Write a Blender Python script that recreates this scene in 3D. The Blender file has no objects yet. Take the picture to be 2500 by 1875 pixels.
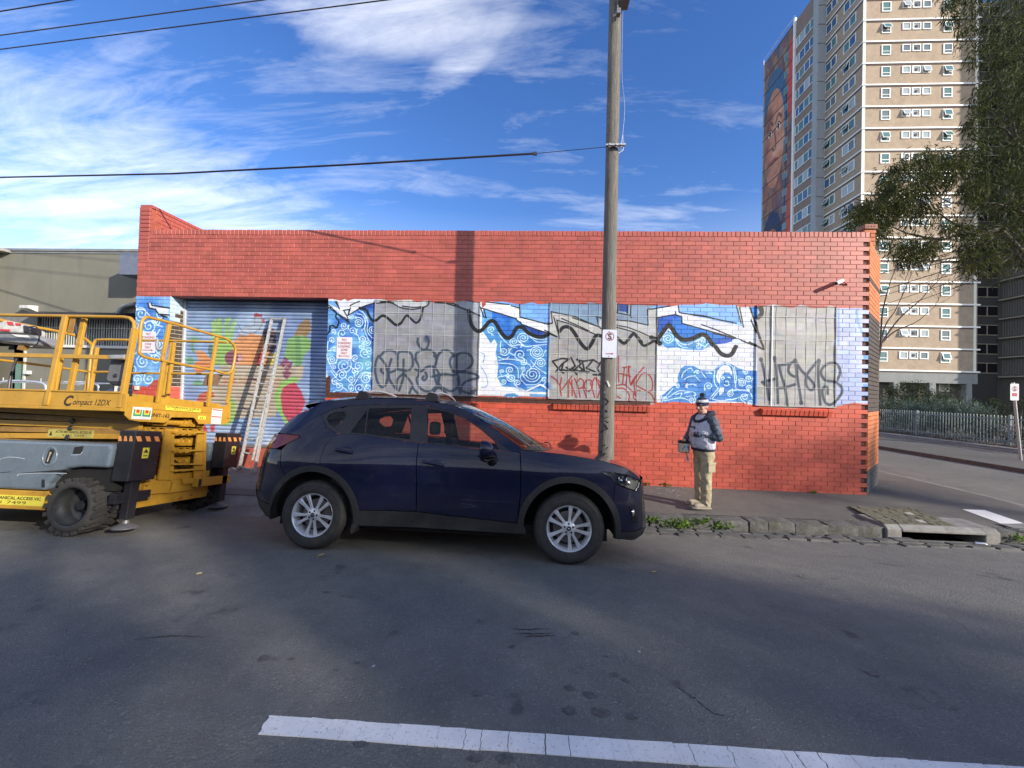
import bpy, bmesh, math, random
import numpy as np
from mathutils import Vector, Matrix, noise as mnoise
from mathutils.geometry import delaunay_2d_cdt
R = math.radians
random.seed(7)
rng = np.random.default_rng(7)
scene = bpy.context.scene
COL = scene.collection

# ------------------------------------------------------------------ camera
CZ = 1.755                       # eye height above the road at the near wheels
F_PX = 939.0                     # focal length for a 2500 px wide frame
YAW, PITCH, ROLL = R(3.1), R(0.9), R(1.5)
fwd = Vector((-math.sin(YAW)*math.cos(PITCH), math.cos(YAW)*math.cos(PITCH), math.sin(PITCH)))
right0 = Vector((math.cos(YAW), math.sin(YAW), 0))
up0 = right0.cross(fwd)
cam_r = right0*math.cos(ROLL) + up0*math.sin(ROLL)
cam_u = up0*math.cos(ROLL) - right0*math.sin(ROLL)
CAM = Vector((0, 0, CZ))
cd = bpy.data.cameras.new('camera'); cam = bpy.data.objects.new('camera', cd); COL.objects.link(cam)
cd.sensor_width = 36; cd.lens = F_PX/2500*36; cd.clip_start = 0.05; cd.clip_end = 2000
m3 = Matrix((cam_r, cam_u, -fwd)).transposed()
cam.matrix_world = Matrix.Translation(CAM) @ m3.to_4x4()
scene.camera = cam

# ------------------------------------------------------------------ sky, sun, exposure
SUN_EL, SUN_AZ = R(20.5), math.atan2(0.848, -0.53)
SUN = Vector((math.sin(SUN_AZ)*math.cos(SUN_EL), math.cos(SUN_AZ)*math.cos(SUN_EL), math.sin(SUN_EL)))
SUN_STRENGTH, SKY_STRENGTH, EXPOSURE = 4.4, 0.15, 0.66
world = bpy.data.worlds.new('World'); scene.world = world; world.use_nodes = True
def build_world():
    nt = world.node_tree; n = nt.nodes; l = nt.links; n.clear()
    def N(t, **k):
        x = n.new(t)
        for a, b in k.items(): setattr(x, a, b)
        return x
    def M(op, a, b=None, c=None, clamp=False):
        x = N('ShaderNodeMath', operation=op, use_clamp=clamp)
        for i, v in enumerate((a, b, c)):
            if v is None: continue
            if isinstance(v, (int, float)): x.inputs[i].default_value = v
            else: l.new(v, x.inputs[i])
        return x.outputs[0]
    out = N('ShaderNodeOutputWorld'); bg = N('ShaderNodeBackground')
    sky = N('ShaderNodeTexSky', sky_type='NISHITA', sun_disc=False)
    sky.sun_elevation = SUN_EL; sky.sun_rotation = SUN_AZ; sky.altitude = 50
    sky.air_density = 1.0; sky.dust_density = 0.15; sky.ozone_density = 2.2
    hs = N('ShaderNodeHueSaturation'); hs.inputs['Hue'].default_value = 0.516
    hs.inputs['Saturation'].default_value = 1.27; hs.inputs['Value'].default_value = 1.02
    l.new(sky.outputs[0], hs.inputs['Color'])
    tc = N('ShaderNodeTexCoord'); sep = N('ShaderNodeSeparateXYZ'); l.new(tc.outputs['Generated'], sep.inputs[0])
    zc = M('MAXIMUM', sep.outputs[2], 0.02); zz = M('ADD', zc, 0.16)
    px = M('DIVIDE', sep.outputs[0], zz); py = M('DIVIDE', sep.outputs[1], zz)
    cmb = N('ShaderNodeCombineXYZ'); l.new(px, cmb.inputs[0]); l.new(py, cmb.inputs[1])
    def noise(scale, detail, rough, rot=0.0, st=(1, 1, 1), off=(0, 0, 0), dist=0.0):
        mp = N('ShaderNodeMapping'); l.new(cmb.outputs[0], mp.inputs[0])
        mp.inputs['Rotation'].default_value = (0, 0, rot); mp.inputs['Scale'].default_value = st
        mp.inputs['Location'].default_value = off
        t = N('ShaderNodeTexNoise'); l.new(mp.outputs[0], t.inputs['Vector'])
        t.inputs['Scale'].default_value = scale; t.inputs['Detail'].default_value = detail
        t.inputs['Roughness'].default_value = rough; t.inputs['Distortion'].default_value = dist
        return t.outputs[0]
    n1 = noise(1.3, 12, 0.66, R(28), (0.8, 2.8, 1), (2.3, 0.4, 0), 0.7)     # long wisps
    n2 = noise(4.0, 10, 0.66, R(38), (0.6, 2.4, 1), (5.0, 1.0, 0), 0.8)     # finer streaks
    def blob(cx, cy, rx, ry, rot=0.0):
        dx = M('SUBTRACT', px, cx); dy = M('SUBTRACT', py, cy)
        c, s = math.cos(rot), math.sin(rot)
        u = M('DIVIDE', M('ADD', M('MULTIPLY', dx, c), M('MULTIPLY', dy, s)), rx)
        v = M('DIVIDE', M('SUBTRACT', M('MULTIPLY', dy, c), M('MULTIPLY', dx, s)), ry)
        d = M('ADD', M('MULTIPLY', u, u), M('MULTIPLY', v, v))
        return M('DIVIDE', 1.0, M('ADD', 1.0, M('MULTIPLY', d, d)))
    def dirpt(px_, py_):
        d = (fwd + cam_r*((px_-1250)/F_PX) + cam_u*((937.5-py_)/F_PX)).normalized()
        return d.x/(d.z+.16), d.y/(d.z+.16)
    m = None
    for (sx, sy, rx, ry, a, w) in ((900, 20, .40, .13, .15, .80), (1150, 120, .30, .07, -.75, .7), (420, 110, .50, .14, .1, .55),
                                   (70, 260, .5, .30, .3, .75), (220, 520, 1.1, .8, .4, .9), (120, 430, 1.2, .7, .2, .5),
                                   (1450, 520, .7, .6, .2, .55), (960, 230, .32, .06, -.6, .5), (600, 305, .22, .09, -.2, .42),
                                   (450, 370, .45, .10, -.1, .4), (1640, 330, .25, .12, .5, .2), (2600, 500, 2., 1.5, 0, .5),
                                   (-600, 400, 3., 2., 0, .6)):
        c = dirpt(sx, sy); b = M('MULTIPLY', blob(c[0], c[1], rx, ry, a), w)
        m = b if m is None else M('MAXIMUM', m, b)
    bk = N('ShaderNodeMapRange'); l.new(sep.outputs[1], bk.inputs[0])      # unseen cloud added behind the viewer to whiten the blue shade
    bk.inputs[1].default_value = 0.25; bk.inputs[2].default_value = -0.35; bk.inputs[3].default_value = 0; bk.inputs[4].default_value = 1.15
    up = N('ShaderNodeMapRange'); l.new(sep.outputs[2], up.inputs[0]); up.inputs[1].default_value = .30; up.inputs[2].default_value = .62; up.inputs[3].default_value = 1; up.inputs[4].default_value = .72  # added cloud thins higher up so the car reflects bluer sky
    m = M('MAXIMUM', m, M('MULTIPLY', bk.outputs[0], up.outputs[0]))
    t = M('ADD', M('MULTIPLY', n1, 0.62), M('MULTIPLY', n2, 0.38))
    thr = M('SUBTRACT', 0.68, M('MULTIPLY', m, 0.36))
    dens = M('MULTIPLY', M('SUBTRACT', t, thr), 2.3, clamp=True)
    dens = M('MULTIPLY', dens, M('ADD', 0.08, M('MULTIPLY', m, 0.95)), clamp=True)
    hz = N('ShaderNodeMapRange'); l.new(sep.outputs[2], hz.inputs[0])     # thin white air near the horizon
    hz.inputs[1].default_value = 0.0; hz.inputs[2].default_value = 0.42; hz.inputs[3].default_value = 0.34; hz.inputs[4].default_value = 0.0
    d2 = M('MAXIMUM', dens, hz.outputs[0])
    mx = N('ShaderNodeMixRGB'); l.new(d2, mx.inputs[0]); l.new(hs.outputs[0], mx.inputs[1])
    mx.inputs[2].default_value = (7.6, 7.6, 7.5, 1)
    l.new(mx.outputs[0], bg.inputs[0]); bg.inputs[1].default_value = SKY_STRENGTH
    l.new(bg.outputs[0], out.inputs[0])
build_world()
sl = bpy.data.lights.new('sun', 'SUN'); sl.energy = SUN_STRENGTH; sl.angle = R(0.55); sl.color = (1.0, 0.90, 0.77)
so = bpy.data.objects.new('sun', sl); COL.objects.link(so); so.location = (20, -15, 20)
so.rotation_euler = (-SUN).to_track_quat('-Z', 'Y').to_euler()
vs = scene.view_settings; vs.view_transform = 'Standard'; vs.look = 'None'; vs.gamma = 1; vs.exposure = EXPOSURE; vs.use_curve_mapping = False
scene.render.engine = 'CYCLES'; scene.cycles.max_bounces = 8; scene.cycles.transparent_max_bounces = 16
scene.cycles.use_denoising = True

# ------------------------------------------------------------------ picture ray -> world point helpers (for measuring only)
def ray(px, py): return fwd + cam_r*((px-1250)/F_PX) + cam_u*((937.5-py)/F_PX)
def onY(px, py, Y): d = ray(px, py); return CAM + d*(Y/d.y)
def onX(px, py, X): d = ray(px, py); return CAM + d*(X/d.x)
def onZ(px, py, z): d = ray(px, py); return CAM + d*((z-CZ)/d.z)
def S(x): return Vector((x.x, x.y, x.z))

# ------------------------------------------------------------------ materials
def srgb(r, g, b):
    f = lambda c: (c/255/12.92) if c/255 <= .04045 else ((c/255+.055)/1.055)**2.4
    return (f(r), f(g), f(b), 1)
class NT:
    def __init__(s, name):
        s.m = bpy.data.materials.new(name); s.m.use_nodes = True; s.t = s.m.node_tree; s.n = s.t.nodes; s.l = s.t.links
        s.p = s.n['Principled BSDF']; s.out = s.n['Material Output']
    def N(s, t, **k):
        x = s.n.new(t)
        for a, b in k.items(): setattr(x, a, b)
        return x
    def inp(s, node, key, v):
        i = node.inputs[key]
        if hasattr(v, 'is_output') or isinstance(v, bpy.types.NodeSocket): s.l.new(v, i)
        else: i.default_value = v
    def math(s, op, a, b=0.0, clamp=False):
        x = s.N('ShaderNodeMath', operation=op, use_clamp=clamp); s.inp(x, 0, a); s.inp(x, 1, b); return x.outputs[0]
    def pos(s): return s.N('ShaderNodeNewGeometry').outputs['Position']
    def noise(s, vec, scale, detail=4, rough=.55, st=None, dist=0):
        if st is not None:
            mp = s.N('ShaderNodeMapping'); s.l.new(vec, mp.inputs[0]); mp.inputs['Scale'].default_value = st; vec = mp.outputs[0]
        t = s.N('ShaderNodeTexNoise'); s.l.new(vec, t.inputs['Vector']); t.inputs['Scale'].default_value = scale
        t.inputs['Detail'].default_value = detail; t.inputs['Roughness'].default_value = rough; t.inputs['Distortion'].default_value = dist
        return t.outputs[0]
    def voro(s, vec, scale, feature='F1', out=0):
        t = s.N('ShaderNodeTexVoronoi', feature=feature); s.l.new(vec, t.inputs['Vector']); t.inputs['Scale'].default_value = scale
        return t.outputs[out]
    def ramp(s, f, stops):
        r = s.N('ShaderNodeValToRGB'); s.l.new(f, r.inputs[0]); e = r.color_ramp.elements
        while len(e) < len(stops): e.new(0.5)
        for i, (p, c) in enumerate(stops): e[i].position = p; e[i].color = c if len(c) == 4 else (*c, 1)
        return r.outputs[0]
    def rng(s, f, a, b, c, d):
        r = s.N('ShaderNodeMapRange'); s.l.new(f, r.inputs[0])
        for i, v in enumerate((a, b, c, d)): r.inputs[i+1].default_value = v
        return r.outputs[0]
    def mix(s, f, a, b, mode='MIX'):
        x = s.N('ShaderNodeMixRGB', blend_type=mode); s.inp(x, 0, f); s.inp(x, 1, a); s.inp(x, 2, b); return x.outputs[0]
    def bump(s, h, strength=.3, dist=.01):
        b = s.N('ShaderNodeBump'); s.l.new(h, b.inputs['Height']); b.inputs['Strength'].default_value = strength
        b.inputs['Distance'].default_value = dist; s.l.new(b.outputs[0], s.p.inputs['Normal'])
    def done(s, col=None, rough=None, metal=None, **k):
        if col is not None: s.inp(s.p, 'Base Color', col)
        if rough is not None: s.inp(s.p, 'Roughness', rough)
        if metal is not None: s.inp(s.p, 'Metallic', metal)
        for a, b in k.items(): s.inp(s.p, a.replace('_', ' '), b)
        return s.m
def simple(name, c, rough=.6, metal=0, var=.15, scale=6, bump=0, bscale=60, coat=0, dirt=0, obj=False, streak=None):
    """painted / plastic / metal surface with noise in tone, optional grime and fine relief"""
    t = NT(name); v = t.N('ShaderNodeTexCoord').outputs['Object'] if obj else t.pos()
    f = t.noise(v, scale, 6, .6, st=streak)
    lo = tuple(max(0, x*(1-var)) for x in c[:3]); hi = tuple(min(1, x*(1+var)) for x in c[:3])
    col = t.ramp(f, [(.3, lo), (.7, hi)])
    if dirt:
        g = t.noise(v, scale*.6, 8, .7); col = t.mix(t.rng(g, .5, .72, 0, dirt), col, (.06, .055, .045, 1))
    rr = t.rng(t.noise(v, scale*3, 3), .3, .7, max(0, rough-.08), min(1, rough+.08))
    if bump: t.bump(t.noise(v, bscale, 4), bump, .004)
    m = t.done(col, rr, metal)
    if coat: t.p.inputs['Coat Weight'].default_value = coat; t.p.inputs['Coat Roughness'].default_value = .05
    return m
def glassmat(name, tint=(.55, .62, .6), refl=1.5, rough=0.0):
    t = NT(name); t.n.remove(t.p)
    tr = t.N('ShaderNodeBsdfTransparent'); tr.inputs[0].default_value = (*tint, 1)
    gl = t.N('ShaderNodeBsdfGlossy'); gl.inputs['Roughness'].default_value = rough; gl.inputs[0].default_value = (1, 1, 1, 1)
    fr = t.N('ShaderNodeFresnel'); fr.inputs[0].default_value = refl
    mx = t.N('ShaderNodeMixShader'); t.l.new(fr.outputs[0], mx.inputs[0]); t.l.new(tr.outputs[0], mx.inputs[1]); t.l.new(gl.outputs[0], mx.inputs[2])
    t.l.new(mx.outputs[0], t.out.inputs[0]); return t.m

# ------------------------------------------------------------------ mesh building
class MB:
    def __init__(s): s.v = []; s.f = []; s.mi = []
    def add(s, vs, fs, mi=0):
        o = len(s.v); s.v += [tuple(x) for x in vs]; s.f += [tuple(i+o for i in f) for f in fs]; s.mi += [mi]*len(fs); return s
    def box(s, a, b, M=None, mi=0):
        (x0, y0, z0), (x1, y1, z1) = a, b
        vs = [Vector(p) for p in ((x0,y0,z0),(x1,y0,z0),(x1,y1,z0),(x0,y1,z0),(x0,y0,z1),(x1,y0,z1),(x1,y1,z1),(x0,y1,z1))]
        if M is not None: vs = [M @ v for v in vs]
        return s.add(vs, [(0,3,2,1),(4,5,6,7),(0,1,5,4),(1,2,6,5),(2,3,7,6),(3,0,4,7)], mi)
    def cbox(s, c, size, M=None, mi=0):
        h = [k/2 for k in size]; return s.box([c[i]-h[i] for i in range(3)], [c[i]+h[i] for i in range(3)], M, mi)
    def bar(s, p, q, w, h=None, up=(0, 0, 1), mi=0):
        p = Vector(p); q = Vector(q); h = h or w; d = (q-p).normalized(); up = Vector(up)
        a = d.cross(up)
        if a.length < 1e-4: a = d.cross(Vector((0, 1, 0)))
        a.normalize(); b = a.cross(d).normalized(); a *= w/2; b *= h/2
        vs = [p-a-b, p+a-b, p+a+b, p-a+b, q-a-b, q+a-b, q+a+b, q-a+b]
        return s.add(vs, [(0,1,2,3),(7,6,5,4),(0,4,5,1),(1,5,6,2),(2,6,7,3),(3,7,4,0)], mi)
    def tube(s, pts, r, n=8, cap=True, mi=0, closed=False):
        pts = [Vector(p) for p in pts]; rs = r if isinstance(r, (list, tuple)) else [r]*len(pts); m = len(pts)
        vs = []; fs = []; prev = None
        for i, p in enumerate(pts):
            if closed: d = pts[(i+1) % m]-pts[i-1]
            else: d = pts[min(i+1, m-1)]-pts[max(i-1, 0)]
            if d.length < 1e-9: d = Vector((0, 0, 1))
            d.normalize()
            if prev is None:
                a = d.cross(Vector((0, 0, 1)))
                if a.length < .05: a = d.cross(Vector((1, 0, 0)))
            else: a = prev - d*prev.dot(d)
            a.normalize(); prev = a; b = d.cross(a)
            for k in range(n):
                t = 2*math.pi*k/n; vs.append(p + (a*math.cos(t)+b*math.sin(t))*rs[i])
        for i in range(m if closed else m-1):
            j = (i+1) % m
            for k in range(n): fs.append((i*n+k, i*n+(k+1) % n, j*n+(k+1) % n, j*n+k))
        if cap and not closed: fs.append(tuple(range(n))[::-1]); fs.append(tuple((m-1)*n+k for k in range(n)))
        return s.add(vs, fs, mi)
    def prism(s, poly, ext, mi=0):
        n = len(poly); e = Vector(ext); a = [Vector(p) for p in poly]; b = [p+e for p in a]
        return s.add(a+b, [tuple(range(n))[::-1], tuple(range(n, 2*n))] + [(i, (i+1) % n, n+(i+1) % n, n+i) for i in range(n)], mi)
    def lathe(s, prof, n=32, M=None, mi=0, axis='Y', closed=False):
        """prof: (radius, along) pairs, spun about the local axis"""
        vs = []; fs = []; m = len(prof)
        for r, h in prof:
            for k in range(n):
                t = 2*math.pi*k/n; c, q = r*math.cos(t), r*math.sin(t)
                v = Vector((c, h, q)) if axis == 'Y' else Vector((c, q, h)) if axis == 'Z' else Vector((h, c, q))
                vs.append(M @ v if M is not None else v)
        for i in range(m if closed else m-1):
            j = (i+1) % m
            for k in range(n): fs.append((i*n+k, i*n+(k+1) % n, j*n+(k+1) % n, j*n+k))
        return s.add(vs, fs, mi)
    def sphere(s, c, r, n=12, m=8, M=None, mi=0):
        r = (r, r, r) if isinstance(r, (int, float)) else r; vs = []; fs = []
        for i in range(m+1):
            ph = math.pi*i/m
            for k in range(n):
                t = 2*math.pi*k/n; v = Vector((c[0]+r[0]*math.sin(ph)*math.cos(t), c[1]+r[1]*math.sin(ph)*math.sin(t), c[2]+r[2]*math.cos(ph)))
                vs.append(M @ v if M is not None else v)
        for i in range(m):
            for k in range(n): fs.append((i*n+k, (i+1)*n+k, (i+1)*n+(k+1) % n, i*n+(k+1) % n))
        return s.add(vs, fs, mi)
    def mesh(s, name, mat, smooth=0, recalc=False):
        me = bpy.data.meshes.new(name); me.from_pydata(s.v, [], s.f)
        for m in (mat if isinstance(mat, (list, tuple)) else [mat]): me.materials.append(m)
        if any(s.mi): me.polygons.foreach_set('material_index', s.mi)
        if recalc:
            b = bmesh.new(); b.from_mesh(me); bmesh.ops.recalc_face_normals(b, faces=b.faces); b.to_mesh(me); b.free()
        if smooth:
            me.polygons.foreach_set('use_smooth', [True]*len(me.polygons)); me.set_sharp_from_angle(angle=R(smooth))
        me.update(); return me
def link(name, me, parent=None, M=None, world=True):
    o = bpy.data.objects.new(name, me); COL.objects.link(o)
    if parent is not None:
        o.parent = parent
        if world: o.matrix_parent_inverse = WM(parent).inverted()
    if M is not None: o.matrix_basis = M
    return o
WMAT = {}
def WM(o):
    m = o.matrix_basis.copy(); p = o.parent; 
    if p is None: return m
    return WM(p) @ o.matrix_parent_inverse @ m
def part(name, mb, mat, parent=None, smooth=0, bevel=0, M=None, world=True, seg=2, kind=None, recalc=False):
    """one mesh object; its vertices are world coordinates unless world=False"""
    o = link(name, mb.mesh(name, mat, smooth, recalc) if isinstance(mb, MB) else mb, parent, M, world)
    if bevel:
        b = o.modifiers.new('bevel', 'BEVEL'); b.width = bevel; b.segments = seg; b.limit_method = 'ANGLE'; b.angle_limit = R(40); b.harden_normals = False
    if kind: o['kind'] = kind
    return o
def thing(name, label, cat, loc=(0, 0, 0), group=None, rotz=0, M=None):
    o = bpy.data.objects.new(name, None); COL.objects.link(o); o.empty_display_size = .1
    if M is not None: o.matrix_basis = M
    else: o.location = loc; o.rotation_euler = (0, 0, rotz); o.matrix_basis = Matrix.Translation(loc) @ Matrix.Rotation(rotz, 4, 'Z')
    return tag(o, label, cat, group)
def tag(o, label, cat, group=None):
    o['label'] = label; o['category'] = cat
    if group: o['group'] = group
    return o
def struct(name, mb, mat, smooth=0, parent=None):
    o = part(name, mb, mat, parent, smooth)
    if parent is None: o['kind'] = 'structure'
    return o
def smoothpath(pts, k=6, closed=False):
    """Catmull-Rom through the points"""
    P = [Vector(p) for p in pts]; n = len(P); out = []
    rngi = range(n if closed else n-1)
    for i in rngi:
        p0 = P[(i-1) % n] if (closed or i > 0) else P[0]*2-P[1]
        p1 = P[i]; p2 = P[(i+1) % n]; p3 = P[(i+2) % n] if (closed or i+2 < n) else P[-1]*2-P[-2]
        for j in range(k):
            t = j/k; out.append(.5*((2*p1)+(p2-p0)*t+(2*p0-5*p1+4*p2-p3)*t*t+(3*p1-p0-3*p2+p3)*t**3))
    if not closed: out.append(P[-1])
    return out
def pts(s): return [tuple(float(v) for v in q.split(',')) for q in s.split()]
def interp(x, xs, ys): return float(np.interp(x, xs, ys))

# flat lettering: Blender's built-in font turned into a mesh, laid on a plane given by origin o, right r, up u
_tx = {}
def text_mesh(txt, extrude=0.0, shear=0.0, bold=0.0, space=1.0):
    c = bpy.data.curves.new('lettering', 'FONT'); c.body = txt; c.extrude = extrude; c.shear = shear; c.offset = bold
    c.space_character = space; c.align_x = 'CENTER'; c.align_y = 'CENTER'; c.resolution_u = 3
    o = bpy.data.objects.new('lettering', c); COL.objects.link(o)
    dg = bpy.context.evaluated_depsgraph_get(); dg.update(); me = bpy.data.meshes.new_from_object(o.evaluated_get(dg))
    bpy.data.objects.remove(o); return me
def lettering(txt, o, r, u, h, mat, parent, name='lettering', width=None, **k):
    me = text_mesh(txt, **k); r = Vector(r).normalized(); u = Vector(u).normalized(); n = r.cross(u)
    co = np.empty(len(me.vertices)*3); me.vertices.foreach_get('co', co); co = co.reshape(-1, 3)
    sx = h/.7; w = co[:, 0].max()-co[:, 0].min()
    sy = sx; sx = sx if width is None else width/w
    cen = ((co[:, 0].max()+co[:, 0].min())/2, (co[:, 1].max()+co[:, 1].min())/2)
    o = Vector(o)
    w3 = np.array([list(o + r*((x-cen[0])*sx) + u*((y-cen[1])*sy) + n*z) for x, y, z in co])
    me.vertices.foreach_set('co', w3.ravel()); me.materials.clear(); me.materials.append(mat); me.update()
    return link(name, me, parent)
# ------------------------------------------------------------------ painted surfaces: a canvas filled by numpy strokes
WALL_Y = 7.606; WX0, WX1 = -8.36, 6.315; ZTOP = 4.93; SHY = 7.96
class Canvas:
    def __init__(s, x0, x1, z0, z1, ppm, col):
        s.x0, s.z0, s.ppm = x0, z0, ppm; s.w = int((x1-x0)*ppm); s.h = int((z1-z0)*ppm); s.x1 = x0+s.w/ppm; s.z1 = z0+s.h/ppm
        s.a = np.empty((s.h, s.w, 3), np.float32); s.a[:] = np.array(col, np.float32)/255
    def win(s, P, pad):
        x = [(p[0]-s.x0)*s.ppm for p in P]; y = [(p[1]-s.z0)*s.ppm for p in P]
        a = max(0, int(min(x)-pad)); b = min(s.w, int(max(x)+pad)+2); c = max(0, int(min(y)-pad)); d = min(s.h, int(max(y)+pad)+2)
        return x, y, a, b, c, d
    def put(s, sl, m, col):
        c = np.array(col, np.float32)/255; s.a[sl] = s.a[sl]*(1-m[..., None]) + c*m[..., None]
    def poly(s, P, col, alpha=1.0, rough=0.0):
        x, y, a, b, c, d = s.win(P, 2)
        if a >= b or c >= d: return
        gx, gy = np.meshgrid(np.arange(a, b)+.5, np.arange(c, d)+.5)
        if rough:
            gx = gx + rough*s.ppm*np.sin(gy*.21+gx*.05)*np.sin(gx*.13+1.3); gy = gy + rough*s.ppm*np.sin(gx*.17)*np.cos(gx*.045+gy*.02)
        ins = np.zeros(gx.shape, bool); n = len(P)
        for i in range(n):
            x0, y0, x1, y1 = x[i], y[i], x[(i+1) % n], y[(i+1) % n]
            if y0 == y1: continue
            ins ^= ((y0 > gy) != (y1 > gy)) & (gx < (x1-x0)*(gy-y0)/(y1-y0)+x0)
        s.put((slice(c, d), slice(a, b)), ins.astype(np.float32)*alpha, col)
    def stroke(s, P, w, col, alpha=1.0, curve=True, soft=1.0, w2=None):
        if curve and len(P) > 2: P = [(p.x, p.y) for p in smoothpath([(q[0], q[1], 0) for q in P], 5)]
        r = w*s.ppm/2; x, y, a, b, c, d = s.win(P, r+3)
        if a >= b or c >= d: return
        m = np.zeros((d-c, b-a), np.float32); n = len(P)
        for i in range(n-1):
            rr = r if w2 is None else r*(1-i/(n-1)) + w2*s.ppm/2*(i/(n-1))
            x0, y0, x1, y1 = x[i], y[i], x[i+1], y[i+1]
            aa = max(a, int(min(x0, x1)-rr-3)); bb = min(b, int(max(x0, x1)+rr+4)); cc = max(c, int(min(y0, y1)-rr-3)); dd = min(d, int(max(y0, y1)+rr+4))
            if aa >= bb or cc >= dd: continue
            gx, gy = np.meshgrid(np.arange(aa, bb)+.5, np.arange(cc, dd)+.5); L = (x1-x0)**2+(y1-y0)**2+1e-9
            t = np.clip(((gx-x0)*(x1-x0)+(gy-y0)*(y1-y0))/L, 0, 1); D = np.hypot(gx-x0-t*(x1-x0), gy-y0-t*(y1-y0))
            v = np.clip((rr-D)/soft+.5, 0, 1); sub = m[cc-c:dd-c, aa-a:bb-a]; np.maximum(sub, v, out=sub)
        s.put((slice(c, d), slice(a, b)), m*alpha, col)
    def spiral(s, cx, cz, r, turns, a0, dirn, w, col, squash=1.0, tail=None):
        n = int(turns*14); P = []
        for i in range(n+1):
            t = i/n; a = a0+dirn*2*math.pi*turns*t; q = r*(.12+.88*t)
            P.append((cx+q*math.cos(a), cz+q*math.sin(a)*squash))
        if tail: P.append((P[-1][0]+tail[0]*.5+(P[-1][0]-P[-3][0])*.6, P[-1][1]+tail[1]*.5+(P[-1][1]-P[-3][1])*.6)); P.append((P[-2][0]+tail[0], P[-2][1]+tail[1]))
        s.stroke(P, w, col, curve=False)
    def blobs(s, X0, X1, Z0, Z1, n, rmin, rmax, col, alpha, sq=1.0):
        for _ in range(n):
            x = rng.uniform(X0, X1); z = rng.uniform(Z0, Z1); r = rng.uniform(rmin, rmax)
            x0, y0, a, b, c, d = s.win([(x-r, z-r), (x+r, z+r)], 1)
            if a >= b or c >= d: continue
            gx, gy = np.meshgrid(np.arange(a, b), np.arange(c, d)); D = np.hypot(gx/s.ppm+s.x0-x, (gy/s.ppm+s.z0-z)/sq)/r
            s.put((slice(c, d), slice(a, b)), (np.clip(1-D, 0, 1)**1.3*alpha).astype(np.float32), col)
    def tone(s, amt, step):
        """low-frequency unevenness of hand-rolled paint"""
        h, w = s.h//step+2, s.w//step+2; g = rng.normal(0, 1, (h, w)).astype(np.float32)
        yi = np.arange(s.h)/step; xi = np.arange(s.w)/step; y0 = yi.astype(int); x0 = xi.astype(int); fy = (yi-y0)[:, None]; fx = (xi-x0)[None]
        v = g[y0][:, x0]*(1-fy)*(1-fx)+g[y0+1][:, x0]*fy*(1-fx)+g[y0][:, x0+1]*(1-fy)*fx+g[y0+1][:, x0+1]*fy*fx
        s.a *= (1+amt*v)[..., None]
    def image(s, name):
        im = bpy.data.images.new(name, s.w, s.h); px = np.ones((s.h, s.w, 4), np.float32); px[..., :3] = np.clip(s.a, 0, 1)
        im.pixels.foreach_set(px.ravel()); im.pack(); return im
def canvas_mat(name, cv, rough=.55, axis='X', bump=.0, gain=1.0, mod=None, flip=False):
    t = NT(name); p = t.pos(); sp = t.N('ShaderNodeSeparateXYZ'); t.l.new(p, sp.inputs[0])
    u = t.math('DIVIDE', t.math('SUBTRACT', sp.outputs[0 if axis == 'X' else 1], cv.x0), cv.x1-cv.x0)
    v = t.math('DIVIDE', t.math('SUBTRACT', sp.outputs[2], cv.z0), cv.z1-cv.z0)
    c = t.N('ShaderNodeCombineXYZ'); t.l.new(u, c.inputs[0]); t.l.new(v, c.inputs[1])
    im = t.N('ShaderNodeTexImage'); im.image = cv.image(name); im.extension = 'EXTEND'; t.l.new(c.outputs[0], im.inputs[0])
    col = im.outputs[0]
    f = t.noise(p, 9, 8, .65); col = t.mix(1, col, t.ramp(f, [(.3, (.86, .86, .86)), (.7, (1.04, 1.04, 1.04))]), 'MULTIPLY')
    f2 = t.noise(p, 1.3, 5, .6); col = t.mix(1, col, t.ramp(f2, [(.3, (.93, .92, .92)), (.7, (1.03, 1.03, 1.03))]), 'MULTIPLY')
    if mod: col = mod(t, p, col)
    if bump: t.bump(t.noise(p, 130, 5), bump, .003)
    return t.done(col, rough)
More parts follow.
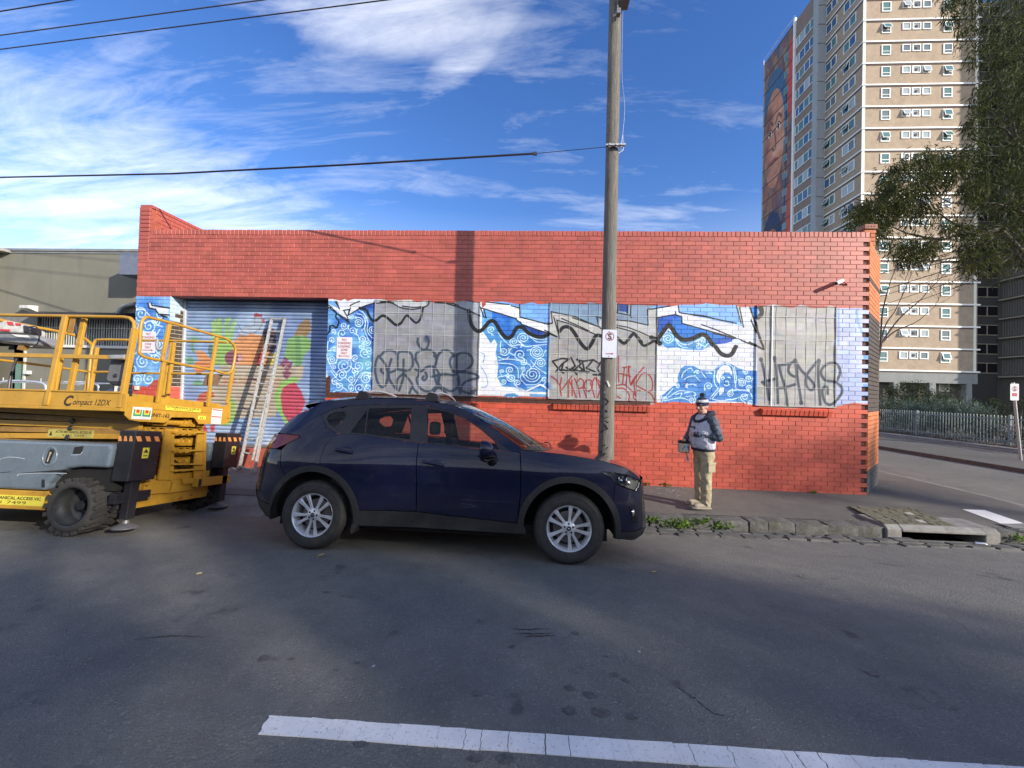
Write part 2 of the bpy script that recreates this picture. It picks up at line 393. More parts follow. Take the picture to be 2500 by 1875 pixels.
# picture views used to read the paint off the wall: origin x, y, scale
VIEW = {'a': (790, 720, 6.38), 'b': (1060, 720, 6.38), 'c': (1330, 720, 5.927), 'd': (1590, 720, 5.925), 'e': (1830, 720, 5.72),
        'l': (300, 740, 5.184), 's': (420, 740, 3.95), 't': (1830, 0, 5.531), 'u': (1830, 300, 5.924)}
def wp(view, s, Y=WALL_Y):
    ox, oy, k = VIEW[view]; out = []
    for x, y in (pts(s) if isinstance(s, str) else s):
        q = onY(ox+x/k, oy+y/k, Y); out.append((q.x, q.z))
    return out
def wlen(view, n): return n/VIEW[view][2]/939*7.5
RED = (171, 86, 75)
cv = Canvas(WX0-.02, WX1+.03, -.1, ZTOP+.05, 190, RED)
def paint_wall():
    LB, MBL, DB, WH, BK = (120, 172, 228), (50, 118, 196), (22, 66, 158), (216, 224, 234), (22, 24, 28)
    SW = (206, 232, 244)
    xs = lambda px, py=850: onY(px, py, WALL_Y).x
    zt = 3.515
    gx0, gx1 = xs(798), xs(2118)
    xL0, xL1 = WX0-.1, xs(412, 800)
    cv.tone(.035, 34)
    # bands: pale mural ground
    cv.poly([(gx0, 1.62), (gx1+.1, 1.66), (gx1+.1, zt-.03), (gx0, zt)], (218, 224, 232))
    cv.poly([(xL0, 1.45), (xL1+.02, 1.45), (xL1+.02, zt+.02), (xL0, zt+.02)], (104, 160, 220))
    # left pillar of swirls
    cv.blobs(xL0, xL1, 1.7, 3.4, 26, .1, .35, (60, 120, 200), .8); cv.blobs(xL0, xL1, 1.7, 3.5, 12, .08, .25, (160, 205, 240), .6)
    for (x, y, r, t, a) in ((230,130,95,1.8,0),(120,60,60,1.4,1),(330,290,90,1.7,2),(480,150,70,1.5,3),(250,740,80,1.8,1),(420,700,60,1.5,0),
                            (150,330,70,1.4,4),(180,960,60,1.5,2),(330,960,70,1.4,5),(460,520,60,1.6,1),(280,560,45,1.3,3),(120,850,55,1.3,0),(500,860,60,1.5,2),(430,230,50,1.4,0)):
        c = wp('l', [(x, y)])[0]; cv.spiral(c[0], c[1], wlen('l', r)*1.15, t, a, 1 if r % 2 else -1, .022, SW, tail=(rng.uniform(-.1, .1), rng.uniform(-.12, .12)))
    for s in ('120,100 250,80 330,150 420,260 500,300', '100,400 220,430 300,380 400,420 470,330', '110,650 260,610 380,660 500,600', '140,300 100,380 150,460', '430,440 470,520 420,600 480,660', '250,880 360,900 480,870'):
        cv.stroke(wp('l', s), .022, SW)
    cv.poly(wp('l', '315,0 330,60 420,85 445,140 580,145 580,60 430,40 370,10 370,0'), WH)
    for s in ('315,0 335,65 415,80', '360,0 370,30 440,40 585,62', '415,85 450,140 585,150', '500,150 510,190', '480,155 560,180'): cv.stroke(wp('l', s), .03, BK, curve=False)
    x0 = wp('l', [(130, 880)])[0]
    # column right of the shutter
    A = wp('a', '45,100 820,60 820,1510 110,1515 40,1130'); cv.poly(A, (88, 148, 214))
    cv.poly(wp('a', '500,120 830,40 830,420 780,410 700,300 620,210 540,200'), DB)
    cv.poly(wp('a', '600,210 700,300 760,420 820,430 820,760 640,640 540,380 480,330'), (30, 84, 170))
    cv.blobs(A[0][0], A[1][0], 1.7, 3.3, 40, .08, .22, (36, 92, 180), .75); cv.blobs(A[0][0], A[1][0], 1.7, 3.3, 30, .06, .2, (140, 196, 236), .7)
    cv.blobs(wp('a', [(600, 1000)])[0][0], A[1][0], 2.0, 2.6, 10, .08, .2, (120, 205, 215), .6)
    cv.poly(wp('a', '45,100 300,60 370,60 560,130 460,240 380,320 400,430 180,230 45,200'), WH)
    cv.poly(wp('a', '395,60 830,40 830,130 700,150 600,190 400,310 420,170'), WH)
    cv.poly(wp('a', '60,100 170,90 240,215 60,130'), (120, 178, 240))
    sp = ((545,430,75,2.2,.4),(760,540,70,2.0,1.2),(320,480,60,1.7,2),(430,350,45,1.5,0),(290,600,75,1.3,3),(600,690,60,1.5,1.8),(690,740,50,1.4,0),
          (320,1100,115,2.0,.5),(540,1110,85,1.8,2.4),(490,980,55,1.6,1),(290,1240,80,1.8,4),(480,1190,60,1.5,2),(660,1300,90,2.1,1),(430,1310,60,1.6,3),
          (130,1010,70,2.0,0),(640,900,80,1.5,2),(710,860,60,1.4,3),(240,1420,70,1.5,1),(560,1450,85,1.7,2),(180,1350,60,1.4,4),(690,1440,60,1.5,0),(420,1440,60,1.4,1),
          (160,1130,40,1.5,1),(600,800,45,1.3,5),(450,560,60,1.4,2),(690,1080,60,1.4,1),(120,700,45,1.4,2),(170,850,40,1.4,0),(740,1250,50,1.3,2),(150,570,40,1.3,1))
    for x, y, r, t, a in sp:
        c = wp('a', [(x, y)])[0]; cv.spiral(c[0], c[1], wlen('a', r)*1.1, t, a, 1 if int(x) % 3 else -1, .017, SW, tail=(rng.uniform(-.07, .07), rng.uniform(-.09, .09)))
    for s in ('560,240 640,300 690,420 680,560 750,660 800,670', '600,250 660,360 640,540 700,700', '520,290 620,330 650,480 590,560', '45,900 60,1000 110,1110', '480,600 540,640 560,740',
              '110,1180 240,1330 330,1290 440,1380', '130,1330 260,1410 380,1500', '480,1400 560,1260 650,1200 760,1240', '560,1300 640,1240 760,1290', '70,720 60,860 130,860'):
        cv.stroke(wp('a', s), .017, SW)
    for s in ('180,100 250,220', '205,100 240,210', '45,205 130,200 230,310 400,440', '80,190 200,290 340,360 400,430', '400,440 360,320 310,240', '310,240 400,225 380,320', '380,320 420,200', '380,320 600,190 780,130 850,130 1050,125 1180,190 1300,220 1450,220 1620,165 1650,55',
              '890,115 1000,110 1090,125', '1230,175 1400,195 1520,185', '45,130 130,200', '1590,160 1610,60', '410,170 480,130 560,100', '1730,55 1725,120', '1660,120 1780,120 1900,135'):
        cv.stroke(wp('a', s), .022, BK, curve=len(pts(s)) > 4)
    for s, w in (('200,300 190,340 235,420 200,510 150,480 100,490 95,560 50,620', .035), ('560,205 660,230 710,330 770,410 830,400', .05), ('820,400 920,325 1010,370 1130,470 1210,440', .055), ('1210,440 1290,325 1340,350 1440,435 1510,370 1550,200', .045)):
        cv.stroke(wp('a', s), w, BK)
    # screens: greyed paint
    for v, X0, X1, c in (('a', xs(913), xs(1171), (140, 143, 151)), ('c', xs(1341), xs(1605), (162, 162, 162)), ('e', xs(1845), xs(2042), (170, 170, 169))):
        cv.poly([(X0, 1.55), (X1, 1.55), (X1, zt+.02), (X0, zt+.02)], c)
        for k in range(80):
            x = rng.uniform(X0, X1); z = rng.uniform(1.7, 3.4); L = rng.uniform(.1, .5); q = rng.uniform(-.35, .35)
            cv.stroke([(x, z), (min(X1, x+L), z+L*q)], rng.uniform(.015, .05), [(158, 156, 140), (116, 126, 156), (164, 166, 170)][k % 3], .26, curve=False, soft=4)
    cv.poly([(xs(913), 3.18), (xs(1171), 3.1), (xs(1171), zt), (xs(913), zt)], (150, 156, 164), .25)
    cv.poly(wp('a', '830,60 1600,60 1600,160 1400,215 1180,180 1050,120 830,130'), (196, 204, 210), .8)
    cv.poly(wp('b', '0,60 720,75 740,330 300,170 0,125'), (180, 188, 196), .8)
    for s in ('830,130 1050,125 1180,190 1300,220 1450,220 1620,165 1650,55', '890,112 1000,108 1090,125', '1230,175 1400,195 1520,185'): cv.stroke(wp('a', s), .024, BK)
    for s, w in (('820,400 920,325 1010,370 1130,470 1210,440', .055), ('1210,440 1290,325 1340,350 1440,435 1510,370 1550,200', .045)): cv.stroke(wp('a', s), w, BK)
    for s in ('0,118 170,130', '190,135 390,190 520,240 740,335', '210,118 300,135 375,165', '170,65 620,100', '620,100 625,70'): cv.stroke(wp('b', s), .03, BK, curve=False)
    G = (52, 66, 84)
    # first tag, on the leftmost screen
    for s in ('860,950 815,1060 810,1220 850,1370 910,1435 970,1400 1000,1260 970,1090 860,950', '890,950 960,880 1050,870 1130,900 1150,990 1145,1150 1040,1210', '1160,1000 1170,900 1270,885 1360,910 1390,1000 1385,1110 1310,1180 1150,1160',
              '1250,1010 1245,1200 1240,1300 1180,1490', '1240,1230 1150,1320 1135,1470', '1260,1230 1370,1370 1400,1460 1470,1530', '1440,1010 1450,910 1560,860 1680,870 1760,960 1750,1080', '1430,1000 1490,1130 1480,1250 1450,1310 1490,1430 1590,1500 1700,1480 1790,1360 1800,1240 1730,1130 1620,1120 1520,1190 1430,1160',
              '1590,1210 1610,1280 1570,1330 1540,1300 1560,1270', '1760,990 1800,920 1860,870', '1680,1275 1800,1250 1914,1235', '1730,1110 1720,1200 1760,1370 1850,1470 1914,1530', '1730,1500 1770,1450 1850,1460 1900,1540', '1340,1530 1370,1450',
              '900,1160 900,1190 930,1220', '1060,1000 1020,1150 1030,1320 1120,1450', '1470,680 1470,760 1540,850 1610,830 1640,720 1600,640'):
        cv.stroke(wp('a', s), .048, G, .88, soft=3)
    cv.blobs(wp('a', [(1590, 600)])[0][0], wp('a', [(1640, 600)])[0][0], wp('a', [(0, 700)])[0][1], wp('a', [(0, 620)])[0][1], 6, .05, .1, (50, 60, 90), .5)
    for s in ('0,950 40,1000 20,1100', '40,1000 90,900 170,860 260,890 310,960', '330,930 260,990 250,1080 290,1180 350,1200', '350,960 350,1190', '330,950 420,905 520,910 590,980 590,1080 510,1160 430,1190 300,1195', '350,1200 500,1210 620,1230 690,1270 670,1300 540,1330 440,1400 430,1490 540,1530 620,1530',
              '350,1200 390,1330 360,1440 270,1500 180,1470 80,1390 60,1290', '0,1270 90,1240 220,1240 320,1250 350,1190', '410,1530 390,1480 370,1300', '0,1500 60,1440 120,1470 190,1550', '580,1500 640,1490'):
        cv.stroke(wp('b', s), .048, G, .88, soft=3)
    # bricks between the first and second screens
    cv.poly(wp('b', '735,130 1790,90 1790,1590 700,1560 720,400'), (222, 228, 236))
    cv.poly(wp('b', '800,110 1200,170 1340,200 1340,350 1790,450 1790,90'), (118, 172, 234))
    cv.poly(wp('b', '800,110 1170,160 1340,210 1340,340 1790,460 1790,600 1370,460 1280,370 740,210 780,130'), (226, 230, 236))
    cv.poly(wp('b', '770,225 1280,375 1350,440 1780,600 1780,680 1600,640 1400,500 1270,520 1180,660 1100,640 980,470 870,420 740,500'), (40, 108, 200))
    cv.poly(wp('b', '770,225 900,270 900,380 800,450 740,500 740,300'), (104, 168, 226)); cv.poly(wp('b', '1380,470 1770,600 1700,650 1560,620 1440,520'), DB)
    cv.blobs(*[wp('b', [(q, 300)])[0][0] for q in (800, 1300)], 3.0, 3.2, 14, .04, .14, (110, 176, 236), .5)
    W = wp('b', '740,560 870,420 980,480 1080,620 1180,690 1280,540 1400,520 1600,660 1780,690 1780,1510 1430,1500 1350,1440 1060,1420 980,1280 1000,1080 960,900 980,760 940,690 880,750 780,600')
    cv.poly(W, (78, 144, 210))
    bx0, bx1 = wp('b', [(1000, 900)])[0][0], wp('b', [(1780, 900)])[0][0]
    cv.blobs(bx0, bx1, 1.75, 2.9, 22, .08, .2, (30, 88, 176), .8); cv.blobs(bx0, bx1, 1.75, 2.9, 10, .08, .16, (130, 190, 232), .6)
    for x, y, r, t, a in ((890,540,60,1.6,1),(1240,730,70,1.9,0),(1390,670,90,2.2,3),(1090,880,75,1.7,2),(1340,930,90,1.6,1),(1600,890,110,3.0,0),(1660,1060,80,2.2,2),(1390,1050,55,1.6,4),(1180,1170,60,1.7,0),
                          (1530,1240,125,2.6,1),(1200,1290,65,1.8,2),(1080,1350,45,1.5,1),(1300,1370,55,1.7,0),(1710,1320,50,1.5,2),(1380,1150,40,1.4,1),(1190,1560,60,2,0),(1060,1190,35,1.3,2)):
        c = wp('b', [(x, y)])[0]; cv.spiral(c[0], c[1], wlen('b', r)*1.1, t, a, 1 if int(x) % 3 else -1, .017, SW, squash=.9, tail=(rng.uniform(-.06, .08), rng.uniform(-.08, .06)))
    for s in ('1000,590 1080,700 1200,800 1300,830', '1040,720 1030,820 1060,900', '1450,580 1560,680 1770,700', '1480,640 1600,730 1770,730', '1330,720 1420,800 1540,790 1770,770', '1000,1020 1150,1000 1300,1020 1500,1100 1480,1190',
              '1010,1060 1200,1080 1300,1150 1310,1300', '1500,1020 1600,1130 1750,1230', '1380,1200 1340,1300 1430,1400', '1000,1280 1100,1260 1160,1230', '1440,1400 1600,1390 1700,1300', '1450,1440 1600,1430 1650,1390', '990,960 1100,1000 1170,960', '1160,830 1180,900 1250,940', '1450,860 1500,850'):
        cv.stroke(wp('b', s), .016, SW)
    for s in ('1430,1500 1560,1440 1660,1400 1770,1480 1770,1530', '700,1500 1770,1540'): cv.stroke(wp('b', s), .03, (226, 230, 236))
    cv.stroke(wp('b', '720,900 780,930 770,1020 740,1060'), .012, (60, 120, 190)); cv.stroke(wp('b', '720,1110 800,1230 830,1350 810,1430 740,1440'), .012, (90, 140, 200))
    cv.poly(wp('b', '1060,1590 1130,1540 1250,1530 1350,1590'), (90, 150, 206)); cv.poly(wp('b', '1480,1540 1760,1550 1760,1590 1500,1590'), (110, 164, 214))
    for s, w in (('540,250 560,400 610,510 690,570 760,530 870,410 950,430 1040,580 1130,670 1210,640 1280,520 1370,505 1470,590 1600,650 1700,650 1780,610', .075),): cv.stroke(wp('b', s), w, BK)
    for s in ('720,190 770,340 810,355 770,220', '740,205 1280,370 1290,400 1350,430 1360,460 1780,600 1914,660', '810,110 1160,150', '1330,140 1335,345 1420,370', '1340,345 1780,460 1840,450 1830,270 1914,290', '1200,170 1330,205', '1860,350 1914,560'):
        cv.stroke(wp('b', s), .022, BK, curve=False)
    # second screen
    cv.poly(wp('c', '65,90 820,90 820,480 740,440 560,380 390,300 85,245'), (112, 148, 188), .75); cv.poly(wp('c', '1040,90 1640,110 1490,210 1495,435 1240,380 1040,365'), (122, 152, 186), .75)
    cv.poly(wp('c', '85,245 400,300 760,450 820,340 820,600 600,510 170,370 210,600 60,540'), (190, 192, 190), .8); cv.poly(wp('c', '1500,230 1640,190 1640,660 1040,440 1040,370 1490,440'), (186, 190, 194), .7)
    cv.poly(wp('c', '1070,95 1190,95 1190,250 1070,235'), (36, 72, 148)); cv.stroke(wp('c', '1060,90 1055,240', ), .03, BK); cv.stroke(wp('c', '1200,90 1190,260'), .03, BK)
    for s in ('90,245 420,310 770,460', '90,245 110,410 40,420', '130,320 215,630', '175,370 205,600', '170,365 360,420 600,520 830,610', '240,340 420,420 640,520', '400,330 600,400 800,470', '0,420 100,415', '0,510 215,630', '750,320 780,460 810,490', '750,320 830,340', '1045,440 1200,470 1380,540 1640,660',
              '1040,470 1290,540', '1040,365 1240,380 1495,440 1485,210 1778,165', '1040,260 1240,300 1250,330', '1245,95 1240,290', '1560,620 1640,680', '1620,330 1635,620', '1640,325 1778,295'): cv.stroke(wp('c', s), .022, BK, curve=False)
    for s, w in (('210,530 270,470 350,470 420,540 520,700 610,780 680,700 740,590 830,600', .07), ('1045,620 1120,690 1170,690 1270,570 1310,580 1400,690', .06), ('1320,600 1420,730 1500,710 1590,660', .05), ('1540,620 1680,690', .09)): cv.stroke(wp('c', s), w, BK)
    for s in ('160,1110 250,1000 350,930 250,920 110,960 190,1060 270,1130', '270,990 240,1080 340,1100 440,1030 380,910', '310,1050 400,1110 520,1000 470,930', '390,1070 520,1110 640,1110', '460,940 560,960 700,940 780,990', '540,960 570,1080 490,1110', '700,940 600,1060 720,1110', '810,970 760,1060 790,1130 830,1160', '700,1155 820,1160', '400,1060 460,1150', '480,1030 620,1130'):
        cv.stroke(wp('c', s), .034, (36, 36, 38), curve=False)
    RT = (150, 48, 52)
    for s in ('95,1180 160,1230 220,1320 235,1370', '240,1200 220,1340 240,1460', '250,1370 320,1270 390,1180', '345,1230 340,1480', '345,1230 400,1340 450,1480', '390,1230 395,1460', '430,1210 480,1330 510,1480', '470,1260 510,1210 560,1250 550,1330 490,1360', '550,1330 600,1480', '600,1240 570,1310 610,1390 670,1370 690,1280 650,1230 600,1240',
              '660,1270 720,1480', '690,1260 730,1200 830,1300', '740,1210 830,1430', '760,1250 800,1350 760,1490', '1065,880 1060,1100 1070,1260', '1060,1130 1240,1180', '1130,1050 1240,1040', '1150,1060 1125,1280', '1215,1030 1170,1310', '1210,1040 1240,1300 1300,1200', '1430,1050 1290,1210 1240,1300', '1350,1150 1290,1250 1310,1460 1290,1390',
              '1320,1280 1400,1150 1480,1140 1550,1230 1550,1370 1490,1400', '1380,1380 1300,1400 1280,1480 1320,1530', '1320,1310 1430,1370 1540,1440 1590,1550', '1040,1310 1150,1300 1270,1400', '1040,1350 1150,1360 1220,1450 1210,1530', '1040,1465 1090,1495'):
        cv.stroke(wp('c', s), .026, RT, .9)
    # bricks between second and third screens
    cv.poly(wp('d', '80,110 1520,110 1520,1560 80,1560'), (214, 220, 232))
    cv.poly(wp('d', '390,120 1230,130 1320,450 420,265'), (128, 178, 240)); cv.poly(wp('d', '0,110 330,110 330,150 0,215'), (120, 172, 232))
    cv.poly(wp('d', '1420,140 1530,140 1530,330 1480,310'), (48, 130, 206))
    cv.poly(wp('d', '85,330 355,285 440,320 445,410 900,530 1220,620 1240,650 1080,700 900,720 830,620 770,580 640,640 500,670 400,620 300,480 230,450 100,560'), (30, 84, 184))
    cv.poly(wp('d', '310,340 440,330 445,410 900,530 1100,610 900,640 700,560 520,640 400,600 300,470'), (42, 124, 208), .85)
    cv.blobs(*[wp('d', [(q, 500)])[0][0] for q in (320, 900)], 2.75, 2.95, 10, .03, .1, (96, 176, 232), .6)
    cv.poly(wp('d', '140,640 240,510 330,560 420,660 520,690 640,650 720,610 800,650 900,720 730,800 500,790 370,760 230,770 130,700'), (84, 152, 214))
    for x, y, r, t, a in ((240,630,90,2.4,0),(740,670,60,1.6,1),(380,640,30,1.3,2),(680,740,50,1.3,0)):
        c = wp('d', [(x, y)])[0]; cv.spiral(c[0], c[1], wlen('d', r), t, a, 1, .018, SW, squash=.95, tail=(.05, -.03))
    for s in ('330,560 400,680 500,720 600,690 700,640 800,640', '370,690 440,750 520,760', '760,770 830,700 870,730', '640,690 700,650 780,690'): cv.stroke(wp('d', s), .018, SW)
    cv.blobs(*[wp('d', [(q, 800)])[0][0] for q in (120, 900)], 2.42, 2.55, 16, .05, .13, (222, 226, 236), .8)
    for s, w in (('95,640 230,455 280,460 380,600 480,650 600,630 720,575 800,600 890,720', .085), ('930,750 1010,850 1100,880 1170,850 1220,750', .08), ('40,640 120,700', .1), ('1480,150 1570,200 1590,280 1540,330', .075)): cv.stroke(wp('d', s), w, BK)
    for s in ('85,330 355,280 350,245', '355,285 440,315 445,410 1240,635 1620,785', '95,330 90,600', '385,120 405,255 500,275', '430,260 800,320 1230,410', '560,280 750,300 870,330', '730,430 900,490 1220,620', '1225,130 1300,410', '1270,140 1335,465', '1420,140 1510,430 1620,770', '1445,370 1530,560 1620,740', '1510,400 1530,540', '0,210 320,150', '890,550 1250,640', '1270,640 1620,790'):
        cv.stroke(wp('d', s), .023, BK, curve=False)
    cv.stroke(wp('d', '1180,660 1230,645 1290,670 1270,695 1200,690 1180,660'), .03, SW)
    # hooded figures in blue
    B2 = (74, 136, 206)
    cv.poly(wp('d', '130,1560 160,1450 330,1310 390,1250 380,1180 430,1060 490,1020 620,1030 720,1090 900,1100 960,1030 1050,975 1160,1000 1260,1060 1400,1100 1520,1100 1520,1600 1400,1600 1390,1560 1000,1530 600,1560'), B2)
    cv.blobs(*[wp('d', [(q, 1300)])[0][0] for q in (400, 1480)], 1.72, 2.1, 22, .05, .16, (40, 102, 186), .7)
    cv.poly(wp('d', '940,1180 960,1090 1040,1010 1110,1010 1170,1100 1170,1180 1130,1120 1060,1120 1000,1190 990,1300 950,1230'), (216, 222, 232))
    cv.poly(wp('d', '1000,1330 1060,1340 1050,1400 990,1460 980,1400'), (206, 216, 230)); cv.poly(wp('d', '500,1290 530,1270 525,1350 490,1340'), (214, 224, 234))
    for s in ('960,1050 1060,990 1170,1040 1200,1150 1210,1280', '920,1090 910,1250 960,1350', '1010,1200 1040,1185 1060,1210 1030,1220 1010,1200', '1110,1190 1150,1200', '1070,1250 1110,1250 1120,1290', '1060,1300 1090,1315 1130,1295', '440,1200 470,1120 560,1060 600,1090', '480,1220 550,1180 640,1170', '650,1190 700,1240', '530,1300 600,1290 650,1310', '720,1110 790,1200', '830,1110 880,1140 790,1130', '860,1480 980,1340', '890,1490 1000,1360', '320,1350 220,1460 150,1550', '250,1480 400,1390 560,1400', '350,1440 440,1420 420,1470', '480,1420 600,1400 640,1450 500,1470', '200,1530 420,1490 560,1530', '1100,1420 1160,1380 1400,1390 1470,1500', '1150,1520 1280,1480 1400,1440', '860,1500 1000,1530 1150,1510', '1200,1040 1230,1200 1220,1340 1290,1380'):
        cv.stroke(wp('d', s), .017, SW)
    for x, y, r, t, a in ((830,1320,60,1.6,0),(1310,1270,60,2.2,1),(1410,1210,50,1.6,2),(1360,1120,40,1.4,0),(1420,1340,45,1.6,1),(1140,1430,45,1.8,2),(1350,1480,60,1.7,0),(1440,1560,45,1.7,1),(200,1510,40,1.5,0),(590,1520,50,1.8,2),(670,1120,35,1.3,1),(380,1320,35,1.4,0)):
        c = wp('d', [(x, y)])[0]; cv.spiral(c[0], c[1], wlen('d', r), t, a, -1 if x % 2 else 1, .016, SW, tail=(rng.uniform(-.05, .05), rng.uniform(-.05, .05)))
    # third screen's tag and the pale end strip
    cv.poly([(xs(2043), 1.62), (gx1+.1, 1.66), (gx1+.1, zt-.05), (xs(2043), zt)], (168, 182, 222))
    cv.blobs(xs(2043), gx1, 1.7, 3.45, 14, .08, .25, (198, 208, 232), .7)
    cv.stroke(wp('e', '1235,150 1240,400 1235,700'), .05, (96, 140, 208), .6, soft=3); cv.stroke(wp('e', '1510,190 1500,300 1540,450 1610,600'), .05, (100, 152, 212), .6, soft=3)
    cv.poly(wp('e', '0,140 90,140 100,330 60,320'), (48, 130, 206))
    for s, w in (('85,140 150,170 165,260 110,320', .08),): cv.stroke(wp('e', s), w, BK)
    for s in ('0,160 80,400 195,750', '20,350 100,540 190,740', '0,655 195,765', '60,320 110,480'): cv.stroke(wp('e', s), .026, BK, curve=False)
    cv.stroke(wp('e', '0,665 190,762'), .035, BK, curve=False)
    HG = (46, 58, 74)
    for s in ('155,900 195,1060 240,1300 265,1460', '345,880 370,1100 385,1330 390,1510', '175,1220 380,1165', '175,1220 220,1260', '400,985 560,960 640,910', '405,990 440,1130 490,1300 520,1540', '420,1300 500,1290 630,1250', '620,930 550,980 540,1080 620,1140 655,1100 640,930', '630,930 660,1150 700,1380 715,1510',
              '640,940 720,1060 850,1190 900,1270 860,1330 790,1270 790,1130 870,1010 960,910', '965,930 950,1050 965,1300 980,1530', '1225,1190 1265,1080 1230,980 1130,950 1030,1000 990,1090 1050,1190 1180,1215 1270,1270 1290,1350 1240,1440 1130,1530 1050,1500 1010,1370 1030,1290 1080,1290 1085,1380'):
        cv.stroke(wp('e', s), .05, HG, .92, soft=3)
    for s in ('155,900 156,905', '345,880 346,890', '965,920 966,925', '630,915 632,930', '715,1500 716,1510'): cv.stroke(wp('e', s), .075, HG, .9, soft=3)
    for zq in (2.9, 2.55, 2.25, 2.0, 1.8): cv.poly([(xs(2108), zq-.035), (xs(2118)+.1, zq-.035), (xs(2118)+.1, zq+.035), (xs(2108), zq+.035)], (96, 152, 214))
    # repainted red edges, ragged; brown strip below
    for X0, X1, z0, z1 in ((gx0, gx1+.2, zt-.02, zt+.3),):
        P = [(X0, z1), (X0, z0+.03)]; x = X0
        while x < X1: x += rng.uniform(.05, .3); P.append((x, z0+rng.uniform(-.035, .04)))
        cv.poly(P+[(X1, z1)], (171, 86, 75))
    cv.poly(wp('b', '730,70 810,90 800,160 745,205'), (171, 86, 75)); cv.poly(wp('d', '440,100 660,100 655,140 460,140'), (171, 86, 75)); cv.poly(wp('b', '1250,90 1440,90 1390,130 1260,115'), (171, 86, 75))
    P = [(xL0, 1.2), (xL0, 1.66)]; x = xL0
    while x < xL1: x += rng.uniform(.05, .2); P.append((x, 1.66+rng.uniform(-.04, .05)+(.09 if x > xL0+.45 else 0)))
    cv.poly(P+[(xL1, 1.2)], (178, 80, 72))
    cv.poly([(xL0, zt), (xL1+.1, zt), (xL1+.1, zt+.2), (xL0, zt+.2)], RED)
    BR = (78, 50, 42)
    xb = xs(1400); cv.poly([(gx0-.02, 1.50), (xb, 1.50), (xb, 1.60), (gx0+.1, 1.62), (gx0+.1, 1.95), (gx0-.02, 1.9)], BR, rough=.006)
    cv.poly([(xb-.02, 1.5), (xs(1590), 1.53), (xs(1590), 1.60), (xb-.02, 1.60)], BR, .85, rough=.006)
    P = [(xs(1600), 1.4), (xs(1600), 1.6)]; x = xs(1600)
    while x < gx1+.1: x += rng.uniform(.04, .2); P.append((x, (1.59 if x < xs(1845) else 1.56 if x < xs(2042) else 1.66)+rng.uniform(-.02, .025)))
    cv.poly(P+[(gx1+.2, 1.4)], (180, 86, 70))
    P = [(WX0-.1, -.2), (WX0-.1, 1.3)]
    a = cv.a; zz = (np.arange(cv.h)/cv.ppm+cv.z0)[:, None]
    cv.poly([(gx0-.2, 1.38), (xb, 1.38), (xb, 1.5), (gx0-.2, 1.5)], (180, 86, 70))
    low = (zz < 1.5).astype(np.float32); isred = (a[..., 0] > .58) & (a[..., 2] < .36) & (a[..., 1] < .42)
    a[..., 0] *= np.where(isred & (zz < 1.62), 1.09, 1); a[..., 2] *= np.where(isred & (zz > 3.4), 1.0, np.where(isred, .93, 1))
paint_wall()
def age_bricks():
    """each brick took the roller a little differently; joints hold less paint and more dirt"""
    for k in range(57):
        z = 4.825-.086*k-.043; x = WX1-(0 if not k % 2 else .115)
        r0, r1 = int((z-.0385-cv.z0)*cv.ppm), int((z+.0385-cv.z0)*cv.ppm); j0 = int((z-.046-cv.z0)*cv.ppm)
        if r0 < 0: continue
        cv.a[max(0, j0):r0+1] *= .93
        while x > WX0:
            a, b = int((x-.232-cv.x0)*cv.ppm), int((x-.008-cv.x0)*cv.ppm); a = max(0, a)
            f = 1+rng.normal(0, .030); cv.a[r0:r1+1, a:b] *= np.array((f, f*(1+rng.normal(0, .012)), f*(1+rng.normal(0, .018))), np.float32)
            if rng.random() < .05: cv.stroke([(x-rng.uniform(.03, .2), z+.03), (x-rng.uniform(.03, .2), z+.03-rng.uniform(.0, .02))], rng.uniform(.004, .012), (120, 52, 44) if rng.random() < .6 else (206, 150, 140), .55, curve=False)
            x -= .24
    for _ in range(26):      # rain streaks under the coping, scuffs near the ground
        x = rng.uniform(WX0, WX1); L = rng.uniform(.15, .7); cv.stroke([(x, 4.86), (x+rng.uniform(-.02, .02), 4.86-L)], rng.uniform(.02, .09), (110, 60, 56), .13, curve=False, soft=8)
    for _ in range(60): x = rng.uniform(WX0, WX1); z = rng.uniform(-.05, .35); cv.stroke([(x, z), (x+rng.uniform(-.3, .3), z+rng.uniform(-.05, .05))], rng.uniform(.01, .06), (140, 70, 60), .22, curve=False, soft=6)
age_bricks()
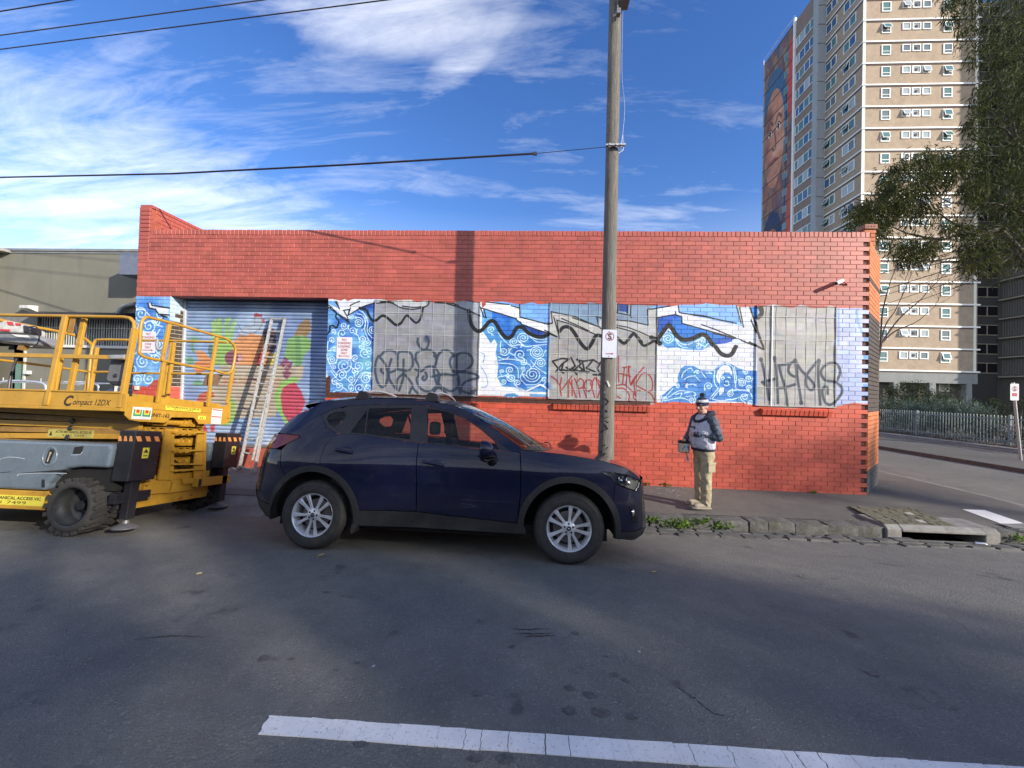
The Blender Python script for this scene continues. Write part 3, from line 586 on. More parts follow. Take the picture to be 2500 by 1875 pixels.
# roller door picture
xsA = onY(450, 900, SHY).x; xsB = onY(800, 900, SHY).x
cs = Canvas(xsA-.1, 4.5-8.3, .2, 3.6, 150, (128, 166, 214))
def paint_shutter():
    w = lambda s: wp('s', s, SHY); L = lambda n: n/3.95/939*8.1
    X0, X1 = cs.x0, cs.x1
    cs.blobs(X0, X1, .3, 3.5, 160, .1, .4, (176, 202, 232), .55); cs.blobs(X0, X1, .3, 3.5, 90, .08, .3, (88, 128, 190), .5)
    cs.blobs(xsB-1.2, X1, .3, 3.5, 50, .2, .5, (72, 104, 176), .6); cs.blobs(X0, X1, 3.05, 3.5, 40, .15, .4, (84, 116, 172), .6)
    TAN = (178, 162, 134)
    cs.poly(w('470,600 1280,600 1260,720 1040,900 1000,1100 560,1110 470,1000 330,960 300,900 400,820'), TAN)
    GR = (132, 186, 72)
    for s in ('420,560 400,420 385,190 430,150 450,350 450,560', '440,560 440,160 480,130 500,560', '490,560 520,150 560,140 540,560', '540,560 560,300 590,170 620,180 580,400 570,560'): cs.poly(w(s), GR, .9)
    cs.poly(w('420,600 415,380 460,330 590,330 600,600'), GR); cs.blobs(*[w([(q, 300)])[0][0] for q in (380, 620)], 2.6, 3.15, 26, .03, .09, (170, 214, 110), .7)
    cs.poly(w('480,1180 570,900 620,960 610,1120 560,1180'), GR)
    cs.poly(w('560,600 600,380 650,330 740,310 755,265 800,300 900,320 960,400 960,600'), (226, 138, 66)); cs.blobs(*[w([(q, 400)])[0][0] for q in (600, 900)], 2.2, 2.85, 34, .03, .08, (190, 100, 44), .6)
    cs.poly(w('230,460 300,460 370,530 420,600 350,640 250,660 210,640 270,560'), (232, 136, 62)); cs.poly(w('210,600 240,560 330,580 400,600 330,650 250,680'), (236, 120, 44))
    cs.stroke(w('215,470 200,400 230,370'), .05, (90, 150, 80)); cs.blobs(*[w([(q, 550)])[0][0] for q in (150, 210)], w([(0, 570)])[0][1], w([(0, 530)])[0][1], 8, .06, .1, (80, 160, 90), .9)
    cs.blobs(*[w([(q, 760)])[0][0] for q in (220, 290)], w([(0, 780)])[0][1], w([(0, 750)])[0][1], 8, .06, .1, (86, 160, 90), .9); cs.blobs(*[w([(q, 350)])[0][0] for q in (190, 240)], w([(0, 360)])[0][1], w([(0, 340)])[0][1], 6, .06, .09, (100, 170, 96), .9)
    cs.poly(w('360,400 400,400 390,560 350,470'), (70, 110, 96))
    cs.poly([(w([(580, 530)])[0][0]+L(72)*math.cos(t/10*math.pi), w([(580, 530)])[0][1]+L(72)*math.sin(t/10*math.pi)) for t in range(20)], (116, 38, 62))
    for r in (48, 34, 20): cs.spiral(*w([(655, 535)])[0], L(r+10), 1.1, r, 1, .03, (206, 150, 170) if r != 34 else (150, 60, 90))
    cs.poly(w('640,250 700,235 780,230 790,160 830,120 870,140 880,200 850,260 800,300 660,300'), (168, 186, 208)); cs.stroke(w('640,200 690,280 790,290 860,230 870,150 830,120 800,150 795,220 700,230'), .02, (110, 118, 132))
    cs.poly(w('790,110 820,95 850,110 875,105 870,135 800,135'), (160, 36, 48)); cs.poly(w('875,150 900,155 900,195 880,195'), (180, 44, 50))
    cs.poly(w('840,490 890,480 890,600 830,600 825,540'), (206, 36, 36)); cs.poly(w('940,490 1010,480 1000,600 930,600 960,540'), (226, 206, 70))
    cs.poly(w('880,270 940,230 1000,260 1010,440 960,480 900,420'), (60, 44, 56))
    GV = (116, 44, 76)
    for k in range(34):
        q = (rng.uniform(0, 1), rng.uniform(0, 1)); x = 1110+(q[0]-.5)*130*(1-q[1]*.7); y = 530+q[1]*190; c = w([(x, y)])[0]; r = L(16)
        cs.poly([(c[0]+r*math.cos(t/8*math.pi), c[1]+r*math.sin(t/8*math.pi)) for t in range(16)], [GV, (140, 62, 96), (96, 32, 60)][k % 3])
    cs.poly(w('1170,340 1230,210 1310,140 1345,200 1340,270 1290,340 1230,360'), (134, 96, 50))
    cs.poly(w('1090,500 1120,350 1180,320 1260,310 1340,350 1340,440 1280,500 1250,600 1200,620 1160,560 1090,520'), (104, 164, 70)); cs.poly(w('1190,320 1240,320 1250,600 1200,620'), (70, 130, 66), .8)
    cs.poly(w('990,900 1040,760 1200,700 1230,760 1120,800 1060,900 1080,1080 1180,1200 1110,1180 1020,1040'), (126, 190, 70)); cs.poly(w('1050,900 1070,820 1130,780 1190,765 1250,850 1290,950 1250,1060 1130,1150 1070,1050'), (190, 30, 56))
    for k in range(24): c = w([(rng.uniform(1080, 1240), rng.uniform(810, 1090))])[0]; cs.stroke([c, (c[0]+.005, c[1]-.01)], .014, (70, 20, 30), curve=False)
    cs.poly(w('240,940 270,880 330,850 400,860 420,900 330,940 320,960 250,960'), (196, 70, 44)); cs.poly(w('230,1240 280,1160 330,1180 350,1240 300,1250'), (192, 34, 46)); cs.poly(w('370,1180 420,1170 410,1240 380,1240'), (192, 34, 46))
    # half painted-over lettering
    me = text_mesh('COMMUNITY  FOOD', bold=.012); me.calc_loop_triangles(); v = me.vertices
    a = w([(395, 785)])[0]; b = w([(1060, 785)])[0]; xx = [p.co.x for p in v]; k = (b[0]-a[0])/(max(xx)-min(xx)); zc = (a[1]+b[1])/2+.05
    for t in me.loop_triangles:
        T = [(a[0]+(v[i].co.x-min(xx))*k, zc+v[i].co.y*k*1.6) for i in t.vertices]; cs.poly(T, (196, 122, 74), .8)
    cs.tone(.04, 20)
paint_shutter()
cs.a = cs.a*.66+np.array((.70, .72, .75), np.float32)*.34
# ------------------------------------------------------------------ ground
def gz_main(y):
    return interp(y, [-8, -3, 0, 1.5, 2.6, 3.3, 3.9, 4.6, 5.2, 5.9], [-.2, 0.03, .10, .12, .10, .055, 0, -.09, -.160, -.235])
def gz(x, y):
    if y < 5.9 and (x < 8.2 or x > 14): return gz_main(y)
    if 7.2 < x < 15 or y < 5.9:
        a = gz_main(min(y, 5.9)); t = min(1, max(0, (y-4.5)/4.5)); return a*(1-t)+(-.13)*t
    return -.5
def sheet(poly, zf, step, extra=()):
    P = [Vector((p[0], p[1])) for p in poly]; n = len(P); E = [(i, (i+1) % n) for i in range(n)]
    xs_ = [p.x for p in P]; ys_ = [p.y for p in P]; Q = []
    sx, sy = step if isinstance(step, tuple) else (step, step)
    x = min(xs_)+sx*.5
    while x < max(xs_):
        y = min(ys_)+sy*.5
        while y < max(ys_): Q.append(Vector((x, y))); y += sy
        x += sx
    r = delaunay_2d_cdt(P+Q, E, [tuple(range(n))], 1, 1e-6)
    mb = MB(); mb.add([(v.x, v.y, zf(v.x, v.y)) for v in r[0]], [tuple(f) for f in r[2]]); return mb
def asphalt(name, c, worn=.0, speck=1.0, patch=None):
    t = NT(name); p = t.pos()
    v = t.voro(p, 85); f = t.noise(p, 170, 5, .75); big = t.noise(p, .55, 6, .6); mid = t.noise(p, 5, 7, .65)
    base = t.ramp(f, [(.30, tuple(x*.55 for x in c[:3])), (.55, c[:3]), (.75, tuple(x*1.9 for x in c[:3]))])
    st = t.ramp(t.voro(p, 95, out='Color'), [(.0, (.72, .72, .72)), (.4, (1, 1, 1)), (.82, (1.05, 1.05, 1.05)), (.88, (1.7, 1.68, 1.6))])
    base = t.mix(.8*speck, base, st, 'MULTIPLY')
    base = t.mix(1, base, t.ramp(big, [(.3, (.80, .81, .84)), (.7, (1.14, 1.13, 1.1))]), 'MULTIPLY')
    base = t.mix(1, base, t.ramp(mid, [(.35, (.88, .88, .88)), (.65, (1.07, 1.07, 1.07))]), 'MULTIPLY')
    oil = t.math('MULTIPLY', t.rng(t.noise(p, 2.4, 3, .5), .64, .70, 0, 1), t.rng(t.noise(p, 9, 2), .45, .6, 0, 1))
    base = t.mix(t.math('MULTIPLY', oil, .55), base, (.03, .03, .03, 1))
    if worn: base = t.mix(t.rng(t.noise(p, 1.6, 8, .7), .5, .75, 0, worn), base, (.12, .115, .1, 1))
    t.bump(t.math('ADD', t.math('MULTIPLY', v, 1.0), f), .8, .006)
    return t.done(base, .85)
M_ROAD = asphalt('road_asphalt', (.163, .163, .147), speck=.7); M_PATH = asphalt('footpath_asphalt', (.132, .125, .110), .35, .5)
M_EARTH = simple('earth', (.09, .085, .07), .95, var=.3, bump=.6)
def road_z(x, y):
    return gz(x, y)
def mk_ground():
    mb = MB(); L = 900; mb.add([(-L, -L, -.62), (L, -L, -.62), (L, L, -.62), (-L, L, -.62)], [(0, 1, 2, 3)]); struct('ground', mb, M_EARTH)
    rd = sheet([(-60, -8), (90, -8), (90, 5.9), (15.4, 5.9), (14.2, 7.0), (13.5, 9), (13.4, 70), (8.75, 70), (8.75, 8), (8.3, 6.6), (7.2, 5.9), (-60, 5.9)], road_z, (2.0, .35))
    o = struct('road', rd, M_ROAD, 60)
    arc = [(7.0+1.7*math.sin(a), 6.10+1.75*(1-math.cos(a))) for a in [R(k) for k in (0, 20, 40, 60, 75, 90)]]
    fp = sheet([(-60, 6.08)]+arc+[(8.7, 70), (-60, 70)], path_z, (1.5, 1.5)); struct('footpath', fp, M_PATH, 60)
    fp2 = sheet([(13.45, 70), (13.55, 9), (14.3, 7.2), (15.6, 6.1), (90, 6.1), (90, 14), (17.5, 14), (17.6, 70)], lambda x, y: -.02, (3, 3)); struct('far_footpath', fp2, M_PATH)
    bk = MB(); bk.add([(-60, -8, -.1), (90, -8, -.1), (90, -60, -.1), (-60, -60, -.1)], [(3, 2, 1, 0)]); struct('near_footpath', bk, M_PATH)
def path_z(x, y):
    return interp(y, [6.08, 7.6], [-.062, -.005])-(.06*min(1, max(0, (min(x+8.6, -3.6-x))/.4))*max(0, min(1, (7.3-y)/1.0)))+(-.004*max(0, x-1))
mk_ground()
M_BLUE = simple('bluestone', (.095, .095, .088), .85, var=.35, scale=9, bump=.8, bscale=45, dirt=.5)
t_ = NT('mossy_bluestone'); p_ = t_.pos(); c_ = t_.ramp(t_.noise(p_, 14, 6, .65), [(.3, (.05, .05, .048)), (.7, (.15, .148, .14))])
ms_ = t_.math('MULTIPLY', t_.rng(t_.noise(p_, 6, 6, .7), .48, .66, 0, .65), 1.0); c_ = t_.mix(ms_, c_, (.05, .062, .022, 1)); t_.bump(t_.noise(p_, 40, 5), .9, .01); M_MOSS = t_.done(c_, .9)
M_CONC = simple('weathered_concrete', (.22, .215, .20), .85, var=.25, scale=7, bump=.5, dirt=.5)
def rough_block(sx, sy, sz, seed, amp=.012, cuts=2):
    b = bmesh.new(); bmesh.ops.create_cube(b, size=1); bmesh.ops.subdivide_edges(b, edges=b.edges, cuts=cuts, use_grid_fill=True)
    for v in b.verts:
        e = sum(abs(abs(k)-.5) < 1e-4 for k in v.co); v.co = Vector((v.co.x*sx, v.co.y*sy, v.co.z*sz))
        if e >= 2: v.co *= (1-.0*e); v.co -= Vector([math.copysign(min(.012, s_*.06), k) if abs(k) > s_*.49 else 0 for k, s_ in zip(v.co, (sx, sy, sz))])
        v.co += mnoise.noise_vector(v.co*9+Vector((seed*3.1, seed, 0)))*amp
    me = bpy.data.meshes.new('stone'); b.to_mesh(me); b.free(); me.polygons.foreach_set('use_smooth', [True]*len(me.polygons)); me.set_sharp_from_angle(angle=R(50)); return me
INX0, INX1 = 5.10, 6.62           # concrete drain inlet
def mk_kerb():
    k = struct('kerb', MB().box((-60, 5.93, -.5), (-8.2, 6.10, -.09)).box((-8.2, 5.93, -.5), (-3.9, 6.10, -.21)).box((-3.9, 5.93, -.5), (INX0-.02, 6.10, -.09)).box((INX1+.02, 5.93, -.5), (7.2, 6.10, -.09)), M_BLUE)
    meshes = [rough_block(1, .27, .25, i, .013, 3) for i in range(5)]
    for m in meshes: m.materials.append(M_MOSS)
    x = -11.5; i = 0
    while x < 7.1:
        L = rng.uniform(.26, .62)
        if x < INX0 < x+L+.1: L = INX0-.01-x
        if INX0-.02 < x < INX1: x = INX1+.02; continue
        if -8.1 < x+L/2 < -4.0: x += L; continue
        o = link('kerb_stone', meshes[i % 5], k); o.matrix_basis = Matrix.Translation((x+L/2, 5.955+rng.uniform(-.012, .008), -.19+rng.uniform(-.008, .008))) @ Matrix.Rotation(rng.uniform(-.02, .02), 4, 'Z') @ Matrix.Diagonal((L-.002, 1, 1, 1))
        x += L; i += 1
    # curved return into the side street
    c = (7.05, 7.82); mb = MB(); n = 14
    prev = None
    for j in range(n+1):
        a = R(90*j/n); r0, r1 = 1.86, 1.60; q = [(c[0]+r*math.sin(a), c[1]-r*math.cos(a)) for r in (r0, r1)]
        if prev: mb.add([(*prev[0], -.4), (*q[0], -.4), (*q[0], -.062), (*prev[0], -.062), (*prev[1], -.062), (*q[1], -.062)], [(0, 1, 2, 3), (3, 2, 5, 4)])
        prev = q
    mb.box((8.66, 7.82, -.4), (8.92, 70, -.06)); struct('side_kerb', mb, M_CONC)
    g = struct('gutter', MB().add([(-60, 5.38, -.205), (8.6, 5.38, -.205), (8.6, 5.90, -.258), (-60, 5.90, -.258)], [(0, 1, 2, 3)]), M_BLUE)
    ms = [rough_block(.27, .135, .10, 20+i, .010, 2) for i in range(4)]
    for m in ms: m.materials.append(M_BLUE)
    for row in range(3):
        x = .9+row*.1
        while x < 8.0:
            y = 5.46+row*.145+rng.uniform(-.02, .02)+ (0 if row else max(0, math.sin(x*2.3))*.06)
            s = rng.uniform(.8, 1.2)
            if row == 2 and INX0+.1 < x < INX1-.3: x += .285*s; continue
            o = link('paving_stone', ms[rng.integers(4)], g); o.matrix_basis = Matrix.Translation((x+.14*s, y, gz_main(y)-.030+rng.uniform(-.008, .014))) @ Matrix.Rotation(R(-7)+rng.uniform(-.05, .05), 4, 'X') @ Matrix.Rotation(rng.uniform(-.1, .1), 4, 'Z') @ Matrix.Diagonal((s, 1, 1, 1))
            x += .285*s
mk_kerb()
def mk_inlet():
    t = thing('drain_inlet', 'worn concrete kerb drain inlet with a dark slot at the corner of the footpath', 'drain', (5.85, 6.0, -.06))
    mb = MB(); z0, z1 = -.075, -.035
    mb.prism([(INX0, 5.80, -.30), (INX0, 6.32, -.30), (INX0, 6.32, z1), (INX0, 5.86, z1), (INX0, 5.80, z1-.05)], (.2, 0, 0))
    mb.prism([(INX1-.2, 5.80, -.30), (INX1-.2, 6.32, -.30), (INX1-.2, 6.32, z1), (INX1-.2, 5.86, z1), (INX1-.2, 5.80, z1-.05)], (.2, 0, 0))
    mb.prism([(INX0+.2, 5.79, z1-.082), (INX0+.2, 6.32, z1-.082), (INX0+.2, 6.32, z1+.002), (INX0+.2, 5.86, z1+.002), (INX0+.2, 5.79, z1-.045)], (INX1-INX0-.4, 0, 0))
    part('lintel', mb, M_CONC, t, bevel=.012)
    part('throat', MB().box((INX0+.18, 6.26, -.6), (INX1-.18, 6.30, z1-.1)).box((INX0+.18, 5.8, -.62), (INX1-.18, 6.3, -.6)), simple('drain_dark', (.012, .012, .011), .9), t)
    can = thing('drink_can', 'crushed pale drink can lying in the mouth of the drain', 'can', (6.28, 5.80, -.24))
    part('can_body', MB().lathe([(0, -.06), (.028, -.06), (.033, -.05), (.030, 0), (.033, .05), (.028, .06), (0, .06)], 14, Matrix.Translation((6.28, 5.74, -.225)) @ Matrix.Rotation(R(70), 4, 'Z')), simple('can_metal', (.62, .62, .62), .35, .6), can, 40)
    # mossy pit cover set in the path
    a, b, c, d = [onZ(x, y, -.05) for x, y in ((2072, 1238), (2231, 1243), (2338, 1288), (2155, 1281))]
    pc = thing('pit_cover', 'mossy brick-filled drain pit cover let into the asphalt behind the inlet', 'pit cover', S((a+c)/2))
    zc = -.034; Q = [Vector((p.x, p.y, zc)) for p in (a, b, c, d)]
    part('frame', MB().prism([Vector((p.x, p.y, zc-.03)) for p in Q], (0, 0, .03)), simple('rusty_frame', (.075, .055, .04), .9, var=.5, bump=.5), pc)
    ns = simple('mossy_brick', (.12, .115, .075), .95, var=.5, scale=18, bump=.9, bscale=50, dirt=.5); nl = simple('pale_slab', (.36, .35, .30), .9, var=.2)
    nu, nv = 9, 7
    for i in range(nu):
        for j in range(nv):
            def P(u, v): return Q[0]*(1-u)*(1-v)+Q[1]*u*(1-v)+Q[2]*u*v+Q[3]*(1-u)*v
            u0, u1, v0, v1 = (i+.06+.3*(j % 2)*(i > 0))/nu, min(.985, (i+.96+.3*(j % 2))/nu), (j+.1)/nv, (j+.93)/nv
            if u1-u0 < .04: continue
            h = rng.uniform(.002, .012); part('brick', MB().prism([P(u0, v0), P(u1, v0), P(u1, v1), P(u0, v1)], (0, 0, h)), nl if (i, j) in ((6, 2), (5, 5)) else ns, pc)
mk_inlet()
M_WHITE_RD = NT('road_paint'); _p = M_WHITE_RD.pos(); _c = M_WHITE_RD.ramp(M_WHITE_RD.noise(_p, 5, 8, .65), [(.3, (.70, .685, .64)), (.65, (.87, .85, .79))])
_c = M_WHITE_RD.mix(M_WHITE_RD.rng(M_WHITE_RD.voro(_p, 34), .0, .14, 1, 0), _c, (.05, .05, .05, 1)); _c = M_WHITE_RD.mix(M_WHITE_RD.rng(M_WHITE_RD.noise(_p, 60, 5, .7), .56, .7, 0, .55), _c, (.14, .14, .14, 1))
M_WHITE_RD.bump(M_WHITE_RD.noise(_p, 160, 4), .4, .003); M_WHITE_RD = M_WHITE_RD.done(_c, .7)
def mk_marks():
    # cracked lane line, in slabs divided by open cracks
    A0, A1, B0, B1 = (667, 1745), (2560, 1876), (634, 1790), (2400, 1924)
    top0, top1, bot0, bot1 = [onZ(x, y, .118) for x, y in (A0, A1, B0, B1)]
    dirx = (top1-top0); dirx.z = 0; L = dirx.length; dirx.normalize(); ny = Vector((dirx.y, -dirx.x, 0)); wd = .105
    tag(part('lane_line', MB(), M_WHITE_RD), 'cracked white painted lane line along the middle of the road', 'road marking') if False else None
    k = struct('lane_line', MB().prism([top0+Vector((0, 0, -.02)), top0+dirx*.01+Vector((0, 0, -.02)), top0+dirx*.01+ny*.01+Vector((0, 0, -.02))], (0, 0, .001)), M_WHITE_RD)
    def jag(s): # a crack across the line
        n = 6; return [(s+rng.uniform(-.007, .007)*(0 < i < n)+(.02 if s == 0 else 0)*(n-i)/n*-1, wd*i/n) for i in range(n+1)]
    s = 0; cr = jag(0)
    while s < L+2:
        s2 = s+rng.uniform(.05, .24); c2 = jag(s2); g = .003 if rng.random() < .25 else .0007
        P = [(x+g, y) for x, y in cr]+[(x-g, y) for x, y in reversed(c2)]
        P = [(x, y+(rng.uniform(-.003, .003) if y in (0, wd) else 0)) for x, y in P]
        W = []
        for x, y in P:
            w = top0+dirx*x+ny*y; W.append(Vector((w.x, w.y, gz_main(w.y)-.001)))
        part('paint_slab', MB().prism(W, (0, 0, .005)), M_WHITE_RD, k); s = s2; cr = c2
    rd = bpy.data.objects['road']; ck = simple('crack_dark', (.018, .018, .018), .95); g = random.Random(12)
    st = simple('oil_dark', (.088, .087, .082), .6, var=.5, scale=40)
    for P_ in ([(1630, 1655), (1668, 1688), (1700, 1706), (1745, 1742), (1792, 1752)], [(1240, 1530), (1290, 1532), (1345, 1530)], [(1255, 1541), (1300, 1543), (1350, 1538)], [(1262, 1549), (1310, 1551), (1362, 1548)], [(330, 1560), (420, 1552), (500, 1556)], [(2290, 1500), (2380, 1540), (2440, 1580)], [(2130, 1352), (2210, 1368)]):
        W = [onZ(x+g.uniform(-4, 4), y+g.uniform(-2, 2), .11 if y > 1500 else .0) for x, y in P_]; W = [p for q in range(len(W)-1) for p in [W[q].lerp(W[q+1], t/6) for t in range(6)]]+[W[-1]]
        v = []; 
        for i, p in enumerate(W):
            w_ = .0045*math.sin(math.pi*(i+.5)/len(W))*g.uniform(.5, 1.3); p = p+Vector((g.uniform(-.006, .006), g.uniform(-.006, .006), 0))
            for s_ in (-1, 1): v.append((p.x, p.y+s_*w_, gz_main(p.y)+.0035))
        part('crack', MB().add(v, [(2*i, 2*i+2, 2*i+3, 2*i+1) for i in range(len(W)-1)]), ck, rd)
    for px, py, s_ in ((646, 1606, .065), (672, 1608, .025), (712, 1608, .04), (822, 1635, .03), (870, 1617, .035), (1164, 1693, .05), (1392, 1680, .06), (1440, 1695, .07), (1466, 1740, .08), (1388, 1735, .07), (1500, 1646, .045), (1527, 1660, .04), (1404, 1541, .05), (795, 1452, .05), (855, 1465, .035), (838, 1462, .03), (1160, 1853, .06), (1230, 1858, .07), (880, 1820, .05), (1540, 1750, .05), (1480, 1600, .02), (2130, 1640, .09), (1250, 1576, .04)):
        c = onZ(px, py, .11 if py > 1500 else .05); n = 14; v = []
        for i in range(n): a = 2*math.pi*i/n; r = s_*g.uniform(.6, 1.15)*.6; x, y = c.x+r*math.cos(a), c.y+r*.7*math.sin(a); v.append((x, y, gz_main(y)+.003))
        part('oil_stain', MB().add(v, [tuple(range(n))]), st, rd)
    P = [onZ(x, y, -.03) for x, y in ((2350, 1240), (2404, 1241.5), (2500, 1270), (2530, 1280), (2530, 1298), (2485, 1284))]
    struct('kerbside_marking', MB().prism([Vector((p.x, p.y, path_z(p.x, p.y)-.004)) for p in P], (0, 0, .007)), M_WHITE_RD)
    struct('yellow_line', MB().prism([Vector((8.50, y, -.058)) for y in (8.6,)]+[Vector((8.58, 8.6, -.058)), Vector((8.60, 20, -.058)), Vector((8.52, 20, -.058))], (0, 0, .003)), simple('faded_yellow', (.32, .27, .12), .9, var=.5, scale=9))
mk_marks()

# ------------------------------------------------------------------ brick building
M_WALL = canvas_mat('painted_brickwork', cv, .5, bump=.35)
M_MORT = M_WALL
def plain_brick(name, c, var=.25):
    t = NT(name); p = t.pos(); v = t.noise(p, 7, 3); col = t.ramp(t.noise(p, 3.3, 6, .7, st=(1, 1, 2.4)), [(.3, tuple(x*(1-var) for x in c)), (.7, tuple(x*(1+var) for x in c))])
    t.bump(t.noise(p, 90, 4), .3, .003); return t.done(col, .75)
M_ORANGE = plain_brick('orange_brick', (.50, .16, .055)); M_DARKB = plain_brick('dark_brick', (.055, .04, .032), .4); M_GREYB = plain_brick('grey_base_brick', (.07, .07, .068)); M_CREAM = simple('cream_mortar', (.55, .50, .38), .9, var=.12, scale=20)
M_MAROON = plain_brick('maroon_brick', (.10, .025, .022)); M_REDOLD = plain_brick('old_red_brick', (.33, .085, .045), .4)
def brickmesh(w, h, d=.05, ch=.004):
    vs = [(-w/2+ch, -d, -h/2+ch), (w/2-ch, -d, -h/2+ch), (w/2-ch, -d, h/2-ch), (-w/2+ch, -d, h/2-ch)]
    vs += [(-w/2, -d+ch, -h/2), (w/2, -d+ch, -h/2), (w/2, -d+ch, h/2), (-w/2, -d+ch, h/2)]
    vs += [(-w/2, 0, -h/2), (w/2, 0, -h/2), (w/2, 0, h/2), (-w/2, 0, h/2)]
    fs = [(0, 1, 2, 3)]+[(a+4, (a+1) % 4+4, (a+1) % 4, a) for a in range(4)]+[(a+8, (a+1) % 4+8, (a+1) % 4+4, a+4) for a in range(4)]
    return vs, fs
def add_brick(mb, c, w, h, M=None, ch=.004, d=.05, mi=0):
    vs, fs = brickmesh(w, h, d, ch); M4 = Matrix.Translation(c) @ (M if M is not None else Matrix.Identity(4))
    mb.add([M4 @ Vector(v) for v in vs], fs, mi)
XOP0, XOP1 = onY(412, 800, WALL_Y).x, onY(798, 850, WALL_Y).x
ZOP = 3.535
BLD = thing('brick_building', 'long single-storey brick shop painted red with a half-finished blue mural', 'building', (0, 7.7, 0))
NC = 57; P_, H_ = .240, .086
SILLS = [(onY(1125, 960, WALL_Y).x-1.9, onY(1170, 960, WALL_Y).x+.0, 1.505), (onY(1350, 990, WALL_Y).x, onY(1592, 1000, WALL_Y).x, 1.535), (onY(1856, 995, WALL_Y).x, onY(2024, 1010, WALL_Y).x, 1.545)]
def mk_wall():
    allb = []; fill = MB()
    for k in range(NC):
        z = 4.825-H_*k-H_/2
        odd = k % 2; x1 = WX1; first = True
        x = WX1-(.0 if not odd else .115)
        while x > WX0+.02:
            w = min(.230, x-.0-WX0); c = x-w/2; x -= P_
            if w < .04: continue
            segs = [(c-w/2, c+w/2)]
            if z < ZOP:
                segs = [(a, min(b, XOP0)) for a, b in segs if a < XOP0-.03]+[(max(a, XOP1), b) for a, b in segs if b > XOP1+.03]
            for a, b in segs: allb.append(((a+b)/2, z, b-a))
        if odd: allb.append((WX1-.0575, z, -.108))
    def vis(b):
        x, z, w = b
        if w < .2 or z > 4.6: return -1
        d = Vector((x, WALL_Y, z))-CAM; px = 1250+F_PX*d.dot(cam_r)/d.dot(fwd); py = 937.5-F_PX*d.dot(cam_u)/d.dot(fwd)
        if not (20 < px < 2480): return -1
        if 740 < px < 1590 and py > 955: return -1
        if 1455 < px < 1510 or (1670 < px < 1760 and py > 960): return -1
        if any(onY(a, 900, WALL_Y).x < x < onY(b_, 900, WALL_Y).x and 1.6 < z < 3.5 for a, b_ in ((910, 1171), (1340, 1605), (1845, 2042))): return -1
        return 1/d.dot(fwd)
    sc = sorted(range(len(allb)), key=lambda i: -vis(allb[i])); top = set(sc[:296])
    bm_ = MB(); vs, fs = brickmesh(.233, .080, .05, .003); me = MB().add(vs, fs).mesh('brick', M_WALL)
    mar = MB(); red = MB()
    for i, (x, z, w) in enumerate(allb):
        j = (rng.uniform(-.0012, .0016), rng.uniform(-.0018, .0018)); Mr = Matrix.Rotation(rng.normal(0, .004), 4, 'Y') @ Matrix.Rotation(rng.normal(0, .005), 4, 'X') @ Matrix.Rotation(rng.normal(0, .004), 4, 'Z')
        if w < 0: add_brick(mar, (x, WALL_Y+.045+.03, z), -w, .076, None, d=.045); continue
        if i in top:
            o = link('brick', me, BLD); o.matrix_basis = Matrix.Translation((x+j[1], WALL_Y+.05+j[0], z)) @ Mr
        else: add_brick(bm_, (x+j[1], WALL_Y+.05+j[0], z), w+.003, .080, Mr, .003)
    o = part('brickwork', bm_, M_WALL, BLD, kind='stuff'); part('toothing', mar, M_MAROON, BLD, kind='stuff')
    # coping of bricks on end
    cop = MB(); x = WX1-.038; i = 0; cps = []
    while x > WX0+.28:
        cps.append(x); x -= .0855
    vs, fs = brickmesh(.0765, .104, .115, .005); cme = MB().add(vs, fs).mesh('coping_brick', M_WALL)
    back = MB().box((WX0+.25, WALL_Y+.0, 4.80), (WX1, WALL_Y+.23, 4.924))
    for x in cps:
        o = link('coping_brick', cme, BLD); o.matrix_basis = Matrix.Translation((x, WALL_Y+.11+rng.uniform(-.002, .003), 4.93-.052+rng.uniform(-.003, .004))) @ Matrix.Rotation(rng.normal(0, .012), 4, 'Y')
    mb = MB()
    def slab(x0, x1, z0, z1, y=WALL_Y+.0065): mb.box((x0, y, z0), (x1, WALL_Y+.22, z1))
    slab(WX0+.004, XOP0-.002, -.3, ZOP); slab(XOP1+.002, WX1-.11, -.3, ZOP); slab(WX0+.004, WX1-.11, ZOP, 4.80)
    mb.box((WX0+.25, WALL_Y+.004, 4.80), (WX1-.01, WALL_Y+.22, 4.925))
    mb.box((WX1-.11, WALL_Y+.06, -.3), (WX1-.002, WALL_Y+.22, 4.8))
    part('wall_core', mb, M_WALL, BLD)
    # sloping sills of bricks on end
    sm = brickmesh(.0765, .11, .16, .005); sme = MB().add(*sm).mesh('sill_brick', M_WALL)
    for a, b, z in SILLS:
        x = a+.04
        while x < b:
            o = link('sill_brick', sme, BLD); o.matrix_basis = Matrix.Translation((x, WALL_Y+.085+rng.uniform(-.003, .003), z-.045)) @ Matrix.Rotation(R(14), 4, 'X') @ Matrix.Rotation(rng.normal(0, .01), 4, 'Y'); x += .0855
    # left pier and side parapet running back
    sp = MB(); z = 5.40-H_/2; k = 0
    while z > 4.3:
        w = .24
        add_brick(sp, (WX0+.12, WALL_Y+.045, z), w-.008, .077)
        y = WALL_Y+.14+(.12 if k % 2 else 0)
        while y < WALL_Y+8:
            add_brick(sp, (WX0+.19, y+.1, z), .23, .077, Matrix.Rotation(R(90), 4, 'Z'))
            y += P_
        z -= H_; k += 1
    part('side_parapet', sp, [M_WALL, M_REDOLD], BLD, kind='stuff')
    sp2 = MB().box((WX0+.01, WALL_Y+.03, 4.2), (WX0+.228, WALL_Y+8, 5.39)); part('parapet_core', sp2, M_REDOLD, BLD)
    c2 = MB(); y = WALL_Y+.02
    while y < WALL_Y+8: c2.box((WX0-.005, y, 5.40), (WX0+.25, y+.075, 5.46)); y += .0855
    part('parapet_coping', c2, M_WALL, BLD, kind='stuff')
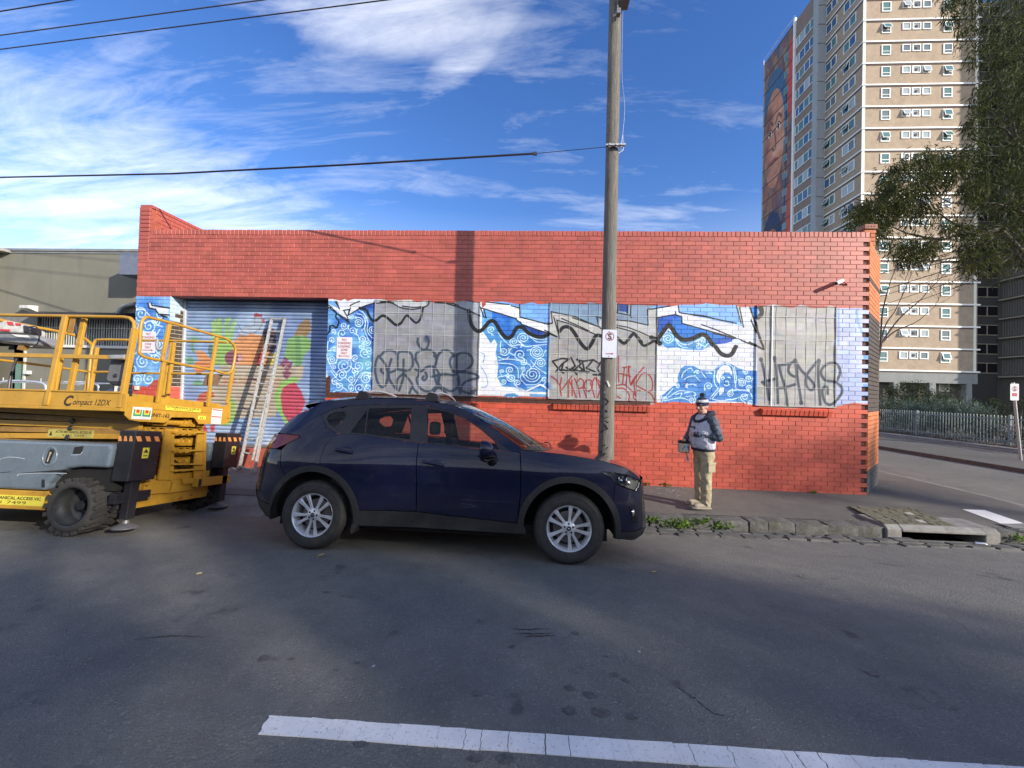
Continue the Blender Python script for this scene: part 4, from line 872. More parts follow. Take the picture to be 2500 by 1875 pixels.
    # body: flank, back, roof
    sb = MB().box((WX0+.01, WALL_Y+.2, -.3), (WX0+.2, WALL_Y+14, 4.4)).box((WX0+.2, WALL_Y+.22, 4.2), (WX1-.3, WALL_Y+14, 4.35)).box((WX0+.2, WALL_Y+13.8, -.3), (7.2, WALL_Y+14, 4.35))
    part('body', sb, M_REDOLD, BLD)
mk_wall()
def mk_chamfer():
    A = Vector((WX1, WALL_Y, 0)); Bp = Vector((7.40, 8.65, 0)); u = (Bp-A).normalized(); n = Vector((u.y, -u.x, 0)); L = (Bp-A).length
    ang = math.atan2(u.y, u.x); Rz = Matrix.Rotation(ang, 4, 'Z')
    mats = [M_ORANGE, M_DARKB, M_GREYB]; mb = MB(); core = MB(); ztop = 4.78
    zs = []
    def band(z): return 2 if z < .36 else 0 if z < 1.53 else 1 if z < 3.38 else 0 if z > 4.12 or z < 4.04 else 1
    z = ztop-H_/2; k = 0
    while z > -.1:
        s = .0 if k % 2 else -.115
        while s < L:
            a = max(s, 0.01); b = min(s+.23, L)
            if b-a > .03: add_brick(mb, A+u*((a+b)/2)-n*.045+Vector((0, 0, z)), b-a, .076, Rz, mi=band(z))
            s += P_
        z -= H_; k += 1
    part('corner_brickwork', mb, mats, BLD, kind='stuff')
    for z0, z1, mm in ((-.3, .36, M_CREAM), (.36, 1.53, M_ORANGE), (1.53, 3.38, M_CREAM), (3.38, ztop, M_REDOLD)):
        core = MB(); core.prism([A-n*.03+u*.03+Vector((0, 0, z0)), Bp-n*.03+Vector((0, 0, z0)), Bp-n*.25+Vector((0, 0, z0)), A-n*.25+u*.03+Vector((0, 0, z0))], (0, 0, z1-z0)); part('corner_core', core, mm, BLD)
    # cap stones and the taller pier end behind the corner
    q = Bp-n*.14+u*.02; pier = MB(); zt = onY(2140, 562, 8.75).z; z = zt-.10; k = 0; M_P = M_REDOLD
    c = Vector((6.98, 8.55, 0))
    while z > 4.0:
        for s, w in (((-.06, .1), (.06, .1)) if k % 2 else ((0, .225),)): add_brick(pier, (7.12+s, 8.62, z), w, .076)
        for j in range(8): add_brick(pier, (7.19, 8.70+.12+j*P_+(.12 if k % 2 else 0), z), .228, .076, Rz @ Matrix.Rotation(R(45), 4, 'Z'))
        z -= H_; k += 1
    part('rear_parapet', pier, M_ORANGE, BLD, kind='stuff')
    part('rear_parapet_core', MB().box((7.01, 8.60, 3.9), (7.23, 11, zt-.06)), M_REDOLD, BLD)
    cap = MB().box((6.99, 8.54, zt-.055), (7.25, 8.78, zt+.045)); part('end_brick', cap, simple('cap_brick', (.30, .14, .09), .8), BLD, bevel=.006)
    h = MB()
    for s in (-.06, 0, .06): h.lathe([(0, 8.538), (.013, 8.538)], 10, Matrix.Translation((7.12+s, 0, zt-.005)))
    part('brick_hole', h, simple('hole_dark', (.02, .01, .01), .9), BLD)
    part('side_wall', MB().box((7.18, 8.66, -.3), (7.40, WALL_Y+14, 4.78)), M_ORANGE, BLD)
    # toothed bricks in the splay joint carry on as plain maroon recess
mk_chamfer()
def mk_door():
    zb = onY(625, 1092, SHY).z; x0, x1 = XOP0+.04, XOP1+.3
    W = x1-x0; prof = [(-.004, 0), (-.012, .010), (-.020, .030), (-.020, .048), (-.010, .064), (.002, .0705), (.012, .0705)]
    mb = MB(); n = len(prof)
    mb.add([(x0, SHY+a, b) for a, b in prof]+[(x1, SHY+a, b) for a, b in prof], [(i, n+i, n+i+1, i+1) for i in range(n-1)])
    M_SH = canvas_mat('painted_shutter', cs, .38); me = mb.mesh('slat', M_SH, 60)
    rs = thing('roller_shutter', 'corrugated roller shutter painted with fruit and vegetables', 'roller shutter', ((x0+x1)/2, SHY, zb))
    z = zb+.05
    while z < 3.52:
        o = link('slat', me, rs); o.matrix_basis = Matrix.Translation((0, rng.uniform(-.001, .001), z)); z += .0775
    part('bottom_rail', MB().box((x0, SHY-.015, zb), (x1, SHY+.02, zb+.05)), simple('rail_grey', (.18, .19, .2), .5, .3), rs, bevel=.003)
    part('back_sheet', MB().box((x0, SHY+.014, zb), (x1, SHY+.03, 3.6)), simple('shutter_back', (.03, .035, .05), .8), rs)
    part('guide', MB().box((x0-.04, SHY-.05, zb), (x0+.012, SHY+.03, 3.53)), simple('guide_white', (.5, .52, .53), .5, var=.25), rs, bevel=.002)
    st = MB().box((XOP0-.0, WALL_Y+.10, -.3), (XOP1+.1, SHY+.3, zb-.01)); part('threshold', st, simple('step_red', (.42, .09, .055), .6, dirt=.5), BLD, bevel=.006)
    # reveal: dark bricks, cream joints
    rv = MB(); z = ZOP-H_/2; k = 0
    while z > -.1:
        ys = [(WALL_Y+.01, .225), (WALL_Y+.245, .11)] if k % 2 else [(WALL_Y+.01, .108), (WALL_Y+.128, .225)]
        for y, w in ys: add_brick(rv, (XOP0-.035, y+w/2, z), w, .074, Matrix.Rotation(R(90), 4, 'Z'), mi=(2 if z < 1.62 else 1 if (z > 3.05 and y+w < WALL_Y+.36-(3.5-z)*.0) and z > 3.05+(y-WALL_Y)*.9 else 0))
        z -= H_; k += 1
    part('reveal_brickwork', rv, [M_DARKB, simple('pale_blue_paint', (.42, .56, .70), .6), simple('red_paint_reveal', (.46, .09, .06), .6)], BLD, kind='stuff')
    part('reveal_core', MB().box((XOP0-.2, WALL_Y+.02, 1.62), (XOP0+.004, SHY+.2, ZOP)), M_CREAM, BLD)
    part('reveal_core', MB().box((XOP0-.2, WALL_Y+.02, -.3), (XOP0+.004, SHY+.2, 1.62)), simple('red_paint_low', (.46, .09, .06), .6), BLD)
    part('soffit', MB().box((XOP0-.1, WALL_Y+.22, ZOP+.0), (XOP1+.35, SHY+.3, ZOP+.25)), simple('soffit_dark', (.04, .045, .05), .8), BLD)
    part('pipe', MB().tube([(XOP0+.03, SHY-.06, 1.3), (XOP0+.03, SHY-.06, .3)], .012), simple('pipe_white', (.6, .6, .58), .5), BLD)
mk_door()
M_SCREEN = canvas_mat('painted_mesh', cv, .45, mod=lambda t, p, c: t.mix(1, c, t.ramp(t.noise(p, 14, 8, .8, st=(1, 1, .16)), [(.3, (.80, .80, .80)), (.7, (1.09, 1.09, 1.08))]), 'MULTIPLY'), bump=0)
def mk_screens():
    SP = ((913, 1171, 1.60, 'grey painted mesh security screen with a big bubbly tag, first window from the roller shutter', 9, .1, None), (1341, 1605, 1.60, 'grey painted mesh security screen with black and red tags, behind the utility pole', 11, .1, None), (1845, 2041, 1.575, 'grey painted mesh security screen with a four-letter tag, nearest the corner', 8, .2, .22))
    Mw = canvas_mat('painted_bars', cv, .4, mod=lambda t, p, c: t.mix(.55, c, (.70, .71, .72, 1)))
    for a, b, z0, lab, nv, q, mull in SP:
        X0, X1 = onY(a, 850, WALL_Y).x, onY(b, 850, WALL_Y).x; z1 = 3.51; Y = WALL_Y-.004
        t = thing('security_screen', lab, 'window screen', ((X0+X1)/2, WALL_Y, z0), group=None)
        mb = MB(); nx, nz = 60, 60      # gently dented sheet
        vs = []; fs = []
        for j in range(nz+1):
            for i in range(nx+1):
                x = X0+(X1-X0)*i/nx; z = z0+(z1-z0)*j/nz; d = mnoise.noise(Vector((x*1.7, z*1.9, a)))*.006+.0025*math.sin(z*math.pi/.31)
                vs.append((x, Y-.006+d, z))
        for j in range(nz):
            for i in range(nx): k = j*(nx+1)+i; fs.append((k, k+1, k+nx+2, k+nx+1))
        part('mesh_sheet', mb.add(vs, fs), M_SCREEN, t, 80)
        fr = MB(); w = .022
        fr.box((X0-.004, Y-.022, z0), (X0+w, Y+.01, z1)).box((X1-w, Y-.022, z0), (X1+.004, Y+.01, z1)).box((X0+w, Y-.021, z0), (X1-w, Y+.01, z0+w)).box((X0+w, Y-.021, z1-w), (X1-w, Y+.01, z1))
        part('frame', fr, M_SCREEN, t, bevel=.002)
        hz = [.12, .35, .52, .70, .88] if mull is None else [.1, .33, .56, .8]
        for h in hz:
            z = z1-(z1-z0)*h-.03; part('rail', MB().box((X0+w, Y-.0155, z-.0035), (X1-w, Y-.008, z+.0035)), Mw, t)
        for i in range(1, nv):
            x = X0+(X1-X0)*i/nv; part('bar', MB().box((x-.0022, Y-.0135, z0+w), (x+.0022, Y-.008, z1-w)), Mw, t)
        if mull: x = X0+(X1-X0)*.195; part('mullion', MB().box((x-.011, Y-.026, z0), (x+.011, Y-.009, z1)), simple('mullion_white', (.66, .67, .68), .5), t)
mk_screens()
# ------------------------------------------------------------------ signs, pole and wires
M_SIGN = simple('sign_white', (.66, .66, .70), .35, var=.06); M_SIGNRED = simple('sign_red', (.36, .035, .06), .5, var=.15); M_BLACK = simple('black_print', (.03, .03, .035), .5)
M_STEEL = simple('galvanised', (.42, .43, .44), .45, .6, var=.25, scale=30); M_WIRE = simple('cable_black', (.03, .028, .04), .6)
def arrow(o, r, u, L, w, mat, parent, sgn=1):
    o = Vector(o); r = Vector(r)*sgn; u = Vector(u); n = Vector(r.cross(u)).normalized()*.0015*sgn
    part('arrow', MB().prism([o-r*L/2-u*w/2, o+r*(L/2-w*3)-u*w/2, o+r*(L/2-w*3)-u*w*1.6, o+r*L/2, o+r*(L/2-w*3)+u*w*1.6, o+r*(L/2-w*3)+u*w/2, o-r*L/2+u*w/2], n), mat, parent, recalc=True)
def plate(x0, x1, z0, z1, y, r=.02, th=.003):
    P = []
    for cx, cz, a in ((x1-r, z0+r, -90), (x1-r, z1-r, 0), (x0+r, z1-r, 90), (x0+r, z0+r, 180)):
        for k in range(4): P.append((cx+r*math.cos(R(a+k*30)), y, cz+r*math.sin(R(a+k*30))))
    return MB().prism(P, (0, th, 0))
def no_standing(x0, y0, x1, y1, Y, sgn, lab):
    a = onY(x0, y0, Y); b = onY(x1, y1, Y); t = thing('parking_sign', lab, 'sign', ((a.x+b.x)/2, Y, b.z)); W = b.x-a.x; H = a.z-b.z; cx = (a.x+b.x)/2
    part('sign_plate', plate(a.x, b.x, b.z, a.z, Y-.006, .012, .004), M_SIGN, t)
    rimp = [(a.x+.008, Y-.0075, b.z+.008), (b.x-.008, Y-.0075, b.z+.008), (b.x-.008, Y-.0075, a.z-.008), (a.x+.008, Y-.0075, a.z-.008)]
    for i, (w, fr) in enumerate((('NO', .3), ('STANDING', .84), ('LOADING', .76), ('ZONE', .46), ('ONLY', .42))):
        lettering(w, (cx, Y-.0085, a.z-H*(.12+.155*i)), (1, 0, 0), (0, 0, 1), H*.105, M_SIGNRED, t, width=W*fr, bold=.01)
    arrow((cx, Y-.0085, b.z+H*.13), (1, 0, 0), (0, 0, 1), W*.72, H*.028, M_SIGNRED, t, sgn)
no_standing(823, 822.7, 858.5, 876.5, WALL_Y, -1, 'white no standing sign with arrow pointing left, beside the roller shutter')
no_standing(346, 809, 379, 862, WALL_Y, 1, 'white no standing sign with arrow pointing right, behind the lift railing')
POLE = Vector((1.147, 6.0, 0))
def mk_pole():
    t = NT('weathered_pole'); p = t.pos(); f = t.noise(p, 9, 8, .7, st=(6, 6, .35)); g = t.noise(p, 3, 5, .6, st=(3, 3, .8)); crack = t.noise(p, 30, 6, .75, st=(3, 3, .05))
    col = t.ramp(f, [(.25, (.07, .063, .055)), (.5, (.155, .142, .124)), (.75, (.27, .248, .215))]); col = t.mix(t.rng(g, .5, .7, 0, .5), col, (.13, .125, .115, 1))
    col = t.mix(t.rng(crack, .60, .68, 0, .75), col, (.035, .03, .026, 1)); t.bump(t.math('ADD', f, crack), .9, .012); M = t.done(col, .9)
    th = thing('utility_pole', 'weathered grey timber utility pole standing by the kerb in front of the shop', 'utility pole', (POLE.x, POLE.y, -.06))
    mb = MB(); n = 20; rings = 60; vs = []; fs = []
    for j in range(rings+1):
        z = -.3+j*9.6/rings; r = interp(z, [-.3, .6, 1.6, 5, 9.5], [.136, .123, .110, .100, .092]); lean = -.020*z/3+.012
        for k in range(n):
            a = 2*math.pi*k/n; rr = r*(1+.035*mnoise.noise(Vector((math.cos(a)*2, math.sin(a)*2, z*.35)))+.02*mnoise.noise(Vector((math.cos(a)*7, math.sin(a)*7, z*.8))))
            if -2.0 < a-2*math.pi < -.95: rr *= .955                                 # flat worn face
            vs.append((POLE.x+lean*.2+rr*math.cos(a), POLE.y+rr*math.sin(a), z))
    for j in range(rings):
        for k in range(n): fs.append((j*n+k, j*n+(k+1) % n, (j+1)*n+(k+1) % n, (j+1)*n+k))
    mb.add(vs, fs).add([vs[-n+k] for k in range(n)], [tuple(range(n))]); part('shaft', mb, M, th, 70)
    zb = onY(1480, 358, 5.9).z
    br = MB().bar((POLE.x-.13, 5.87, zb), (POLE.x+.16, 5.87, zb+.005), .05, .028); part('cable_bracket', br, M_STEEL, th, bevel=.003)
    bl = MB()
    for dx in (-.07, .03, .10): bl.lathe([(0, 5.835), (.018, 5.835), (.018, 5.86), (.03, 5.86), (.03, 5.875)], 8, Matrix.Translation((POLE.x+dx, 0, zb)))
    part('bolt', bl, M_STEEL, th)
    gw = onY(1485, 250, 5.9)
    part('ground_wire', MB().tube(smoothpath([(POLE.x+.095, 5.93, 7.9), (POLE.x+.10, 5.92, gw.z+.5), (POLE.x+.155, 5.92, gw.z-.1), (POLE.x+.11, 5.92, gw.z-.75), (POLE.x+.13, 5.9, zb+.2), (POLE.x+.14, 5.88, zb-.05), (POLE.x+.07, 5.87, zb-.12), (POLE.x+.12, 5.87, zb-.16)], 5), .0022, 5), M_STEEL, th, 60)
    ft = MB(); z0 = onY(1480, 30, 5.85).z; ft.box((POLE.x-.02, 5.80, z0-.06), (POLE.x+.04, 5.88, z0+.02)); ft.tube([(POLE.x-.0, 5.84, z0), (POLE.x-.03, 5.83, z0+.5)], .012); ft.box((POLE.x+.0, 5.78, z0+.12), (POLE.x+.17, 5.95, z0+.5))
    part('top_bracket', ft, simple('grey_fitting', (.16, .17, .18), .5), th, bevel=.004)
    # faded sprayed tag and paper scraps
    def oncyl(px, py):
        q = onY(px, py, POLE.y-.125); x = q.x-POLE.x; x = max(-.118, min(.118, x)); rr = interp(q.z, [-.3, .6, 1.6, 5, 9.5], [.136, .123, .110, .100, .092])*1.03
        return Vector((q.x, POLE.y-math.sqrt(max(.0003, rr*rr-x*x)), q.z))
    V_ = lambda s: [oncyl(1440+x/4.61, 780+y/4.61) for x, y in pts(s)]
    tg = MB()
    for s in ('140,885 150,940 140,1010', '175,880 215,920 190,960 135,975 200,1035', '130,1045 200,1040', '150,1060 135,1095 170,1110 215,1095', '150,1130 215,1160', '135,1150 190,1200 205,1230', '130,1270 170,1240 205,1235', '125,1280 150,1250', '135,1440 180,1410', '205,1440 130,1500', '120,1495 210,1560', '180,1500 150,1560'):
        q = V_(s); tg.tube(q, .0065, 4)
    part('sprayed_tag', tg, simple('tag_black', (.03, .03, .032), .8), th, kind=None)
    q = [oncyl(1440+x/4.61, 780+y/4.61)-Vector((0, .004, 0)) for x, y in ((188, 692), (205, 686), (234, 750), (214, 760))]
    part('paper_scrap', MB().prism(q, (0, .002, 0)), simple('paper', (.6, .6, .56), .8), th)
    q = [oncyl(1440+x/4.61, 780+y/4.61)-Vector((0, .004, 0)) for x, y in ((160, 810), (178, 808), (180, 826), (162, 828))]
    part('paper_scrap', MB().prism(q, (0, .002, 0)), simple('paper2', (.6, .6, .56), .8), th)
    # kerbside sign strapped to the pole
    Y = POLE.y-.128; a = onY(1471.5, 804.5, Y); b = onY(1505.5, 873.5, Y); cx = (a.x+b.x)/2; W = b.x-a.x; H = a.z-b.z
    sg = thing('stopping_sign', 'white sign with a crossed-out S in a red ring, fixed to the utility pole', 'sign', (cx, Y, b.z))
    part('sign_plate', plate(a.x, b.x, b.z, a.z, Y, .018), simple('sign_bluewhite', (.60, .64, .74), .35, var=.05), sg)
    cz = a.z-H*.245; rg = MB(); n = 32; r0, r1 = W*.30, W*.255
    rg.add([(cx+r*math.cos(2*math.pi*k/n), Y-.002, cz+r*math.sin(2*math.pi*k/n)) for r in (r0, r1) for k in range(n)], [(k, (k+1) % n, n+(k+1) % n, n+k) for k in range(n)])
    part('ring', rg, M_SIGNRED, sg); lettering('S', (cx, Y-.003, cz), (1, 0, 0), (0, 0, 1), W*.40, M_BLACK, sg, bold=.03)
    part('slash', MB().prism([(cx-W*.17, Y-.0038, cz+W*.2), (cx-W*.14, Y-.0038, cz+W*.22), (cx+W*.17, Y-.0038, cz-W*.2), (cx+W*.14, Y-.0038, cz-W*.22)], (0, -.0008, 0)), M_SIGNRED, sg)
    arrow((cx+W*.02, Y-.003, b.z+H*.14), (1, 0, 0), (0, 0, 1), W*.52, W*.045, M_SIGNRED, sg, 1)
    part('stud', MB().lathe([(0, Y-.012), (.006, Y-.01), (.007, Y)], 8, Matrix.Translation((cx-W*.02, 0, a.z-H*.06))), M_STEEL, sg)
    part('stud', MB().lathe([(0, Y-.012), (.006, Y-.01), (.007, Y)], 8, Matrix.Translation((cx+W*.0, 0, b.z+H*.06))), M_STEEL, sg)
mk_pole()
def wire(lab, P, r, sag=0, group=None, name='overhead_cable'):
    P = [Vector(p) for p in P]
    if len(P) == 2:
        a, b = P; P = [a.lerp(b, t/14)+Vector((0, 0, -sag*4*(t/14)*(1-t/14))) for t in range(15)]
    o = part(name, MB().tube(P, r, 6), M_WIRE, None, 60); tag(o, lab, 'cable', group); return o
zb = onY(1480, 358, 5.86).z
wire('thick lowest overhead cable on the left, clamped to a thin tail from the pole', [onY(-500, 462, 9.5), onY(0, 433, 8.0), onY(420, 424, 7.2), onY(850, 402, 6.6), onY(1304, 375, 6.1)], .016)
wire('thin wire tail joining the thick cable to the pole bracket', [onY(1304, 375, 6.1), (POLE.x-.10, 5.865, zb)], .005)
part('cable_clamp', MB().cbox(onY(1306, 375, 6.1), (.07, .03, .05)), M_WIRE, None, bevel=.004); tag(bpy.data.objects['cable_clamp'], 'small dark clamp ending the thick overhead cable, left of the pole', 'cable clamp')
for i, (a, b, L) in enumerate((((-200, 60), (172, 0), 'uppermost of the three overhead wires at the top left'), ((-200, 113), (640, 0), 'middle of the three overhead wires at the top left'), ((-200, 146), (942, 0), 'lowest of the three overhead wires crossing the top left'))):
    p, q = onZ(*a, 8.2+.1*i), onZ(b[0], b[1], 8.2+.1*i); wire(L, [p+(p-q)*.6, p, q, q+(q-p)*1.2], .010, group='overhead wires at the top left')
for i, (a, b, r) in enumerate((((2155, 666.6), (2500, 563), .013), ((2155, 708.5), (2500, 600), .013), ((2155, 722), (2500, 616), .008), ((2155, 745), (2500, 628), .008), ((2170, 760), (2500, 643), .008))):
    p, q = onY(a[0], a[1], 13.5), onY(b[0], b[1], 10.5); wire(['top one of the service wires fanning past the right corner', 'second service wire past the right corner, close under the top one', 'third service wire down past the right corner', 'fourth service wire down past the right corner', 'lowest of the five service wires past the right corner'][i], [p+(p-q)*.4, p, q, q+(q-p)*.8], r, group='service wires past the right corner')

# ------------------------------------------------------------------ grey building on the left
GY = 10.6
def mk_grey():
    t = NT('grey_render'); p = t.pos(); c = t.ramp(t.noise(p, 1.1, 7, .6), [(.3, (.155, .153, .125)), (.7, (.19, .188, .155))]); c = t.mix(t.rng(t.noise(p, 2.2, 6, .6, st=(1, 1, .12)), .56, .7, 0, .35), c, (.10, .10, .10, 1))
    t.bump(t.noise(p, 70, 5), .35, .004); MG = t.done(c, .9)
    b = thing('grey_building', 'drab olive-grey rendered building behind the lift, with a barred window', 'building', (-13, GY, 0))
    X = lambda px, py=800: onY(px, py, GY).x; Z = lambda px, py: onY(px, py, GY).z
    xw0, xw1, zw0, zw1 = X(97), X(330), Z(200, 843), Z(200, 776); xd0, xd1, zd1 = X(-40), X(60, 860), Z(30, 800); ztop = Z(160, 614)
    mb = MB(); y0, y1 = GY, GY+.3
    mb.box((-26, y0, zd1), (xw0, y1, ztop)).box((xw0, y0, zw1), (-7.5, y1, ztop)).box((xd1, y0, -.3), (xw0, y1, zd1)).box((xw0, y0, -.3), (-7.5, y1, zw0)).box((xw1, y0, zw0), (-7.5, y1, zw1)).box((-26, y0, -.3), (xd0, y1, zd1))
    part('wall', mb, MG, b); part('body', MB().box((-26, y1+.4, -.3), (-7.5, 22, ztop-.05)), MG, b)
    mt = simple('grey_flashing', (.24, .25, .25), .5, .3)
    part('roof_flashing', MB().box((-26, y0-.05, ztop), (-7.5, y1+.1, ztop+.07)).box((-26, y0-.02, ztop-.06), (-7.5, y0, ztop)), mt, b)
    part('projecting_wall', MB().box((-16, GY-.9, -.3), (X(-4, 700)-.3, GY, Z(2, 622))), simple('pale_render', (.24, .235, .18), .9), b)
    rf = MB().prism([(X(-60, 600), GY-1, Z(0, 604)), (X(30, 611), GY-.2, Z(30, 612)), (X(30, 611), GY-.2, Z(30, 618)), (X(-60, 612), GY-1, Z(0, 618))], (0, .6, 0)); part('eave', rf, simple('eave', (.30, .28, .26), .6), b)
    dk = simple('dark_room', (.02, .022, .026), .5); part('window_glass', MB().box((xw0, y0+.14, zw0), (xw1, y0+.16, zw1)), NT('blue_glass').done((.05, .09, .12, 1), .08), b)
    mmg = simple('mullion_grey', (.34, .33, .29), .6)
    for k in range(4): x = xw0+(xw1-xw0)*(k+.5)/4; part('mullion', MB().box((x-.03, y0+.09, zw0), (x+.03, y0+.139, zw1)), mmg, b)
    bm_ = simple('bar_pale', (.50, .50, .46), .5); n = 38
    for k in range(n): x = xw0+(xw1-xw0)*(k+.5)/n; part('window_bar', MB().box((x-.009, y0+.02, zw0), (x+.009, y0+.035, zw1)), bm_, b)
    part('cross_bar', MB().box((xw0, y0+.036, (zw0+zw1)/2+.1), (xw1, y0+.045, (zw0+zw1)/2+.125)), bm_, b)
    part('window_sill', MB().box((xw0-.3, y0-.07, zw0-.08), (xw1, y0+.02, zw0)), simple('sill_white', (.62, .62, .60), .5), b, bevel=.01)
    z = Z(150, 763); aw = MB().prism([(X(97), y0, z+.02), (X(97), y0-.55, z-.12), (X(97), y0-.55, z-.20), (X(97), y0, z-.10)], (X(330)-X(97), 0, 0)); part('awning', aw, simple('awning_black', (.025, .025, .03), .6), b)
    part('cable_tray', MB().box((X(-30), y0-.06, Z(30, 797)), (X(97), y0-.0, Z(30, 772))), simple('signband_grey', (.17, .175, .18), .6), b)
    part('door_recess', MB().box((xd0, y0+.7, -.3), (xd1, y0+.75, zd1)), dk, b); part('glass_door', MB().box((X(10, 900), y0+.25, -.2), (X(58, 900), y0+.28, Z(30, 885))), simple('green_door', (.14, .26, .22), .3), b)
    part('door_post', MB().box((X(60, 880), y0-.03, -.2), (X(64.5, 880), y0+.05, Z(60, 845))), simple('post_white', (.55, .56, .52), .5), b)
    lb = thing('wall_light', 'small white box light high on the grey building wall', 'light', onY(61, 750, GY-.1)); a, c = onY(48, 743, GY-.2), onY(72, 757, GY-.2)
    part('housing', MB().prism([(a.x, GY, a.z), (a.x, GY-.2, a.z-.02), (a.x, GY-.22, c.z+.05), (a.x, GY, c.z-.02)], (c.x-a.x, 0, 0)), simple('box_white', (.68, .68, .66), .4), lb, bevel=.008)
    part('lens', MB().box((a.x+.03, GY-.226, c.z+.06), (c.x-.03, GY-.2, a.z-.03)), simple('lens', (.5, .5, .5), .2), lb)
    a, c = onY(66, 905, GY), onY(78, 914, GY); tag(part('letter_box', MB().box((a.x, GY-.1, c.z), (c.x, GY, a.z)), simple('lb_white', (.6, .6, .58), .5), None, bevel=.008), 'little white letter box on the wall beside the grey building door', 'letter box')
    a, c = onY(311, 623, GY-.5), onY(345, 676, GY-.5); tag(part('gutter_box', MB().box((a.x, GY-.7, c.z), (a.x+.75, GY-.05, a.z)), simple('blue_grey_metal', (.13, .155, .22), .5), None, bevel=.01), 'dark blue-grey rain head box at the end of the grey wall, beside the red parapet', 'rain head')
    P = smoothpath([onY(284, 775, GY-.1), onY(292, 758, GY-.1), onY(304, 748, GY-.1), onY(330, 742, GY-.1)], 5); tag(part('conduit_bend', MB().tube(P, .06, 8), simple('conduit_grey', (.34, .35, .35), .5), None, 60), 'curved grey conduit bending into the painted pillar above the awning', 'conduit')
    # two vehicles parked between the lift and this wall
    cb = simple('parked_blue', (.035, .055, .12), .25, coat=.8); gl = simple('parked_glass', (.03, .04, .05), .06); ch = simple('chrome', (.7, .7, .72), .15, .9); dkp = simple('dark_plastic', (.03, .03, .03), .6)
    pc = thing('parked_car', 'dark blue car parked behind the lift with silver trim along its roof', 'car', (-8.9, 9.2, 0), None)
    prof = [(-2.1, .35), (-2.15, .85), (-1.9, 1.05), (-1.25, 1.12), (-.55, 1.55), (.9, 1.60), (1.75, 1.50), (2.1, 1.05), (2.15, .4)]
    def hull(w, z0=0):
        v = []; n = len(prof)
        for sgn in (-1, 1):
            for x, z in prof: v.append(Vector((-9.5+x, 9.25+sgn*(w-(.26 if z > 1.15 else 0)), z+.0)))
        return v, n
    v, n = hull(.88); m = MB().add(v, [tuple(range(n))[::-1], tuple(range(n, 2*n))]+[(i, (i+1) % n, n+(i+1) % n, n+i) for i in range(n)]); part('body', m, cb, pc, bevel=.05, seg=3)
    for sgn in (-1, 1):
        y = 9.25+sgn*.80; part('side_glass', MB().prism([(-10.55, 9.25+sgn*.895, 1.10), (-10.0, 9.25+sgn*.66, 1.50), (-8.0, 9.25+sgn*.66, 1.50), (-7.75, 9.25+sgn*.86, 1.12)], (0, sgn*.01, 0)), gl, pc)
    part('windscreen', MB().prism([(-10.72, 8.65, 1.14), (-10.06, 8.72, 1.545), (-10.06, 9.78, 1.545), (-10.72, 9.85, 1.14)], (-.015, 0, .02)), gl, pc)
    a = onY(172, 955, 8.6); c = onY(197, 937, 8.6); d = onY(330, 938, 8.6)
    part('roof_trim', MB().tube(smoothpath([a, c, d], 6), .022, 8), ch, pc, 60)
    for x in (-10.9, -8.2):
        for sgn in (-1, 1): part('wheel', MB().lathe([(0, -.1), (.2, -.1), (.33, -.1), (.34, -.05), (.34, .1), (.2, .1), (0, .1)], 20, Matrix.Translation((x, 9.25+sgn*.8, .33))), dkp, pc, 40)
    ut = thing('tray_ute', 'silver tube roof rack of a ute parked left behind the lift', 'ute', (-11.5, 8.8, 0))
    rk = MB(); a = onY(-30, 960, 8.4); b1 = onY(8, 932, 8.4); b2 = onY(100, 934, 8.4); c = onY(112, 955, 8.4)
    for dy in (0, 1.1): rk.tube(smoothpath([a+Vector((0, dy, -.3)), a+Vector((.0, dy, 0)), b1+Vector((0, dy, 0)), b2+Vector((0, dy, 0)), c+Vector((0, dy, 0)), c+Vector((0, dy, -.35))], 5), .03, 8)
    for q in (b1, b2): rk.tube([q, q+Vector((0, 1.1, 0))], .025, 8); rk.tube([q+Vector((0, 0, 0)), q+Vector((0, 0, .1))], .014, 6)
    part('rack', rk, simple('rack_silver', (.62, .65, .70), .3, .7), ut, 60)
    x0, x1 = a.x-.6, c.x+.3; z = b1.z
    part('cab', MB().prism([(x0, 8.4, .4), (x0, 8.4, z-.28), (x1-.5, 8.4, z-.28), (x1, 8.4, .95), (x1+.9, 8.4, .85), (x1+.95, 8.4, .4)], (0, 1.5, 0)), simple('ute_white', (.6, .6, .6), .3), ut, bevel=.06)
    for x in (x0+.5, x1+.4):
        for y in (8.42, 9.85): part('wheel', MB().lathe([(0, -.1), (.33, -.1), (.35, 0), (.33, .1), (0, .1)], 18, Matrix.Translation((x, y, .34))), dkp, ut, 40)
mk_grey()

